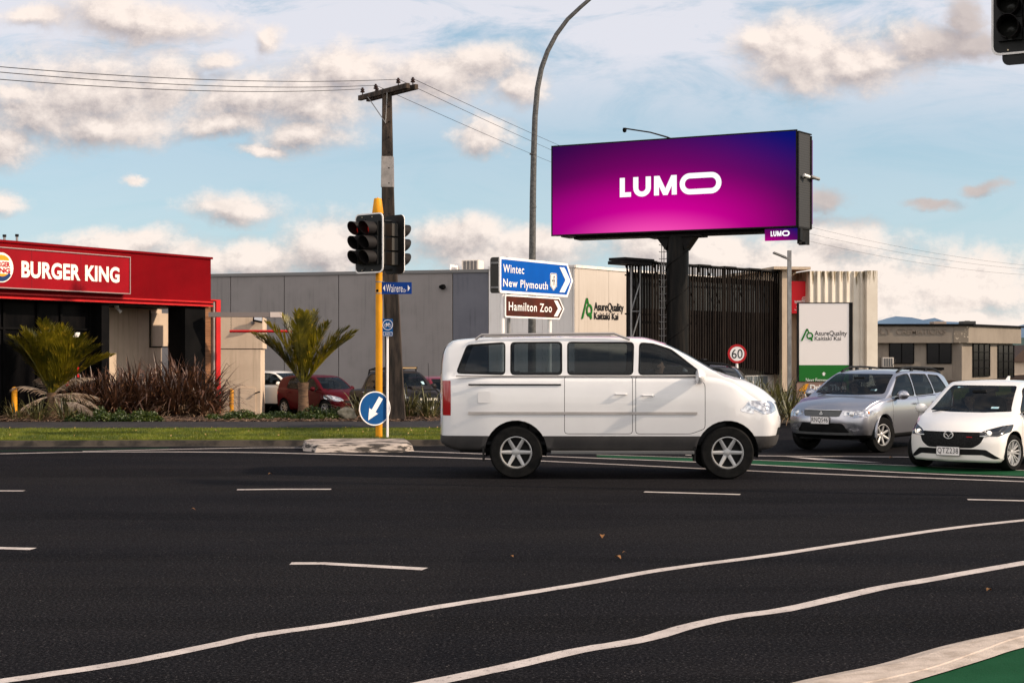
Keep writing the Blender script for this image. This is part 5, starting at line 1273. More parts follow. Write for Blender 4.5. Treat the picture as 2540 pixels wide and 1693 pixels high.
M_CGLASS = mat('car_glass', (0.004,0.006,0.008), 0.03, trans=0.58)
M_TGLASS = mat('tinted_glass', (0.008,0.009,0.010), 0.04, trans=0.90)
M_MESHG = mat('grille_mesh', (0.004,0.004,0.004), 0.5, spec=0.1, col2=(0.018,0.018,0.018), scale=60, lo=0.48, hi=0.52)
def build_wheel(par, x, y, r, w, steer, side, spokes, rimr=0.64, rimm=None, dbl=False):
    M = Matrix.Translation((x,y,r)) @ Matrix.Rotation(R(steer),4,'Z') @ Matrix.Rotation(R(-90*side),4,'X')  # local +z outward
    rr = r*rimr; h = w/2
    mb = MB(); mb.lathe([(rr,-h*0.8),(rr*1.06,-h),(r*0.93,-h),(r*0.985,-h*0.75),(r,-h*0.3),(r,h*0.3),(r*0.985,h*0.75),(r*0.93,h),(rr*1.08,h*1.0),(rr,h*0.86)],M,40,closed=True)
    ty = mb.build('wheel', M_TYRE, par, smooth=35)
    mb = MB(); mb.lathe([(rr*1.01,h*0.9),(rr*0.96,h*0.92),(rr*0.90,h*0.6),(rr*0.86,-h*0.3),(rr*0.0,-h*0.3)],M,36); 
    mb.cur = 0; n0 = len(mb.f)
    mb.mi = [1 if k >= 36*2 else 0 for k in range(n0)]; mb.cur = 0
    for k in range(spokes):
        for o_ in ((-0.16,0.16) if dbl else (0.0,)):
            a = 2*math.pi*k/spokes+o_; ca, sa = math.cos(a), math.sin(a); a2 = a - o_*0.5; c2, s2 = math.cos(a2), math.sin(a2)
            w0, w1 = (rr*0.075, rr*0.06) if dbl else (rr*0.13, rr*0.10)
            p0, p1 = rr*0.16, rr*0.93; zt0, zt1 = h*0.55, h*0.80; th = 0.03
            vs = []
            for (p,wd,zt,c_,s_) in ((p0,w0,zt0,c2,s2),(p1,w1,zt1,ca,sa)):
                for (sw,zz) in ((-1,zt-0.008),(-0.4,zt),(0.4,zt),(1,zt-0.008),(1,zt-th),(-1,zt-th)):
                    vs.append(M @ Vector((p*c_-sw*wd*s_, p*s_+sw*wd*c_, zz)))
            mb.add(vs, [(q,(q+1)%6,6+(q+1)%6,6+q) for q in range(6)])
    mb.lathe([(0,h*0.66),(rr*0.12,h*0.65),(rr*0.24,h*0.55),(rr*0.26,h*0.2)],M,18)
    mb.build('rim', [rimm or M_RIM, M_RIMD], ty, smooth=35)
def make_car(sp, name, label, cat, loc, rz, group=None):
    S = sp; t = thing(name, label, cat, loc, rz, group)
    W0 = S['W']/2; xr, xf = S['top'][0][0], S['top'][-1][0]; top, belt, bot = S['top'], S['belt'], S['bot']
    paint = S['paint']; xa_f, xa_r, r = S['axf'], S['axr'], S['r']
    bow, bowr = S.get('bow',0.32), S.get('bowr',0.16); k_t = S.get('tumble',0.30); nose = S.get('nose',[(0,0),(3,0)]); tail = S.get('tail',[(0,0),(3,0)])
    crown = S.get('crown',[(xr,0.03),(0,0.035),(S['wsb'],0.09),(S['wsb']+0.1,0.06),(xf,0.05)])
    st = set()
    u = [0.0,0.012,0.035,0.07,0.12,0.2]
    xs = [xr+a for a in u]+[xf-a for a in u]
    x = xr+0.28
    while x < xf-0.25: xs.append(x); x += 0.075
    xs = sorted(set(round(v,4) for v in xs))
    RR = 0.12
    def rnd_(x):   # corner rounding amount
        d = min(x-xr, xf-x)
        if d >= RR: return 0.0
        q = 1-d/RR; return 1-math.sqrt(max(0,1-q*q))
    def wmax(x):
        return W0*(1-0.075*sstep(xf-1.0,xf,x)-0.06*sstep(xr+0.9,xr,x))
    def section(x):
        k = rnd_(x); w = wmax(x)-k*0.07; b = lerpl(bot,x)+k*0.05; z = lerpl(top,x)-k*S.get('rt',0.05); s = min(lerpl(belt,x)-k*0.03, z-0.012); c = min(lerpl(crown,x), max(z-s,0.012)*0.9)
        te = z-c; ws = w-0.07; ti = te-s
        wt = ws-k_t*max(ti,0); bul = 0.02
        pts = [(0,b),(w*0.6,b),(w-0.10,b),(w-0.035,b+0.06),(w-0.012,b+0.30*(s-b)),(w,b+0.55*(s-b)),(w-0.004,b+0.78*(s-b)),(w-0.018,b+0.93*(s-b)),(w-0.035,s-0.004),(ws,s+min(0.012,ti*0.2))]
        rnd_in = min(0.10, wt*0.3)
        for f in (0.2,0.4,0.6,0.8,0.93): pts.append((ws+(wt-ws)*f+bul*math.sin(math.pi*f)*min(1,ti/0.4), s+0.012*min(1,ti*10)+(te-s-0.012*min(1,ti*10))*f))
        def roof(y): return z-c*(y/wt)**2
        pts += [(wt-0.02, roof(wt-0.02)-0.004*min(1,ti*3)),(wt-rnd_in,roof(wt-rnd_in))]
        for f in (0.66,0.44,0.22,0): pts.append(((wt-rnd_in)*f, roof((wt-rnd_in)*f)))
        return pts, w
    secs = [section(x) for x in xs]; nj = len(secs[0][0])
    def deform(x, y, z, w):
        fy = (abs(y)/W0)
        g = sstep(xf-1.0, xf, x); gr = sstep(xr+0.8, xr, x)
        return Vector((x - bow*g*fy**2.3 + bowr*gr*fy**2.3 + g*lerpl(nose,z) - gr*lerpl(tail,z), y, z))
    bm = bmesh.new(); grid = []
    for x, (pts, w) in zip(xs, secs):
        row = []
        for j in range(nj): row.append(bm.verts.new(deform(x, pts[j][0], pts[j][1], w)))
        for j in range(nj-2, 0, -1): row.append(bm.verts.new(deform(x, -pts[j][0], pts[j][1], w)))
        grid.append(row)
    m = len(grid[0])
    for i in range(len(grid)-1):
        for j in range(m): bm.faces.new((grid[i][j],grid[i][(j+1)%m],grid[i+1][(j+1)%m],grid[i+1][j]))
    for idx in (0, len(xs)-1):       # end caps as curved grids
        pts, w = secs[idx]; x = xs[idx]; side = pts[2:-5]; zb_ = side[0][1]; ztop_ = side[-1][1]; NC = 12
        topy = lambda f: None
        zc_, cc_ = pts[-1][1], 0
        rows = []
        for (wy, z) in side:
            v = (z-zb_)/(ztop_-zb_); row = []
            for c in range(NC+1):
                f = -1+2*c/NC; y = wy*f
                zt = pts[-1][1]-(pts[-1][1]-ztop_)*f*f
                row.append(bm.verts.new(deform(x, y, zb_+v*(zt-zb_) if 0 < c < NC else z, w)))
            rows.append(row)
        for a in range(len(rows)-1):
            for c in range(NC): bm.faces.new((rows[a][c],rows[a][c+1],rows[a+1][c+1],rows[a+1][c]))
    bmesh.ops.remove_doubles(bm, verts=bm.verts, dist=0.003)
    bmesh.ops.recalc_face_normals(bm, faces=bm.faces)
    lay = bm.faces.layers.int.new('part'); parts = {}; cnt = [0]
    def cut(poly, axis, filt, nm, m, offs=0.0, side_tag=False):
        fs = knife(bm, poly, axis, filt)
        cnt[0] += 1; pid = cnt[0]; parts[pid] = (nm, m, offs)
        for f in fs: f[lay] = pid
        return pid
    def free(f): return f[lay] == 0
    cen = lambda f: f.calc_center_median()
    bz = lambda x: lerpl(belt, x); tz_ = lambda x: lerpl(top, x)
    # wheel arches
    for ax in (xa_f, xa_r):
        cut(circle(ax, r+0.015, r*S.get('arch',1.14), 30), 'y', lambda f: abs(cen(f).y) > W0*0.62, None, None)
    # lower cladding
    if 'clad' in S:
        z0 = S['clad']; cut([(-9,-1),(9,-1),(9,z0),(-9,z0)], 'y', lambda f: free(f), 'lower_cladding', S.get('cladm', M_PLAST), 0.0)
    # front and rear details first (x projection)
    for (nm, poly, m, offs, mir) in S['front']:
        for sgn in ((1,-1) if mir else (1,)):
            pq = [(y*sgn, z) for y, z in poly]
            cut(pq, 'x', lambda f: free(f) and cen(f).x > xf-S.get('fdepth',0.75) and f.normal.x > 0.12 and (not mir or cen(f).y*sgn > 0) and cen(f).z < S['hoodz'], nm, m, offs)
    for (nm, poly, m, offs, mir) in S.get('rear', []):
        for sgn in ((1,-1) if mir else (1,)):
            pq = [(y*sgn, z) for y, z in poly]
            cut(pq, 'x', lambda f: free(f) and cen(f).x < xr+0.6 and f.normal.x < -0.15 and (not mir or cen(f).y*sgn > 0), nm, m, offs)
    # windscreen and rear glass
    cut(S['ws'], 'x', lambda f: free(f) and f.normal.x > 0.25 and f.normal.z > 0.15 and S['wst']-0.5 < cen(f).x < S['wsb']+0.25 and cen(f).z > S['hoodz']-0.04, 'windscreen', S.get('glass', M_CGLASS), -0.004)
    if 'rg' in S: cut(S['rg'], 'x', lambda f: free(f) and f.normal.x < -0.25 and cen(f).x < xr+0.9, 'rear_window', S.get('rglass', M_TGLASS), -0.004)
    # side windows, doors
    for (nm, poly, m, offs) in S['side']:
        poly = rpoly(poly, 0.05)
        for sgn in (1,-1):
            fl = lambda f, s_=sgn: free(f) and cen(f).y*s_ > W0*0.45 and abs(f.normal.y) > 0.25
            if m == 'glass':
                fr2 = grow(poly, 0.022)
                cut(fr2, 'y', fl, None if False else 'window_frame', M_PLAST, 0.001)
                fl2 = lambda f, s_=sgn, pid=cnt[0]: f[lay] == pid
                pid = cnt[0]
                fs = knife(bm, poly, 'y', fl2); cnt[0] += 1; parts[cnt[0]] = (nm, S.get('sglass', M_CGLASS) if offs == 0 else M_TGLASS, -0.006)
                for f in fs: f[lay] = cnt[0]
            elif nm == 'door':
                cut(grow(poly, 0.009), 'y', fl, 'door_gap', M_JOINT, -0.012)
                pid = cnt[0]; fs = knife(bm, poly, 'y', lambda f: f[lay] == pid); cnt[0] += 1; parts[cnt[0]] = ('door', paint, 0.0)
                for f in fs: f[lay] = cnt[0]
            else: cut(poly, 'y', fl, nm, m, offs)
    bm.normal_update()
    # separate
    body = None; made = {}
    ids = sorted({f[lay] for f in bm.faces})
    gapv = []
    for pid in ids:
        if pid == 0: nm, m, offs = 'body', paint, 0.0
        else:
            nm, m, offs = parts[pid]
            if nm is None: continue
        fs = [f for f in bm.faces if f[lay] == pid]
        vm = {}; vs = []; ns = []; fc = []
        for f in fs:
            ff = []
            for v in f.verts:
                if v.index not in vm or vm[v.index][0] is not v:
                    pass
                key = v
                if key not in vm:
                    vm[key] = len(vs); vs.append(v.co + v.normal*offs); ns.append(v.normal.copy())
                ff.append(vm[key])
            fc.append(tuple(ff))
        me = bpy.data.meshes.new(nm); me.from_pydata([tuple(v) for v in vs], [], fc); me.update(); me.materials.append(m)
        me.polygons.foreach_set('use_smooth', [True]*len(me.polygons))
        try: me.normals_split_custom_set_from_vertices([tuple(n) for n in ns])
        except Exception as e: print('normals', e)
        if nm in ('window_frame','door_gap'): gapv.append(me); 
        o = bpy.data.objects.new(nm, me); COL.objects.link(o); o.parent = t; made.setdefault(nm, []).append(o)
        if nm == 'body': body = o
    # frames belong to the door windows: hang them under the body
    for nm in ('window_frame','door_gap'):
        for o in made.get(nm, []): o.parent = body
    bm.free()
    # arch liners, underbody
    mb = MB()
    for ax in (xa_f, xa_r):
        for sgn in (1,-1):
            R_ = r*S.get('arch',1.14)*0.995; n = 16
            yo, yi = sgn*(W0-0.05), sgn*(W0-0.42)
            for k in range(n):
                a0, a1 = R(-12+204*k/n), R(-12+204*(k+1)/n)
                p = [(ax+R_*math.cos(a), r+0.015+R_*math.sin(a)) for a in (a0,a1)]
                mb.quad((p[0][0],yo,p[0][1]),(p[1][0],yo,p[1][1]),(p[1][0],yi,p[1][1]),(p[0][0],yi,p[0][1]))
                mb.add([(p[0][0],yi,p[0][1]),(p[1][0],yi,p[1][1]),(ax,yi,r)],[(0,1,2)])
    bmid = lerpl(bot,0); mb.box(xr+0.35,xf-0.35,-W0*0.7,W0*0.7,bmid-0.02,bmid+0.04)
    mb.build('underbody', M_INT, t)
    tw = S.get('tw',0.21)
    for ax, stv in ((xa_f, S.get('steer',0)), (xa_r, 0)):
        for sgn in (1,-1): build_wheel(t, ax, sgn*(W0-tw/2-0.02), r, tw, stv, sgn, S.get('spokes',5), S.get('rimr',0.64), S.get('rimm'), S.get('dbl',False))
    # cabin
    fl_z = bmid+0.16; hz_ = S['belt_mid']
    mb = MB()
    mb.box(xr+0.4,S['wsb']+0.05,-W0+0.16,W0-0.16,fl_z-0.05,fl_z)
    mb.box(S['wsb']-0.50,S['wsb']+0.02,-W0+0.14,W0-0.14,fl_z,hz_-0.05)
    mb.build('cabin_floor', M_INT, t)
    for row, xs_ in enumerate(S['seats']):
        for sy in (-0.38,0.38):
            mb = MB(); M = Matrix.Translation((xs_,sy*S['W']/1.75,fl_z))
            mb.box(-0.25,0.28,-0.25,0.25,0.12,0.30,M); mb.box(-0.36,-0.22,-0.24,0.24,0.25,0.25+S.get('sback',0.62),M @ Matrix.Rotation(R(-8),4,'Y')); mb.box(-0.50,-0.40,-0.12,0.12,0.92,1.10,M)
            mb.build('seat', M_SEAT, t, bevel=0.04)
    M = Matrix.Translation((S['wsb']-0.62,-0.38*S['W']/1.75,hz_-0.02)) @ Matrix.Rotation(R(65),4,'Y')
    mb = MB(); n = 24
    pts = [M @ Vector((0.18*math.cos(2*math.pi*k/n),0.18*math.sin(2*math.pi*k/n),0)) for k in range(n+1)]; mb.tube(pts,0.014,6,caps=False); mb.tube([M @ Vector((-0.17,0,0)),M @ Vector((0.17,0,0))],0.02,6)
    mb.build('steering_wheel', M_INT, t)
    # interior mirror, sticker
    xm = S['wst']-0.02+0.15
    mb = MB(); mb.box(xm-0.02,xm+0.02,-0.12,0.12,S['mz']-0.03,S['mz']+0.03); mb.build('interior_mirror', M_PLAST, t, bevel=0.01)
    # mirrors
    mx, mz = S['mir']
    for sgn in (1,-1):
        mb = MB(); yb = sgn*(W0-0.06)
        M = Matrix.Translation((mx, sgn*(W0+0.10), mz)); ms = S.get('mscale',1.0)
        n = 10; prof_ = []
        vs = []; 
        for i in range(7):
            f = i/6; a = math.pi*f; sx_ = 0.085*ms*math.sin(a)**0.6 if 0 < f < 1 else 0.0; yy = (f-0.5)*0.24*ms
            for k in range(n):
                th = 2*math.pi*k/n; c_, s_ = math.cos(th), math.sin(th)
                xx = sx_*(c_ if c_ > 0 else c_*0.3); zz = 0.085*ms*(math.sin(a)**0.5 if 0 < f < 1 else 0)*s_
                vs.append(M @ Vector((xx,yy,zz)))
        mb.add(vs,[(i*n+k,i*n+(k+1)%n,(i+1)*n+(k+1)%n,(i+1)*n+k) for i in range(6) for k in range(n)])
        mir = mb.build('wing_mirror', S.get('mirm',paint), t, smooth=True)
        mb = MB(); mb.tube([(mx,yb,mz-0.07),(mx,sgn*(W0+0.06),mz-0.06)],0.028,8); mb.build('mirror_arm', M_PLAST, mir)
    for (hx, hz2) in S.get('handles', []):
        for sgn in (1,-1):
            mb = MB(); y = sgn*(W0+0.004); mb.tube([(hx-0.09,y,hz2),(hx-0.07,y+sgn*0.028,hz2),(hx+0.07,y+sgn*0.028,hz2),(hx+0.09,y,hz2)],0.014,8); mb.build('door_handle', S.get('hm',paint), t, smooth=True)
    if S.get('rails'):
        x0, x1, dz = S['rails']
        for sgn in (1,-1):
            n = 12; pts = []
            for k in range(n+1):
                x = x0+(x1-x0)*k/n; zz = tz_(x)-lerpl(crown,x)*0.6; bl = lerpl(belt,x); wt = W0-0.07-k_t*(tz_(x)-bl); e = min(k,n-k); lift = dz*min(1,e/2)
                pts.append((x, sgn*(wt-0.07), zz+0.01+lift))
            mb = MB(); mb.tube(pts,0.022,8)
            for k in (0,4,8,12): x,y,z = pts[k]; mb.box(x-0.05,x+0.05,y-0.018,y+0.018,z-dz-0.03,z)
            mb.build('roof_rail', M_PLAST, t, smooth=True)
    # wipers
    if S.get('wipers',True):
        mb = MB()
        for (y0,y1,) in ((0.10,0.62),(-0.52,0.02)):
            w_ = [v for v in S['ws']]; zb_ = min(p[1] for p in w_); 
            xb = S['wsb']+0.0
            mb.tube([(xb+0.02-bow*0.0,y0-0.1,zb_-0.005),(xb-0.06,y0+0.1,zb_+0.03),(xb-0.10-0.05*abs(y1),y1,zb_+0.035)],0.009,5)
        mb.build('wiper', M_PLAST, t)
    t['_w'] = 0.0; del t['_w']
    return t
def front_x(sp, y, z):   # surface x near the nose
    W0 = sp['W']/2; xf = sp['top'][-1][0]; return xf - sp.get('bow',0.32)*(abs(y)/W0)**2.3 + lerpl(sp.get('nose',[(0,0),(3,0)]), z)
def number_plate(t, sp, y, z, text, w=0.36, h=0.125, xoff=0.015, m=None):
    x = front_x(sp, y, z)+xoff
    Mt = Matrix.Translation((x,y,z)) @ Matrix.Rotation(R(90),4,'Z')
    mb = MB(); mb.prism(rrect(-w/2,w/2,-h/2,h/2,0.012),-0.006,0.006); mb.v = [tuple(Mt @ Vector(v)) for v in mb.v]; pl = mb.build('number_plate', m or M_SIGNW, t)
    mb = MB(); mb.ring(rrect(-w/2-0.008,w/2+0.008,-h/2-0.008,h/2+0.008,0.014),rrect(-w/2,w/2,-h/2,h/2,0.012),-0.005,0.008); mb.v = [tuple(Mt @ Vector(v)) for v in mb.v]; mb.build('plate_frame', M_PLAST, pl)
    mb = MB(); add_text(mb,text,-w*0.45,w*0.45,-h*0.38,h*0.38,-0.010,bold=0.0,spacing=1.08); mb.v = [tuple(Mt @ Vector(v)) for v in mb.v]; mb.build('plate_lettering', M_INK, pl)
def nose_thing(t, sp, name, fn, y, z, m, xoff=0.0, par=None, tilt=0, yaw=0):
    x = front_x(sp, y, z)+xoff; Mt = Matrix.Translation((x,y,z)) @ Matrix.Rotation(R(90+yaw),4,'Z') @ Matrix.Rotation(R(tilt),4,'X')
    mb = MB(); fn(mb); mb.v = [tuple(Mt @ Vector(v)) for v in mb.v]; return mb.build(name, m, par or t, smooth=35)
# paints
P_WHITE = mat('pearl_white_paint', (0.84,0.79,0.74), 0.28, coat=1.0, dark_back=True)
P_SILVER = mat('silver_paint', (0.42,0.415,0.45), 0.30, metal=0.85, coat=0.8, dark_back=True)
P_RED = mat('dark_red_paint', (0.055,0.0004,0.003), 0.5, metal=0.0, spec=0.08, coat=0.12, dark_back=True)
P_DARK = mat('charcoal_paint', (0.020,0.016,0.015), 0.5, metal=0.0, spec=0.1, coat=0.12, dark_back=True)
P_BLACK = mat('black_paint', (0.015,0.016,0.02), 0.25, metal=0.3, coat=1.0, dark_back=True)
P_VAN = mat('van_white_paint', (0.72,0.70,0.69), 0.30, coat=1.0, dark_back=True, col2=(0.66,0.64,0.635), scale=0.7)
P_CREAMW = mat('cream_white_paint', (0.78,0.72,0.65), 0.3, coat=1.0, dark_back=True)
def ray_dir(th): return -math.pi/2-R(th)     # car rz so that it heads toward the camera turned th deg to the left
# ---------------------------------------------------------------- white hatchback
H1 = dict(W=1.76, tumble=0.24, top=[(-2.02,0.92),(-1.99,1.02),(-1.90,1.14),(-1.62,1.37),(-1.25,1.455),(-0.5,1.50),(0.0,1.495),(0.24,1.44),(0.46,1.345),(1.12,1.00),(1.22,0.965),(1.6,0.89),(1.9,0.80),(2.04,0.70)],
 belt=[(-2.02,0.97),(-1.0,0.97),(0,0.93),(1.0,0.915),(1.3,0.885),(1.7,0.80),(2.04,0.66)], bot=[(-2.02,0.30),(-1.7,0.20),(1.6,0.16),(2.04,0.15)],
 wsb=1.14, wst=0.40, hoodz=0.99, belt_mid=0.93, mz=1.31, axf=1.28, axr=-1.29, r=0.305, arch=1.16, paint=P_WHITE, bow=0.42, seats=[0.05,-0.85], mir=(0.72,1.0), spokes=8, dbl=True, rimr=0.72, steer=-12,
 nose=[(0.15,-0.02),(0.30,0.01),(0.5,0.02),(0.62,0.0),(0.75,-0.06),(0.9,-0.1)],
 ws=rpoly([(-0.72,0.985),(-0.68,1.03),(-0.575,1.41),(0.575,1.41),(0.68,1.03),(0.72,0.985),(0.3,0.965),(-0.3,0.965)],0.05),
 rg=[(-0.5,1.08),(-0.46,1.36),(0.46,1.36),(0.5,1.08)],
 front=[('headlight', rpoly([(0.46,0.645),(0.56,0.70),(0.74,0.765),(0.84,0.785),(0.83,0.66),(0.74,0.595),(0.55,0.60)],0.02), M_LAMPB, 0.004, True),
        ('grille', rpoly([(-0.52,0.665),(0.52,0.665),(0.555,0.62),(0.50,0.48),(0.38,0.40),(-0.38,0.40),(-0.50,0.48),(-0.555,0.62)],0.05), M_MESHG, -0.02, False),
        ('lower_intake', rpoly([(-0.42,0.385),(0.42,0.385),(0.57,0.375),(0.76,0.225),(0.68,0.215),(0.52,0.285),(-0.52,0.285),(-0.68,0.215),(-0.76,0.225),(-0.57,0.375)],0.02), M_PLAST, -0.012, False)],
 rear=[('tail_light', rpoly([(0.5,0.85),(0.8,0.9),(0.8,0.78),(0.5,0.76)],0.02), M_TAIL, 0.002, True)],
 side=[('side_window', [(0.82,0.985),(0.33,1.345),(-0.02,1.40),(-0.20,1.405),(-0.24,0.99)], 'glass', 0), ('side_window', [(-0.30,0.99),(-0.27,1.405),(-0.75,1.385),(-1.10,1.32),(-1.22,1.02)], 'glass', 1),
       ('door', [(0.93,0.27),(0.93,0.88),(0.80,0.95),(-0.27,0.955),(-0.27,0.27)], None, 0), ('door', [(-0.30,0.27),(-0.30,0.955),(-1.10,0.96),(-1.02,0.62),(-0.80,0.40),(-0.78,0.27)], None, 0)],
 handles=[(-0.12,0.83),(-1.0,0.85)])
TH1 = 37
f1 = Vector((-math.sin(R(TH1)),-math.cos(R(TH1)))); ax1 = Vector((7.80,24.5))
c1_ = ax1 - f1*1.28
car1 = make_car(H1, 'parked_hatchback', 'white hatchback with black mesh grille and lit headlights at the right edge', 'car', (c1_.x,c1_.y,0), math.atan2(f1.y,f1.x))
number_plate(car1, H1, 0.0, 0.345, 'QTZ238', w=0.39, h=0.14, xoff=0.04)
def ring_(mb, rx, rz, th, y0, y1, n=28): mb.ring(circle(0,0,rx,n,rz),circle(0,0,rx-th,n,rz-th),y0,y1)
def wing(mb):
    ring_(mb,0.082,0.066,0.011,-0.02,0.0)
    mb.prism([(-0.074,0.018),(-0.04,0.022),(-0.004,-0.022),(0.004,-0.022),(0.04,0.022),(0.074,0.018),(0.03,0.006),(0.0,-0.040),(-0.03,0.006)],-0.02,-0.004)
nose_thing(car1,H1,'emblem',wing,0,0.615,M_CHR,0.02,tilt=0)
nose_thing(car1,H1,'grille_badge',lambda mb: mb.box(-0.045,0.045,-0.006,0,-0.006,0.006),0.33,0.585,mat('badge_red',(0.5,0.01,0.02),0.3),0.0)
for sg_ in (1,-1):
    nose_thing(car1,H1,'chrome_wing',lambda mb: mb.tube([(-0.13*1,0,0.00),(0.0,-0.005,0.0),(0.09,0,0.022)],0.011,6) if sg_>0 else mb.tube([(0.13,0,0.0),(0.0,-0.005,0.0),(-0.09,0,0.022)],0.011,6),0.54*sg_,0.600,M_CHR,0.0,yaw=0)
    for (yy,zz_l,rr_) in ((0.60,0.655,0.034),(0.71,0.675,0.020)):
        x = front_x(H1,yy,zz_l); mb = MB(); M = Matrix.Translation((x-0.04-(yy-0.6)*0.9,sg_*yy,zz_l)) @ Matrix.Rotation(R(90),4,'Y')
        mb.lathe([(0.0,0.062),(rr_*0.6,0.058),(rr_,0.045),(rr_*1.05,0.0)],M,18); mb.build('headlamp_lens', M_LON, car1, smooth=True)
    nose_thing(car1,H1,'running_light',lambda mb: mb.tube([(0.055*math.cos(R(a)),0,0.05*math.sin(R(a))) for a in range(150,400,25)],0.006,5),sg_*0.60,0.66,M_LON,0.012)
mb = MB(); mb.prism([(-0.12,1.47),(0.02,1.49),(-0.14,1.56)],-0.02,0.02,Matrix.Translation((-0.95,0,0.0))); mb.build('shark_fin', P_WHITE, car1)
def ws_sticker(t, sp, y, z, w, h, m, nm='windscreen_sticker'):
    # x on windscreen from profile
    xs_ = [sp['wst']+(sp['wsb']-sp['wst'])*k/60 for k in range(-10,61)]
    x = min(xs_, key=lambda q: abs(lerpl(sp['top'],q)-0.09*(y/0.6)**2-z)); sl = math.atan2(lerpl(sp['top'],x-0.05)-lerpl(sp['top'],x+0.05),0.10)
    Mt = Matrix.Translation((x+0.012,y,z+0.012)) @ Matrix.Rotation(R(90),4,'Z') @ Matrix.Rotation(-(math.pi/2-sl),4,'X')
    mb = MB(); mb.box(-w/2,w/2,-0.004,0,-h/2,h/2); mb.v = [tuple(Mt @ Vector(v)) for v in mb.v]; mb.build(nm, m, t)
M_STK = mat('sticker_pale', (0.55,0.66,0.66), 0.5, col2=(0.30,0.55,0.62), scale=30)
ws_sticker(car1,H1,0.42,1.03,0.13,0.06,M_STK); ws_sticker(car1,H1,-0.40,1.36,0.10,0.03,M_STK)
# ---------------------------------------------------------------- silver SUV
S1 = dict(W=1.86, top=[(-2.33,1.05),(-2.30,1.20),(-2.18,1.38),(-1.98,1.54),(-1.6,1.60),(-0.5,1.64),(0.05,1.63),(0.32,1.585),(0.55,1.51),(1.22,1.17),(1.32,1.13),(1.7,1.08),(2.1,1.00),(2.30,0.88)],
 belt=[(-2.33,1.12),(-1.0,1.10),(0.3,1.05),(1.2,1.06),(1.7,1.0),(2.1,0.92),(2.30,0.83)], bot=[(-2.33,0.42),(-2.0,0.30),(1.9,0.27),(2.30,0.32)],
 wsb=1.24, wst=0.5, hoodz=1.16, belt_mid=1.07, mz=1.46, axf=1.37, axr=-1.30, r=0.355, arch=1.15, paint=P_SILVER, bow=0.34, seats=[0.05,-0.85], mir=(0.78,1.14), mscale=1.15, spokes=7, rimr=0.60, steer=-15, tw=0.225,
 nose=[(0.2,-0.12),(0.42,-0.02),(0.6,0.03),(0.75,0.0),(0.95,-0.08),(1.1,-0.14)],
 ws=rpoly([(-0.77,1.16),(-0.63,1.55),(0.63,1.55),(0.77,1.16),(0.3,1.135),(-0.3,1.135)],0.05), rg=[(-0.55,1.2),(-0.48,1.55),(0.48,1.55),(0.55,1.2)],
 front=[('headlight', rpoly([(0.42,0.77),(0.50,0.845),(0.80,0.865),(0.90,0.83),(0.86,0.74),(0.66,0.71)],0.02), M_LAMPC, 0.004, True),
        ('grille', rpoly([(-0.42,0.85),(0.42,0.85),(0.38,0.735),(0.30,0.725),(-0.30,0.725),(-0.38,0.735)],0.02), M_GREYP, -0.008, False),
        ('fog_light', rpoly(circle(0.63,0.50,0.10,16,0.065),0.001), M_LAMPC, 0.004, True),
        ('lower_intake', rpoly([(-0.44,0.60),(0.44,0.60),(0.56,0.42),(-0.56,0.42)],0.04), M_PLAST, -0.01, False),
        ('skid_plate', rpoly([(-0.60,0.46),(-0.52,0.505),(0.52,0.505),(0.60,0.46),(0.64,0.36),(-0.64,0.36)],0.03), M_GREYP, 0.008, False)],
 rear=[('tail_light', rpoly([(0.6,1.0),(0.88,1.15),(0.88,0.85),(0.6,0.8)],0.02), M_TAIL, 0.002, True)],
 side=[('side_window', [(0.92,1.13),(0.42,1.48),(0.10,1.53),(-0.12,1.535),(-0.14,1.12)], 'glass', 0), ('side_window', [(-0.22,1.12),(-0.20,1.535),(-0.95,1.52),(-1.10,1.14)], 'glass', 1), ('side_window', [(-1.18,1.15),(-1.04,1.515),(-1.55,1.485),(-1.88,1.20)], 'glass', 1),
       ('door', [(1.0,0.36),(1.0,1.02),(0.90,1.08),(-0.18,1.08),(-0.18,0.36)], None, 0), ('door', [(-0.21,0.36),(-0.21,1.08),(-1.12,1.09),(-1.02,0.75),(-0.85,0.50),(-0.80,0.36)], None, 0)],
 clad=0.37, handles=[(-0.05,0.95),(-1.0,0.96)], rails=(0.15,-1.85,0.055), hm=P_SILVER, fdepth=0.8)
TH2 = 40
f2 = Vector((-math.sin(R(TH2)),-math.cos(R(TH2)))); ax2 = Vector((6.72,28.9)); c2_ = ax2-f2*1.37
car2 = make_car(S1, 'silver_suv', 'silver four wheel drive with black roof rails waiting beside the white hatchback', 'car', (c2_.x,c2_.y,0), math.atan2(f2.y,f2.x))
number_plate(car2, S1, 0.0, 0.655, 'RNQ546', w=0.39, h=0.14, xoff=0.02)
def tri(mb):
    for a in (90,210,330):
        c, s = math.cos(R(a)), math.sin(R(a)); q = 0.042
        d = Vector((c,s))*q; n_ = Vector((-s,c))*q*0.5
        mb.prism([(0,0),tuple(d*0.5+n_),tuple(d),tuple(d*0.5-n_)],-0.012,0)
nose_thing(car2,S1,'emblem',tri,0,0.79,M_CHR,0.0)
nose_thing(car2,S1,'grille_trim',lambda mb: mb.tube([(-0.38,0.03,0.0),(0,0,0.0),(0.38,0.03,0.0)],0.008,6),0,0.855,M_CHR,0.0)
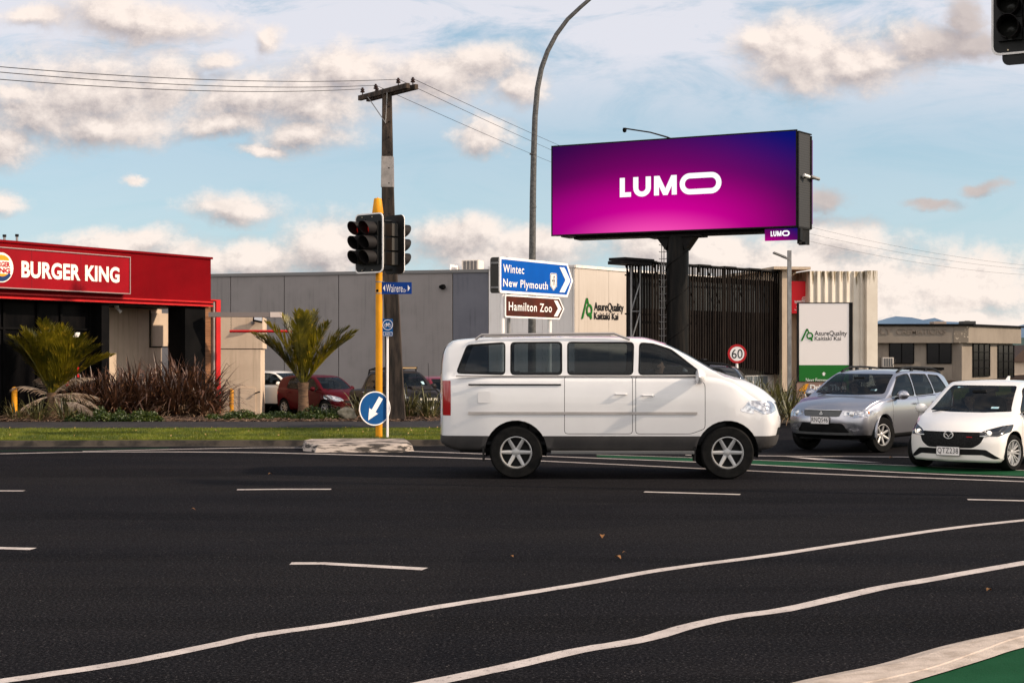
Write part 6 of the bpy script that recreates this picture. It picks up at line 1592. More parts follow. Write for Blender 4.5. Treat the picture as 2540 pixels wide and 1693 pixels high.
for sg_ in (1,-1):
    for (yy,zz_l,rr_,mm) in ((0.58,0.775,0.055,M_CHR),(0.70,0.785,0.050,M_CHR),(0.815,0.805,0.040,M_AMB)):
        x = front_x(S1,yy,zz_l); mb = MB(); M = Matrix.Translation((x-0.035-(yy-0.58)*0.35,sg_*yy,zz_l)) @ Matrix.Rotation(R(90+sg_*0),4,'Y')
        mb.lathe([(0.0,0.050),(rr_*0.6,0.047),(rr_,0.035),(rr_*1.05,0.0)],M,16); mb.build('headlamp_lens', mm, car2, smooth=True)
# flared arches
for ax in (1.37,-1.30):
    for sg_ in (1,-1):
        mb = MB(); pts = []; R_ = 0.355*1.15+0.02
        for k in range(21):
            a = R(-8+196*k/20); x = ax+R_*math.cos(a)
            bx = 0.34*sstep(1.3,2.3,x); y = 0.9*(1-0.075*sstep(1.3,2.3,x)-0.06*sstep(-1.43,-2.33,x))
            pts.append((x - bx*(y/0.9)**2.3*1.0, sg_*(y-0.015), 0.37+R_*math.sin(a)))
        mb.tube(pts,0.038,8); mb.build('wheel_arch_flare', P_SILVER, car2, smooth=True)
ws_sticker(car2,S1,0.50,1.22,0.13,0.06,M_STK)
mb = MB(); mb.tube([(-1.55,-0.3,1.66),(-1.75,-0.3,1.84)],0.006,5); mb.build('antenna', M_PLAST, car2)
# ---------------------------------------------------------------- big white van (in motion in the photograph, built at rest)
V1_ = dict(W=1.94, top=[(-2.80,1.70),(-2.78,1.95),(-2.70,2.12),(-2.55,2.205),(-2.0,2.245),(-0.5,2.265),(0.45,2.25),(0.80,2.17),(1.10,2.04),(1.72,1.70),(1.82,1.655),(2.2,1.56),(2.5,1.43),(2.70,1.26)],
 belt=[(-2.80,1.60),(-1,1.60),(1.5,1.585),(1.9,1.50),(2.4,1.30),(2.70,1.14)], bot=[(-2.80,0.52),(-2.5,0.44),(2.3,0.42),(2.70,0.46)],
 wsb=1.74, wst=0.9, hoodz=1.69, belt_mid=1.55, mz=2.02, axf=1.78, axr=-1.55, r=0.42, arch=1.17, paint=P_VAN, bow=0.34, bowr=0.12, seats=[0.75,-0.2,-1.1], sback=0.78, mir=(1.30,1.62), mscale=1.5, spokes=6, rimr=0.60, tw=0.25, tumble=0.20,
 nose=[(0.4,-0.10),(0.6,0.0),(0.9,0.04),(1.1,0.0),(1.3,-0.08),(1.6,-0.14)],
 ws=rpoly([(-0.80,1.71),(-0.66,2.13),(0.66,2.13),(0.80,1.71),(0.3,1.68),(-0.3,1.68)],0.05), rg=[(-0.7,1.65),(-0.62,2.08),(0.62,2.08),(0.7,1.65)],
 front=[('headlight', rpoly([(0.60,1.08),(0.64,1.22),(0.90,1.24),(0.95,1.08),(0.9,1.02)],0.03), M_LAMPC, 0.004, True),
        ('grille', rpoly([(-0.52,1.20),(0.52,1.20),(0.46,0.98),(-0.46,0.98)],0.03), M_MESHG, -0.008, False),
        ('lower_intake', rpoly([(-0.6,0.80),(0.6,0.80),(0.66,0.58),(-0.66,0.58)],0.04), M_PLAST, -0.01, False)],
 rear=[('tail_light', rpoly([(0.80,1.55),(0.97,1.55),(0.97,1.0),(0.84,1.0)],0.02), M_TAIL, 0.002, True)],
 side=[('side_window', [(1.36,1.665),(0.90,2.03),(0.62,2.12),(0.42,2.135),(0.40,1.66)], 'glass', 0), ('side_window', [(0.28,1.66),(0.30,2.14),(-0.72,2.145),(-0.72,1.66)], 'glass', 0), ('side_window', [(-0.84,1.66),(-0.84,2.145),(-1.62,2.14),(-1.62,1.66)], 'glass', 0), ('side_window', [(-1.74,1.66),(-1.74,2.14),(-2.32,2.10),(-2.48,1.68)], 'glass', 0),
       ('door', [(1.42,0.80),(1.42,1.50),(1.30,1.60),(0.34,1.62),(0.34,0.72),(1.2,0.72)], None, 0), ('door', [(0.28,0.72),(0.28,1.62),(-0.78,1.62),(-0.78,0.72)], None, 0)],
 clad=0.68, cladm=mat('van_cladding', (0.055,0.050,0.048), 0.55, col2=(0.04,0.037,0.036), scale=2), handles=[(0.52,1.32),(0.10,1.34)], fdepth=0.8, glass=M_CGLASS)
van_d = 23.35; vx = X(1517, van_d)
car3 = make_car(V1_, 'passenger_van', 'large white high roofed wagon side on in the middle of the intersection', 'van', (vx,van_d,0), R(-1.4))
for sg_ in (1,-1): mb = MB(); mb.tube([(-2.2,sg_*0.80,2.20),(-2.1,sg_*0.80,2.275),(0.0,sg_*0.81,2.295),(0.25,sg_*0.81,2.20)],0.02,8); mb.build('roof_rail', M_ALU, car3, smooth=True)
for sg_ in (1,-1):
    mb = MB(); mb.box(-1.0,1.25,sg_*0.92,sg_*1.02,0.40,0.45); mb.build('side_step', M_GREYP, car3, bevel=0.01)
    mb = MB(); mb.box(-2.3,1.30,sg_*0.972,sg_*0.980,1.02,1.06); mb.build('side_moulding', M_ALU, car3)
    mb = MB(); mb.box(-2.5,1.42,sg_*0.905,sg_*0.945,1.612,1.632); mb.build('belt_trim', M_ALU, car3)
for sg_ in (1,-1):
    mb = MB(); mb.prism(rrect(-2.15,-1.95,1.20,1.38,0.03),sg_*0.966,sg_*0.972); mb.build('fuel_flap' if sg_ < 0 else 'quarter_panel_badge', P_VAN, car3)
    mb = MB(); mb.box(-2.3,-0.84,sg_*0.955,sg_*0.968,1.475,1.50); mb.build('sliding_door_rail', M_PLAST, car3)
    mb = MB(); mb.box(1.52,1.62,sg_*0.935,sg_*0.95,0.98,1.02); mb.build('side_indicator', M_AMB, car3)
    for ax_ in (1.78,-1.55):
        mb = MB(); mb.box(ax_-0.53,ax_-0.50,sg_*0.74,sg_*0.95,0.28,0.52); mb.build('mud_flap', M_PLAST, car3)
# ---------------------------------------------------------------- dark red hatch in the car park
H2 = dict(H1); H2.update(W=1.69, paint=P_RED, top=[(-1.86,0.94),(-1.83,1.10),(-1.74,1.30),(-1.58,1.44),(-1.2,1.50),(-0.4,1.52),(0.1,1.505),(0.34,1.45),(0.52,1.37),(1.02,1.03),(1.12,0.99),(1.45,0.93),(1.72,0.83),(1.86,0.72)],
 belt=[(-1.86,1.0),(-0.8,0.98),(0,0.94),(1.0,0.94),(1.4,0.87),(1.86,0.68)], bot=[(-1.86,0.32),(-1.6,0.22),(1.5,0.20),(1.86,0.24)], wsb=1.04, wst=0.42, axf=1.16, axr=-1.23, r=0.30, steer=0, spokes=7, rimr=0.66, dbl=False,
 ws=rpoly([(-0.67,1.03),(-0.54,1.43),(0.54,1.43),(0.67,1.03),(0.3,1.0),(-0.3,1.0)],0.05), hoodz=1.03, mir=(0.62,1.02), belt_mid=0.95,
 front=[('headlight', rpoly([(0.42,0.60),(0.50,0.72),(0.72,0.80),(0.84,0.80),(0.80,0.62),(0.62,0.58)],0.03), M_LAMPC, 0.004, True), ('grille', rpoly([(-0.42,0.60),(0.42,0.60),(0.36,0.52),(-0.36,0.52)],0.02), M_MESHG, -0.01, False), ('lower_intake', rpoly([(-0.40,0.42),(0.40,0.42),(0.50,0.28),(-0.50,0.28)],0.03), M_PLAST, -0.01, False)],
 side=[('side_window', [(0.74,1.01),(0.34,1.36),(0.02,1.415),(-0.14,1.42),(-0.16,1.005)], 'glass', 0), ('side_window', [(-0.24,1.005),(-0.22,1.42),(-0.75,1.41),(-0.98,1.36),(-1.10,1.04)], 'glass', 1),
       ('door', [(0.84,0.29),(0.84,0.92),(0.70,0.97),(-0.19,0.97),(-0.19,0.29)], None, 0), ('door', [(-0.22,0.29),(-0.22,0.97),(-1.0,0.98),(-0.95,0.64),(-0.76,0.42),(-0.74,0.29)], None, 0)], handles=[(-0.05,0.86),(-0.9,0.88)])
CPZ = -0.37
def park(px, d, th): return (X(px,d), d, CPZ), -math.pi/2+R(th)
l_, r_ = park(798, 53.3, 47)
car4 = make_car(H2, 'red_hatchback', 'dark red hatchback parked behind the green palm', 'car', l_, r_)
# ---------------------------------------------------------------- dark dual cab with bars
U1 = dict(S1); U1.update(W=1.85, paint=P_DARK, top=[(-2.55,1.02),(-2.53,1.08),(-1.25,1.12),(-1.12,1.22),(-0.95,1.60),(-0.7,1.72),(-0.2,1.77),(0.4,1.74),(0.62,1.66),(1.12,1.26),(1.22,1.22),(1.7,1.18),(2.25,1.10),(2.5,0.95)],
 belt=[(-2.55,1.0),(-1,1.08),(0.3,1.08),(1.2,1.15),(1.7,1.10),(2.5,0.9)], bot=[(-2.55,0.5),(2.1,0.42),(2.5,0.45)], wsb=1.14, wst=0.55, axf=1.65, axr=-1.45, r=0.38, steer=0, spokes=6, hoodz=1.25, belt_mid=1.12, clad=0.46, rails=None, mir=(0.72,1.22),
 ws=rpoly([(-0.70,1.25),(-0.58,1.66),(0.58,1.66),(0.70,1.25),(0.3,1.225),(-0.3,1.225)],0.05), rg=[(-0.5,1.25),(-0.45,1.6),(0.45,1.6),(0.5,1.25)],
 front=[('headlight', rpoly([(0.56,0.88),(0.60,1.02),(0.84,1.02),(0.86,0.90),(0.70,0.84)],0.03), M_LAMPC, 0.004, True), ('grille', rpoly([(-0.46,1.02),(0.46,1.02),(0.40,0.80),(-0.40,0.80)],0.03), M_MESHG, -0.01, False)],
 side=[('side_window', [(0.86,1.2),(0.46,1.58),(0.2,1.62),(0.02,1.625),(0.0,1.18)], 'glass', 0), ('side_window', [(-0.08,1.18),(-0.06,1.625),(-0.62,1.60),(-0.78,1.5),(-0.85,1.20)], 'glass', 1),
       ('door', [(0.98,0.46),(0.98,1.08),(0.86,1.15),(-0.03,1.14),(-0.03,0.46)], None, 0), ('door', [(-0.06,0.46),(-0.06,1.14),(-0.92,1.12),(-0.92,0.60),(-0.85,0.46)], None, 0)], handles=[(0.12,1.0),(-0.75,1.0)])
l_, r_ = park(985, 48.6, 27)
car5 = make_car(U1, 'dark_pickup', 'charcoal dual cab pickup with light bar and bull bar behind the signal pole', 'pickup', l_, r_)
number_plate(car5, U1, 0.0, 0.62, 'JGT118', xoff=0.16) if False else None
mb = MB(); mb.box(0.28,0.36,-0.6,0.6,1.80,1.87); mb.box(0.30,0.34,-0.58,-0.54,1.72,1.80); mb.box(0.30,0.34,0.54,0.58,1.72,1.80); lb_ = mb.build('light_bar', M_PLAST, car5)
mb = MB(); mb.box(0.361,0.366,-0.56,0.56,1.815,1.855); mb.build('light_bar_lens', mat('amber_led', (0.45,0.30,0.15), 0.3), lb_)
mb = MB()
for sg_ in (-1,1): mb.tube([(-1.2,sg_*0.66,1.12),(-1.0,sg_*0.62,1.76),(-0.4,sg_*0.6,1.84),(0.25,sg_*0.6,1.82)],0.025,8)
mb.tube([(-1.0,-0.62,1.76),(-1.0,0.62,1.76)],0.025,8); mb.build('roof_rack', M_PLAST, car5)
mb = MB(); xb = 2.62
for sg_ in (-1,1): mb.tube([(xb-0.15,sg_*0.42,0.55),(xb,sg_*0.42,0.75),(xb,sg_*0.40,1.05),(xb-0.06,sg_*0.30,1.16)],0.03,8)
mb.tube([(xb-0.06,-0.30,1.16),(xb-0.06,0.30,1.16)],0.03,8); mb.tube([(xb-0.55,-0.90,0.72),(xb,-0.62,0.74),(xb,0.62,0.74),(xb-0.55,0.90,0.72)],0.06,8)
mb.box(xb-0.3,xb+0.06,-0.70,0.70,0.46,0.66); bb_ = mb.build('bull_bar', M_PLAST, car5, smooth=35)
mb = MB(); mb.box(xb+0.061,xb+0.075,-0.30,0.30,0.80,0.88); mb.build('driving_light', mat('led_bar', (0.6,0.55,0.45), 0.3), car5)
mb = MB(); mb.box(xb+0.061,xb+0.07,-0.18,0.18,0.50,0.62); mb.build('number_plate', M_SIGNW, car5)
mb = MB(); mb.prism([(1.5,1.18),(1.9,1.16),(1.85,1.24),(1.55,1.25)],-0.25,0.25); mb.build('bonnet_scoop', P_DARK, car5, bevel=0.02)
mb = MB(); mb.tube([(0.9,0.8,1.2),(0.82,0.8,2.0)],0.008,5); mb.build('antenna', M_PLAST, car5)
ws_sticker(car5,U1,0.52,1.32,0.12,0.14,M_STK)
# ---------------------------------------------------------------- cream suv rear beside the drive-through
S2 = dict(S1); S2.update(paint=P_CREAMW, rails=None, steer=0)
S2['side'] = list(S1['side']); l_, r_ = park(690, 56.5, 62)
car6 = make_car(S2, 'cream_suv', 'cream four wheel drive half hidden between the cream block and the red hatchback', 'car', l_, r_)
# ---------------------------------------------------------------- second red car beyond the pickup
H3 = dict(H2); H3.update(paint=mat('rose_red_paint', (0.16,0.012,0.022), 0.3, coat=0.5, dark_back=True)); l_, r_ = park(1092, 50.5, 30)
car7 = make_car(H3, 'rose_hatchback', 'rose red car parked nose out just beyond the charcoal pickup', 'car', l_, r_)
# ---------------------------------------------------------------- dark wagon behind the van
S3 = dict(S1); S3.update(paint=P_BLACK, steer=0, W=1.84)
car8 = make_car(S3, 'dark_wagon', 'dark blue black wagon with roof bars on the far side of the white van', 'car', (X(1665,44.0),44.0,0.0), R(168))
mb = MB()
for x in (0.1,-1.0): mb.box(x-0.05,x+0.05,-0.68,0.68,1.76,1.80)
mb.build('roof_bar', M_PLAST, car8)
# ================================================================ PLANTS
def leaf_mat(name, c1, c2, c3=None, rough=0.5, scale=2.0, tr=0.25):
    m = bpy.data.materials.new(name); m.use_nodes = True; t = m.node_tree; N = NT(t); p = t.nodes['Principled BSDF']
    v = N.n('ShaderNodeTexCoord').outputs['Object']; n1 = N.noise(v, scale, 4, 0.65); n2 = N.noise(v, scale*4, 3, 0.6)
    c = N.mix(N.ramp(n1, 0.38, 0.62), c1, c2)
    if c3: c = N.mix(N.ramp(n2, 0.58, 0.70), c, c3)
    t.links.new(c, p.inputs['Base Color']); p.inputs['Roughness'].default_value = rough
    if tr:
        td_ = N.n('ShaderNodeBsdfTranslucent', ins={}); t.links.new(c, td_.inputs[0])
        mx = N.n('ShaderNodeMixShader', ins={0: tr, 1: p.outputs[0], 2: td_.outputs[0]})
        t.links.new(mx.outputs[0], t.nodes['Material Output'].inputs[0])
    return m
L_PALM = leaf_mat('palm_green', (0.045,0.045,0.003), (0.22,0.175,0.008), (0.38,0.25,0.02), 0.4, 1.5, 0.35)
L_PALMD = leaf_mat('palm_dead', (0.20,0.13,0.08), (0.42,0.32,0.24), (0.55,0.45,0.36), 0.7, 3)
L_FLAX = leaf_mat('bronze_flax', (0.032,0.016,0.010), (0.115,0.050,0.026), (0.32,0.14,0.048), 0.42, 2.5, 0.12)
L_FLAXG = leaf_mat('olive_flax', (0.045,0.042,0.016), (0.13,0.12,0.035), (0.26,0.20,0.08), 0.45, 2.5, 0.15)
L_STRAW = leaf_mat('dry_straw', (0.22,0.12,0.06), (0.36,0.23,0.13), (0.48,0.34,0.22), 0.8, 3, 0.1)
L_SHRUB = leaf_mat('shrub_green', (0.022,0.042,0.006), (0.055,0.080,0.010), (0.14,0.13,0.015), 0.45, 3)
L_TRUNK = mat('palm_trunk', (0.17,0.10,0.06), 0.9, col2=(0.07,0.045,0.03), scale=5, stretch=(1,1,4), bump=0.6, bscale=20)
def blade(mb, base, az, elev, L, w, droop, n=7, fold=0.25, kink=None, rnd=random):
    """a strap leaf: starts at elev, bends down along its length"""
    p = Vector(base); h = Vector((math.cos(az), math.sin(az), 0)); side = Vector((-h.y, h.x, 0)); vs = []
    e = elev; ds = L/n
    for i in range(n+1):
        t = i/n; ww = w*min(1.0, 0.55+t*2.5)*(1-t**3)*0.5 if i < n else 0.001
        d = h*math.cos(e)+Vector((0,0,1))*math.sin(e); up = side.cross(d)
        vs += [p-side*ww+up*ww*fold, p, p+side*ww+up*ww*fold]
        p = p + d*ds
        e -= droop*(t+0.15)/n*2.0
        if kink and t > kink[0] and e > kink[1]: e = kink[1]
    fs = []
    for i in range(n): a = i*3; fs += [(a,a+1,a+4,a+3),(a+1,a+2,a+5,a+4)]
    mb.add(vs, fs)
def flax(px, d, z, R0, H, nb, lb, m=L_FLAX, seed=0, dry=0.12, group='flax clumps in the garden bed', name='flax_plant', cat='flax', w=0.055, droop=1.3):
    rnd = random.Random(seed); t = thing(name, lb, cat, (X(px,d),d,z), 0, group); mb = MB()
    for i in range(nb):
        a = rnd.uniform(0,6.283); el = R(rnd.uniform(30,88)); L = H*rnd.uniform(0.65,1.2); r0 = rnd.uniform(0,R0*0.45)
        b = (r0*math.cos(a),r0*math.sin(a),0)
        k = (rnd.uniform(0.4,0.8), R(rnd.uniform(-60,-10))) if rnd.random() < 0.45 else None
        blade(mb,b,a+rnd.uniform(-0.5,0.5),el,L,w*rnd.uniform(0.7,1.2),rnd.uniform(0.3,droop+0.4)*(1.2-el/1.9),kink=k,rnd=rnd)
    mb.build('leaves', m, t, normals=False)
    if dry:
        mb = MB()
        for i in range(int(nb*dry)+6):
            a = rnd.uniform(0,6.283); blade(mb,(0.2*R0*math.cos(a),0.2*R0*math.sin(a),0.02),a+rnd.uniform(-.6,.6),R(rnd.uniform(10,55)),H*rnd.uniform(0.4,0.85),w*0.5,rnd.uniform(0.8,2.0),rnd=rnd)
        mb.build('dry_leaves', L_STRAW, t, normals=False)
    return t
def palm(px, d, z, th, lb, nf, L, seed, spread, dead=0, crownw=1.0, tr=0.13, lean=0.0):
    rnd = random.Random(seed); t = thing('palm_tree', lb, 'palm tree', (X(px,d),d,z), 0)
    mb = MB(); mb.tube([(0,0,-0.05),(0.01,0,th*0.3),(0,0,th*0.7),(lean,0,th)],[tr*1.25,tr,tr*0.9,tr*1.05],14); mb.build('trunk', L_TRUNK, t, smooth=True)
    def frond(mb, az, el, L, droop, lw, ll, base, nlf=64, hang=0.0):
        p = Vector(base); h = Vector((math.cos(az),math.sin(az),0)); sd = Vector((-h.y,h.x,0)); pts = []; e = el; n = 16
        for i in range(n+1):
            pts.append((p.copy(), e)); d_ = h*math.cos(e)+Vector((0,0,math.sin(e))); p += d_*L/n; e -= droop/n*(0.3+1.4*i/n)
        mb.tube([q[0] for q in pts],[0.028*(1-0.85*i/n)+0.004 for i in range(n+1)],5)
        for k in range(nlf):
            f = 0.12+0.88*k/(nlf-1); i = min(int(f*n), n-1); fr_ = f*n-i; c = pts[i][0].lerp(pts[i+1][0],fr_); e = pts[i][1]
            d_ = h*math.cos(e)+Vector((0,0,math.sin(e))); up = Vector((0,0,1))*math.cos(e)-h*math.sin(e)
            lenl = ll*(math.sin(math.pi*min(0.97,0.20+0.72*f)))*rnd.uniform(0.85,1.12)
            for s_ in (-1,1):
                out = (sd*s_*0.52+d_*0.88+up*rnd.uniform(0.05,0.38)+Vector((0,0,-hang))).normalized(); tip = c+out*lenl*0.6; tip2 = tip+(out+Vector((0,0,-0.28-hang+rnd.uniform(-.2,.2)))*0.8).normalized()*lenl*0.4
                wv = d_.cross(out).normalized().cross(out).normalized()*lw*rnd.uniform(0.8,1.2)
                mb.add([c-wv*0.35,c+wv*0.35,tip+wv,tip-wv*0.6,tip2],[(0,1,2,3),(3,2,4)])
    for k in range(nf):
        az = spread[k][0]; el = spread[k][1]; mb = MB()
        b = (lean+0.05*math.cos(R(az)),0.05*math.sin(R(az)),th-0.02)
        frond(mb,R(az),R(el+4),L*spread[k][2],R(spread[k][3]*0.72),0.021,0.74*crownw,b); mb.build('frond', L_PALM, t, normals=False)
    for k in range(dead):
        mb = MB(); az = rnd.uniform(0,360); frond(mb,R(az),R(rnd.uniform(-25,45)),L*rnd.uniform(0.5,0.9),R(rnd.uniform(40,110)),0.012,0.42*crownw,(lean,0,th-0.1),30,hang=0.5); mb.build('dead_frond', L_PALMD, t, normals=False)
    return t
BZ = 0.12
# palm left
palm(128, 39.9, BZ, 0.75, 'ragged palm with drooping dead fronds in front of the restaurant glass', 17, 1.95, 5,
     [(178,62,1.0,50),(165,54,0.98,45),(190,72,1.0,35),(150,66,1.0,35),(-20,60,1.0,35),(210,62,0.9,30),(320,74,1.0,25),(100,78,1.0,30),(260,80,1.05,28),(275,70,0.9,35),(230,68,0.95,35),(15,60,0.95,45),(-15,48,1.0,40),(0,38,1.0,40),(-40,66,0.95,35),(60,75,0.95,30),(140,55,0.9,55)], dead=9)
# palm right of it, green vase-shaped
palm(752, 41.5, BZ-0.02, 1.02, 'green vase shaped palm with upright fronds in front of the red hatchback', 12, 2.05, 8,
     [(180,56,1.0,62),(172,50,0.92,40),(200,66,1.0,45),(160,74,1.0,25),(250,80,1.02,12),(285,82,1.0,12),(100,78,1.0,20),(60,76,1.05,18),(330,66,0.95,28),(5,58,1.0,42),(-8,50,1.05,42),(20,48,0.95,36)], dead=0, crownw=0.95, tr=0.155)
# bronze flax thicket
FX = [(212,41.5,0.75,1.0),(250,42.0,0.8,1.15),(292,41.0,0.8,1.15),(330,42.2,0.85,1.3),(372,41.2,0.85,1.2),(410,42.5,0.9,1.35),(446,41.5,0.9,1.5),(482,42.2,0.9,1.45),(508,41.2,0.55,0.85),(352,43.0,0.85,1.3)]
FL = ['leftmost bronze flax clump, touching the ragged palm','bronze flax clump second from the ragged palm','low bronze flax clump under the pale wall, third from the ragged palm','tall bronze flax clump, fourth from the ragged palm',
      'bronze flax clump in the middle of the thicket','bronze flax clump just left of the tallest one','tallest bronze flax clump with kinked leaves in front of the right black pillar','wide bronze flax clump right of the tallest one','straw edged bronze flax clump at the right end by the red frame','bronze flax clump standing behind the middle of the thicket']
for i,(px,d,r0,h) in enumerate(FX): flax(px,d,BZ-0.03,r0*1.25,h*1.25,190,FL[i],seed=20+i,dry=0.2 if i < 6 else 0.6,w=0.075,droop=1.9)
# olive agapanthus like clumps below the palm and near the rock
flax(95,38.9,BZ,0.5,0.75,60,'olive strappy clump under the ragged palm, left one',m=L_FLAXG,seed=50,dry=0.9,name='strappy_plant',cat='strappy plant',group='olive strappy clumps',w=0.04,droop=2.0)
flax(165,38.7,BZ,0.55,0.85,70,'olive strappy clump under the ragged palm, right one',m=L_FLAXG,seed=51,dry=0.9,name='strappy_plant',cat='strappy plant',group='olive strappy clumps',w=0.04,droop=2.0)
flax(40,39.2,BZ,0.5,0.6,60,'dry strappy clump beside the left yellow bollard',m=L_FLAXG,seed=52,dry=1.3,name='strappy_plant',cat='strappy plant',group='olive strappy clumps',w=0.035,droop=2.0)
flax(897,41.0,BZ,0.5,0.95,70,'spiky olive flax behind the blue arrow disc',m=L_FLAXG,seed=53,dry=0.5,name='strappy_plant',cat='strappy plant',group='olive strappy clumps',w=0.045,droop=1.3)
flax(1012,40.6,BZ,0.55,1.0,75,'spiky olive flax at the foot of the dark power pole, left one',m=L_FLAXG,seed=54,dry=0.4,name='strappy_plant',cat='strappy plant',group='olive strappy clumps',w=0.045,droop=1.9)
flax(1062,40.4,BZ,0.55,0.95,75,'spiky olive flax right of the power pole against the white van',m=L_FLAXG,seed=55,dry=0.4,name='strappy_plant',cat='strappy plant',group='olive strappy clumps',w=0.045,droop=1.9)
for i,(px,d,h) in enumerate(((1868,42.5,1.0),(1900,41.6,1.05),(1935,40.6,1.1),(1965,39.5,0.95))):
    flax(px,d,0.1,0.6,h+0.3,60,['spiky hedge clump nearest the speed sign post','second spiky hedge clump from the speed sign','third spiky hedge clump from the speed sign','spiky hedge clump touching the silver car'][i],m=L_FLAXG,seed=60+i,dry=0.3,name='hedge_plant',cat='hedge plant',group='spiky hedge by the side road',w=0.05)
def shrub(px, d, z, rx, ry, rz, n, lb, seed, m=L_SHRUB, group='low green ground shrubs'):
    rnd = random.Random(seed); t = thing('low_shrub', lb, 'shrub', (X(px,d),d,z), 0, group); mb = MB(); st = MB()
    for i in range(n):
        a = rnd.uniform(0,6.283); u = rnd.random()**0.5; x = rx*u*math.cos(a); y = ry*u*math.sin(a)
        hgt = rz*(1-u*u)**0.5*(0.65+0.5*noise.noise(Vector((x*3+seed,y*3,0)))+0.3*noise.noise(Vector((x*9,y*9,seed)))); zz = max(0.01, hgt*rnd.uniform(0.35,1.08)+0.02)
        s = rnd.uniform(0.022,0.045); q = Vector((rnd.uniform(-1,1),rnd.uniform(-1,1),rnd.uniform(0.2,1.2))).normalized(); b = q.orthogonal().normalized(); c = q.cross(b)
        ang = rnd.uniform(0,6.28); b, c = b*math.cos(ang)+c*math.sin(ang), c*math.cos(ang)-b*math.sin(ang); o = Vector((x,y,zz))
        mb.add([o-b*s,o-c*s*0.5,o+b*s,o+c*s*0.5],[(0,1,2,3)])
    for i in range(14):
        a = rnd.uniform(0,6.283); u = rnd.uniform(0.2,0.8); st.tube([(0,0,0),(rx*u*0.5*math.cos(a),ry*u*0.5*math.sin(a),rz*0.3),(rx*u*math.cos(a),ry*u*math.sin(a),rz*0.5)],0.008,4)
    mb.build('foliage', m, t, normals=False); st.build('stem', L_TRUNK, t)
shrub(262,38.6,BZ,0.75,0.5,0.42,3600,'dark green ground shrub right of the ragged palm, left one',1)
shrub(335,38.4,BZ,0.80,0.5,0.36,3600,'dark green ground shrub below the bronze thicket, middle one',2)
shrub(205,38.5,BZ,0.5,0.4,0.30,1800,'small dark green shrub under the drooping dead frond',7)
shrub(595,39.4,BZ,1.0,0.5,0.28,3600,'long low green shrub in front of the cream drive-through block',3)
shrub(690,39.8,BZ,0.55,0.45,0.22,2000,'small green shrub left of the green palm trunk',6)
shrub(795,39.4,BZ,0.75,0.5,0.42,3800,'rounded green shrub right of the green palm trunk',4)
# rock
rnd = random.Random(5); bm = bmesh.new(); bmesh.ops.create_icosphere(bm, subdivisions=4, radius=1.0)
for v in bm.verts:
    nn = noise.noise(v.co*1.3)*0.35+noise.noise(v.co*4)*0.08; v.co *= (1+nn); v.co.x *= 0.27; v.co.y *= 0.22; v.co.z *= 0.20
me = bpy.data.meshes.new('boulder'); bm.to_mesh(me); bm.free(); me.materials.append(mat('rock_grey', (0.26,0.22,0.16), 0.9, col2=(0.15,0.13,0.09), scale=8, bump=0.6, bscale=14))
o = bpy.data.objects.new('boulder', me); COL.objects.link(o); o.location = (X(862,39.3),39.3,BZ+0.15); me.set_sharp_from_angle(angle=R(30)); tag(o,'mossy grey boulder between the green shrub and the blue arrow disc','rock')
# drooping dead frond on the ground side (pale)
rnd = random.Random(9); mb = MB(); base = Vector((X(165,38.4),38.4,0.62))
t = thing('fallen_frond', 'pale dead palm frond hanging over the shrub right of the ragged palm', 'palm frond', tuple(base), 0)
pts = [Vector((0,0,0.02)),Vector((0.25,-0.02,0.02)),Vector((0.5,-0.05,-0.08)),Vector((0.72,-0.08,-0.30)),Vector((0.80,-0.1,-0.45))]
mb.tube(pts,[0.016,0.014,0.011,0.008,0.004],5); mb.build('midrib', L_PALMD, t)
mb = MB()
for k in range(60):
    f = k/59; i = min(int(f*4),3); c = pts[i].lerp(pts[i+1],f*4-i)
    for s_ in (-1,1):
        tip = c+Vector((0.10+rnd.uniform(-.03,.05),s_*0.10,-0.16-rnd.uniform(0,0.14))); mid_ = c.lerp(tip,0.5)+Vector((0.03,s_*0.02,0.03)); w = Vector((0.008,0,0.006))
        mb.add([c-w,c+w,mid_+w,mid_-w,tip],[(0,1,2,3),(3,2,4)])
mb.build('leaflets', L_PALMD, t, normals=False)
# garden litter: dry mulch strands, one mass
rnd = random.Random(12); mb = MB()
for i in range(5200):
    px = rnd.uniform(-60,1180); d = rnd.uniform(38.15,41.5); a = rnd.uniform(0,6.28)
    s = rnd.uniform(0.04,0.16); x = X(px,d); c, s_ = math.cos(a), math.sin(a); w = rnd.uniform(0.006,0.014); z = BZ+rnd.uniform(0.0,0.05)
    mb.add([(x-c*s-s_*w,d-s_*s+c*w,z),(x+c*s-s_*w,d+s_*s+c*w,z+rnd.uniform(0,0.05)),(x+c*s+s_*w,d+s_*s-c*w,z+rnd.uniform(0,0.05)),(x-c*s+s_*w,d-s_*s-c*w,z)],[(0,1,2,3)])
tag(mb.build('bark_mulch', leaf_mat('mulch', (0.05,0.03,0.02), (0.16,0.09,0.055), (0.30,0.20,0.13), 0.9, 6, 0.0), normals=False), 'brown bark and leaf litter over the garden bed', 'mulch', kind='stuff')
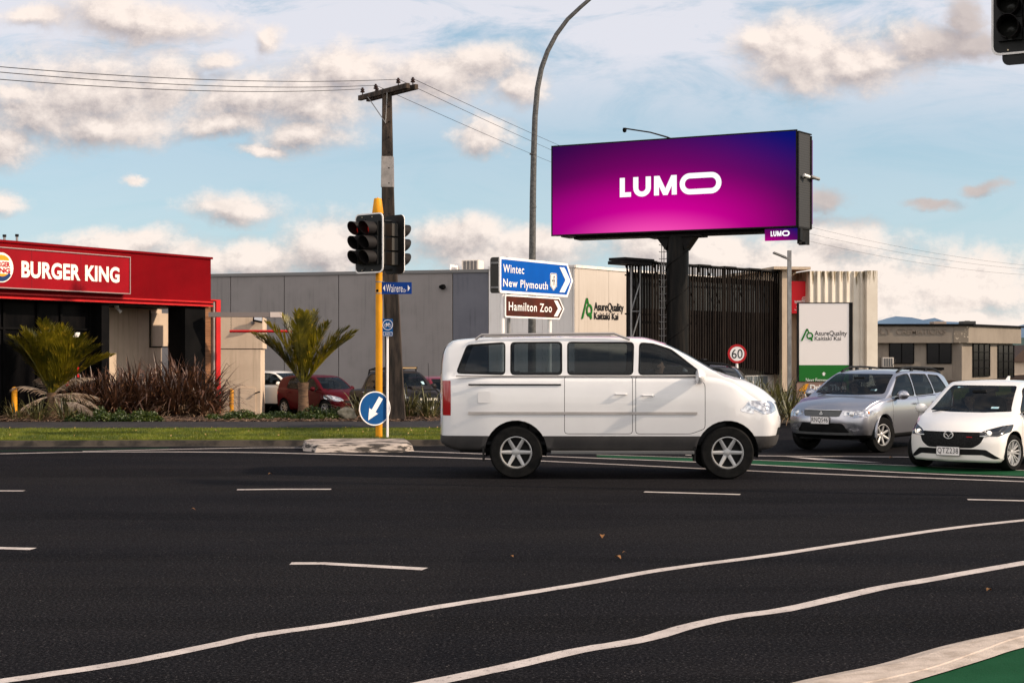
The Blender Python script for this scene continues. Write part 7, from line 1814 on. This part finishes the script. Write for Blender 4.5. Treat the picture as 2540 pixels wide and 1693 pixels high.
# grass on the verge
M_BLADE = leaf_mat('grass_blade', (0.060,0.085,0.004), (0.170,0.190,0.009), (0.24,0.20,0.03), 0.6, 1.2, 0.3)
rnd = random.Random(77); mb = MB()
for i in range(52000):
    px = rnd.uniform(-60,1150); d = rnd.uniform(30.5,35.0)
    x = X(px,d)
    # inside verge: distance from kerb line
    ky = lerpl(KERB, x) if x < 60 else 1e9
    if d-ky < 0.22 or d-ky > V1-0.05: continue
    if d-ky > 3.2 and rnd.random() < 0.4: continue
    h = rnd.uniform(0.02,0.055)*(1+0.8*max(0,noise.noise(Vector((x*0.8,d*1.5,0))))); a = rnd.uniform(0,6.28); w = 0.006
    lx, ly = rnd.uniform(-.03,.03), rnd.uniform(-.03,.03)
    mb.add([(x-w*math.cos(a),d-w*math.sin(a),KZ+0.02),(x+w*math.cos(a),d+w*math.sin(a),KZ+0.02),(x+lx,d+ly,KZ+0.02+h)],[(0,1,2)])
tag(mb.build('grass', M_BLADE, normals=False), 'short mown grass on the roadside verge', 'grass', kind='stuff')
# dandelions / fallen leaves on the verge
mb = MB()
for i in range(60):
    px = rnd.uniform(-40,1150); d = rnd.uniform(30.9,34.9); x = X(px,d); s = rnd.uniform(0.010,0.026); a = rnd.uniform(0,3.1)
    mb.add([(x-s*math.cos(a),d-s*math.sin(a),KZ+0.06),(x+s*0.4*math.sin(a),d-s*0.4*math.cos(a),KZ+0.05),(x+s*math.cos(a),d+s*math.sin(a),KZ+0.075),(x-s*0.4*math.sin(a),d+s*0.4*math.cos(a),KZ+0.08)],[(0,1,2,3)])
tag(mb.build('leaf_litter', leaf_mat('litter', (0.30,0.17,0.08), (0.45,0.30,0.08), (0.5,0.4,0.1), 0.8, 5, 0.0), normals=False), 'scattered dry leaves and yellow flowers on the grass verge', 'leaf litter', kind='stuff')
# distant trees beyond the car park seen under the screen edge
def far_tree(x, y, z, h, r, lb, seed, m):
    rnd = random.Random(seed); t = thing('distant_tree', lb, 'tree', (x,y,z), 0, 'distant trees'); mb = MB()
    mb.tube([(0,0,0),(0.1,0,h*0.4),(0,0,h*0.75)],[0.25,0.18,0.06],8)
    for k in range(5): a = k*1.3; mb.tube([(0.05,0,h*0.35),(r*0.6*math.cos(a),r*0.6*math.sin(a),h*0.7)],[0.1,0.03],5)
    mb.build('trunk', L_TRUNK, t); mb = MB(); cl = [(rnd.uniform(-.7,.7)*r,rnd.uniform(-.7,.7)*r,h*rnd.uniform(0.5,0.85),rnd.uniform(0.3,0.55)*r) for _ in range(14)]
    for i in range(3500):
        cx_,cy_,cz_,cr_ = rnd.choice(cl); v = Vector((rnd.gauss(0,1),rnd.gauss(0,1),rnd.gauss(0,0.8))).normalized()*cr_*rnd.uniform(0.6,1.05)
        o = Vector((cx_,cy_,cz_))+v; s = 0.13; q = Vector((rnd.uniform(-1,1),rnd.uniform(-1,1),rnd.uniform(-1,1))).normalized(); b = q.orthogonal().normalized()*s; c = q.cross(b)
        mb.add([o-b,o-c*0.6,o+b,o+c*0.6],[(0,1,2,3)])
    mb.build('crown', m, t, normals=False)
# ================================================================ PEOPLE in the cars
M_SKIN = mat('skin', (0.42,0.24,0.17), 0.55); M_HAIRD = mat('dark_hair', (0.02,0.014,0.01), 0.6)
def person(parent_car, xs_, ys_, zs_, lb, shirt, hair, hands=True, reach=0.42, turn=0.0):
    M = parent_car.matrix_world if False else Matrix.Translation(parent_car.location) @ Matrix.Rotation(parent_car.rotation_euler.z,4,'Z')
    loc = M @ Vector((xs_,ys_,zs_)); rz = parent_car.rotation_euler.z
    t = thing('person', lb, 'person', tuple(loc), rz)
    J = [((0,0,0.10),0.14),((0.0,0,0.28),0.135),((0.0,0,0.46),0.15),((0.01,0,0.56),0.09),((0.02,0,0.63),0.055),((0.03,0,0.70),0.075),((0.03,0,0.80),0.085),((0.02,0,0.86),0.055)]
    E = [(0,1),(1,2),(2,3),(3,4),(4,5),(5,6),(6,7)]
    for s_ in (1,-1):
        b = len(J)
        J += [((0.0,s_*0.17,0.52),0.065),((0.10,s_*0.23,0.32),0.05),((reach-0.06,s_*0.15,0.40),0.035),((reach+0.02,s_*0.13,0.43),0.032)]
        E += [(2,b),(b,b+1),(b+1,b+2),(b+2,b+3)]
        for k in range(4):
            q = len(J); J += [((reach+0.07,s_*(0.10+0.022*k),0.455-0.004*k),0.010),((reach+0.09,s_*(0.10+0.022*k),0.43-0.004*k),0.009)]; E += [(b+3,q),(q,q+1)]
        q = len(J); J += [((reach+0.03,s_*0.09,0.46),0.011),((reach+0.06,s_*0.075,0.47),0.009)]; E += [(b+3,q),(q,q+1)]
        b = len(J); J += [((0.08,s_*0.10,0.06),0.09),((0.42,s_*0.13,0.10),0.07),((0.52,s_*0.13,-0.22),0.05),((0.60,s_*0.13,-0.25),0.04)]; E += [(0,b),(b,b+1),(b+1,b+2),(b+2,b+3)]
    me = bpy.data.meshes.new('body'); me.from_pydata([j[0] for j in J], E, []); o = bpy.data.objects.new('body', me); COL.objects.link(o)
    sk = o.modifiers.new('s','SKIN'); ss = o.modifiers.new('u','SUBSURF'); ss.levels = 2; ss.render_levels = 2
    for i,(c,r_) in enumerate(J): me.skin_vertices[0].data[i].radius = (r_, r_)
    for i,(c,r_) in enumerate(J):
        if i in (1,2): me.skin_vertices[0].data[i].radius = (r_*0.8, r_*1.25)
    me.skin_vertices[0].data[0].use_root = True
    bpy.context.view_layer.update()
    em = bpy.data.meshes.new_from_object(o.evaluated_get(bpy.context.evaluated_depsgraph_get())); o.modifiers.clear(); o.data = em; em.name = 'body'
    bpy.data.meshes.remove(me)
    em.materials.clear(); em.materials.append(shirt); em.materials.append(M_SKIN); em.materials.append(M_SEAT)
    for p in em.polygons:
        c = p.center; p.use_smooth = True
        p.material_index = 1 if (c.z > 0.60 or (c.x > 0.28 and c.z > 0.33)) else (2 if c.z < 0.16 else 0)
    o.parent = t
    # face and hair
    bm = bmesh.new(); bmesh.ops.create_uvsphere(bm, u_segments=20, v_segments=14, radius=1.0)
    for v in bm.verts: v.co = Vector((v.co.x*0.102-0.004, v.co.y*0.088, v.co.z*0.118+0.795))
    dl = [v for v in bm.verts if v.co.x > 0.055 and v.co.z < 0.835 or v.co.z < 0.72]; bmesh.ops.delete(bm, geom=dl, context='VERTS')
    hm = bpy.data.meshes.new('hair'); bm.to_mesh(hm); bm.free(); hm.materials.append(hair); [setattr(p,'use_smooth',True) for p in hm.polygons]; h = bpy.data.objects.new('hair', hm); COL.objects.link(h); h.parent = t
    mb = MB(); mb.add([(0.10,0,0.79),(0.128,0,0.752),(0.10,0.016,0.748),(0.10,-0.016,0.748),(0.10,0,0.742)],[(0,1,2),(0,3,1),(1,3,4),(1,4,2)]); mb.build('nose', M_SKIN, t)
    for s_ in (1,-1):
        mb = MB(); mb.lathe([(0,0.008),(0.009,0.004),(0.012,0)],Matrix.Translation((0.098,s_*0.032,0.79)) @ Matrix.Rotation(R(90),4,'Y'),10); mb.build('eye', M_INK, t)
        mb = MB(); mb.lathe([(0,0.014),(0.022,0.012),(0.03,0)],Matrix.Translation((0.015,s_*0.082,0.775)) @ Matrix.Rotation(R(-90*s_),4,'X'),10); mb.build('ear', M_SKIN, t)
    mb = MB(); mb.tube([(0.102,-0.025,0.722),(0.108,0,0.72),(0.102,0.025,0.722)],0.005,5); mb.build('mouth', mat('lips', (0.30,0.11,0.09), 0.5), t)
    return t
person(car2, 0.02,-0.39,0.50,'person in dark clothing driving the silver four wheel drive, hand on the wheel',mat('dark_shirt',(0.04,0.035,0.05),0.8),M_HAIRD)
person(car3, 0.72,-0.40,1.0,'person in dark clothing at the wheel of the large white wagon',mat('navy_shirt',(0.03,0.035,0.06),0.8),M_HAIRD)
person(car1, -0.02,-0.37,0.36,'person in a pale top driving the white hatchback',mat('pale_shirt',(0.42,0.38,0.34),0.8),M_HAIRD)
person(car1, -0.02,0.37,0.36,'passenger with greying hair beside the driver of the white hatchback',mat('brown_shirt',(0.12,0.08,0.06),0.8),mat('grey_hair',(0.22,0.19,0.17),0.7),reach=0.30)
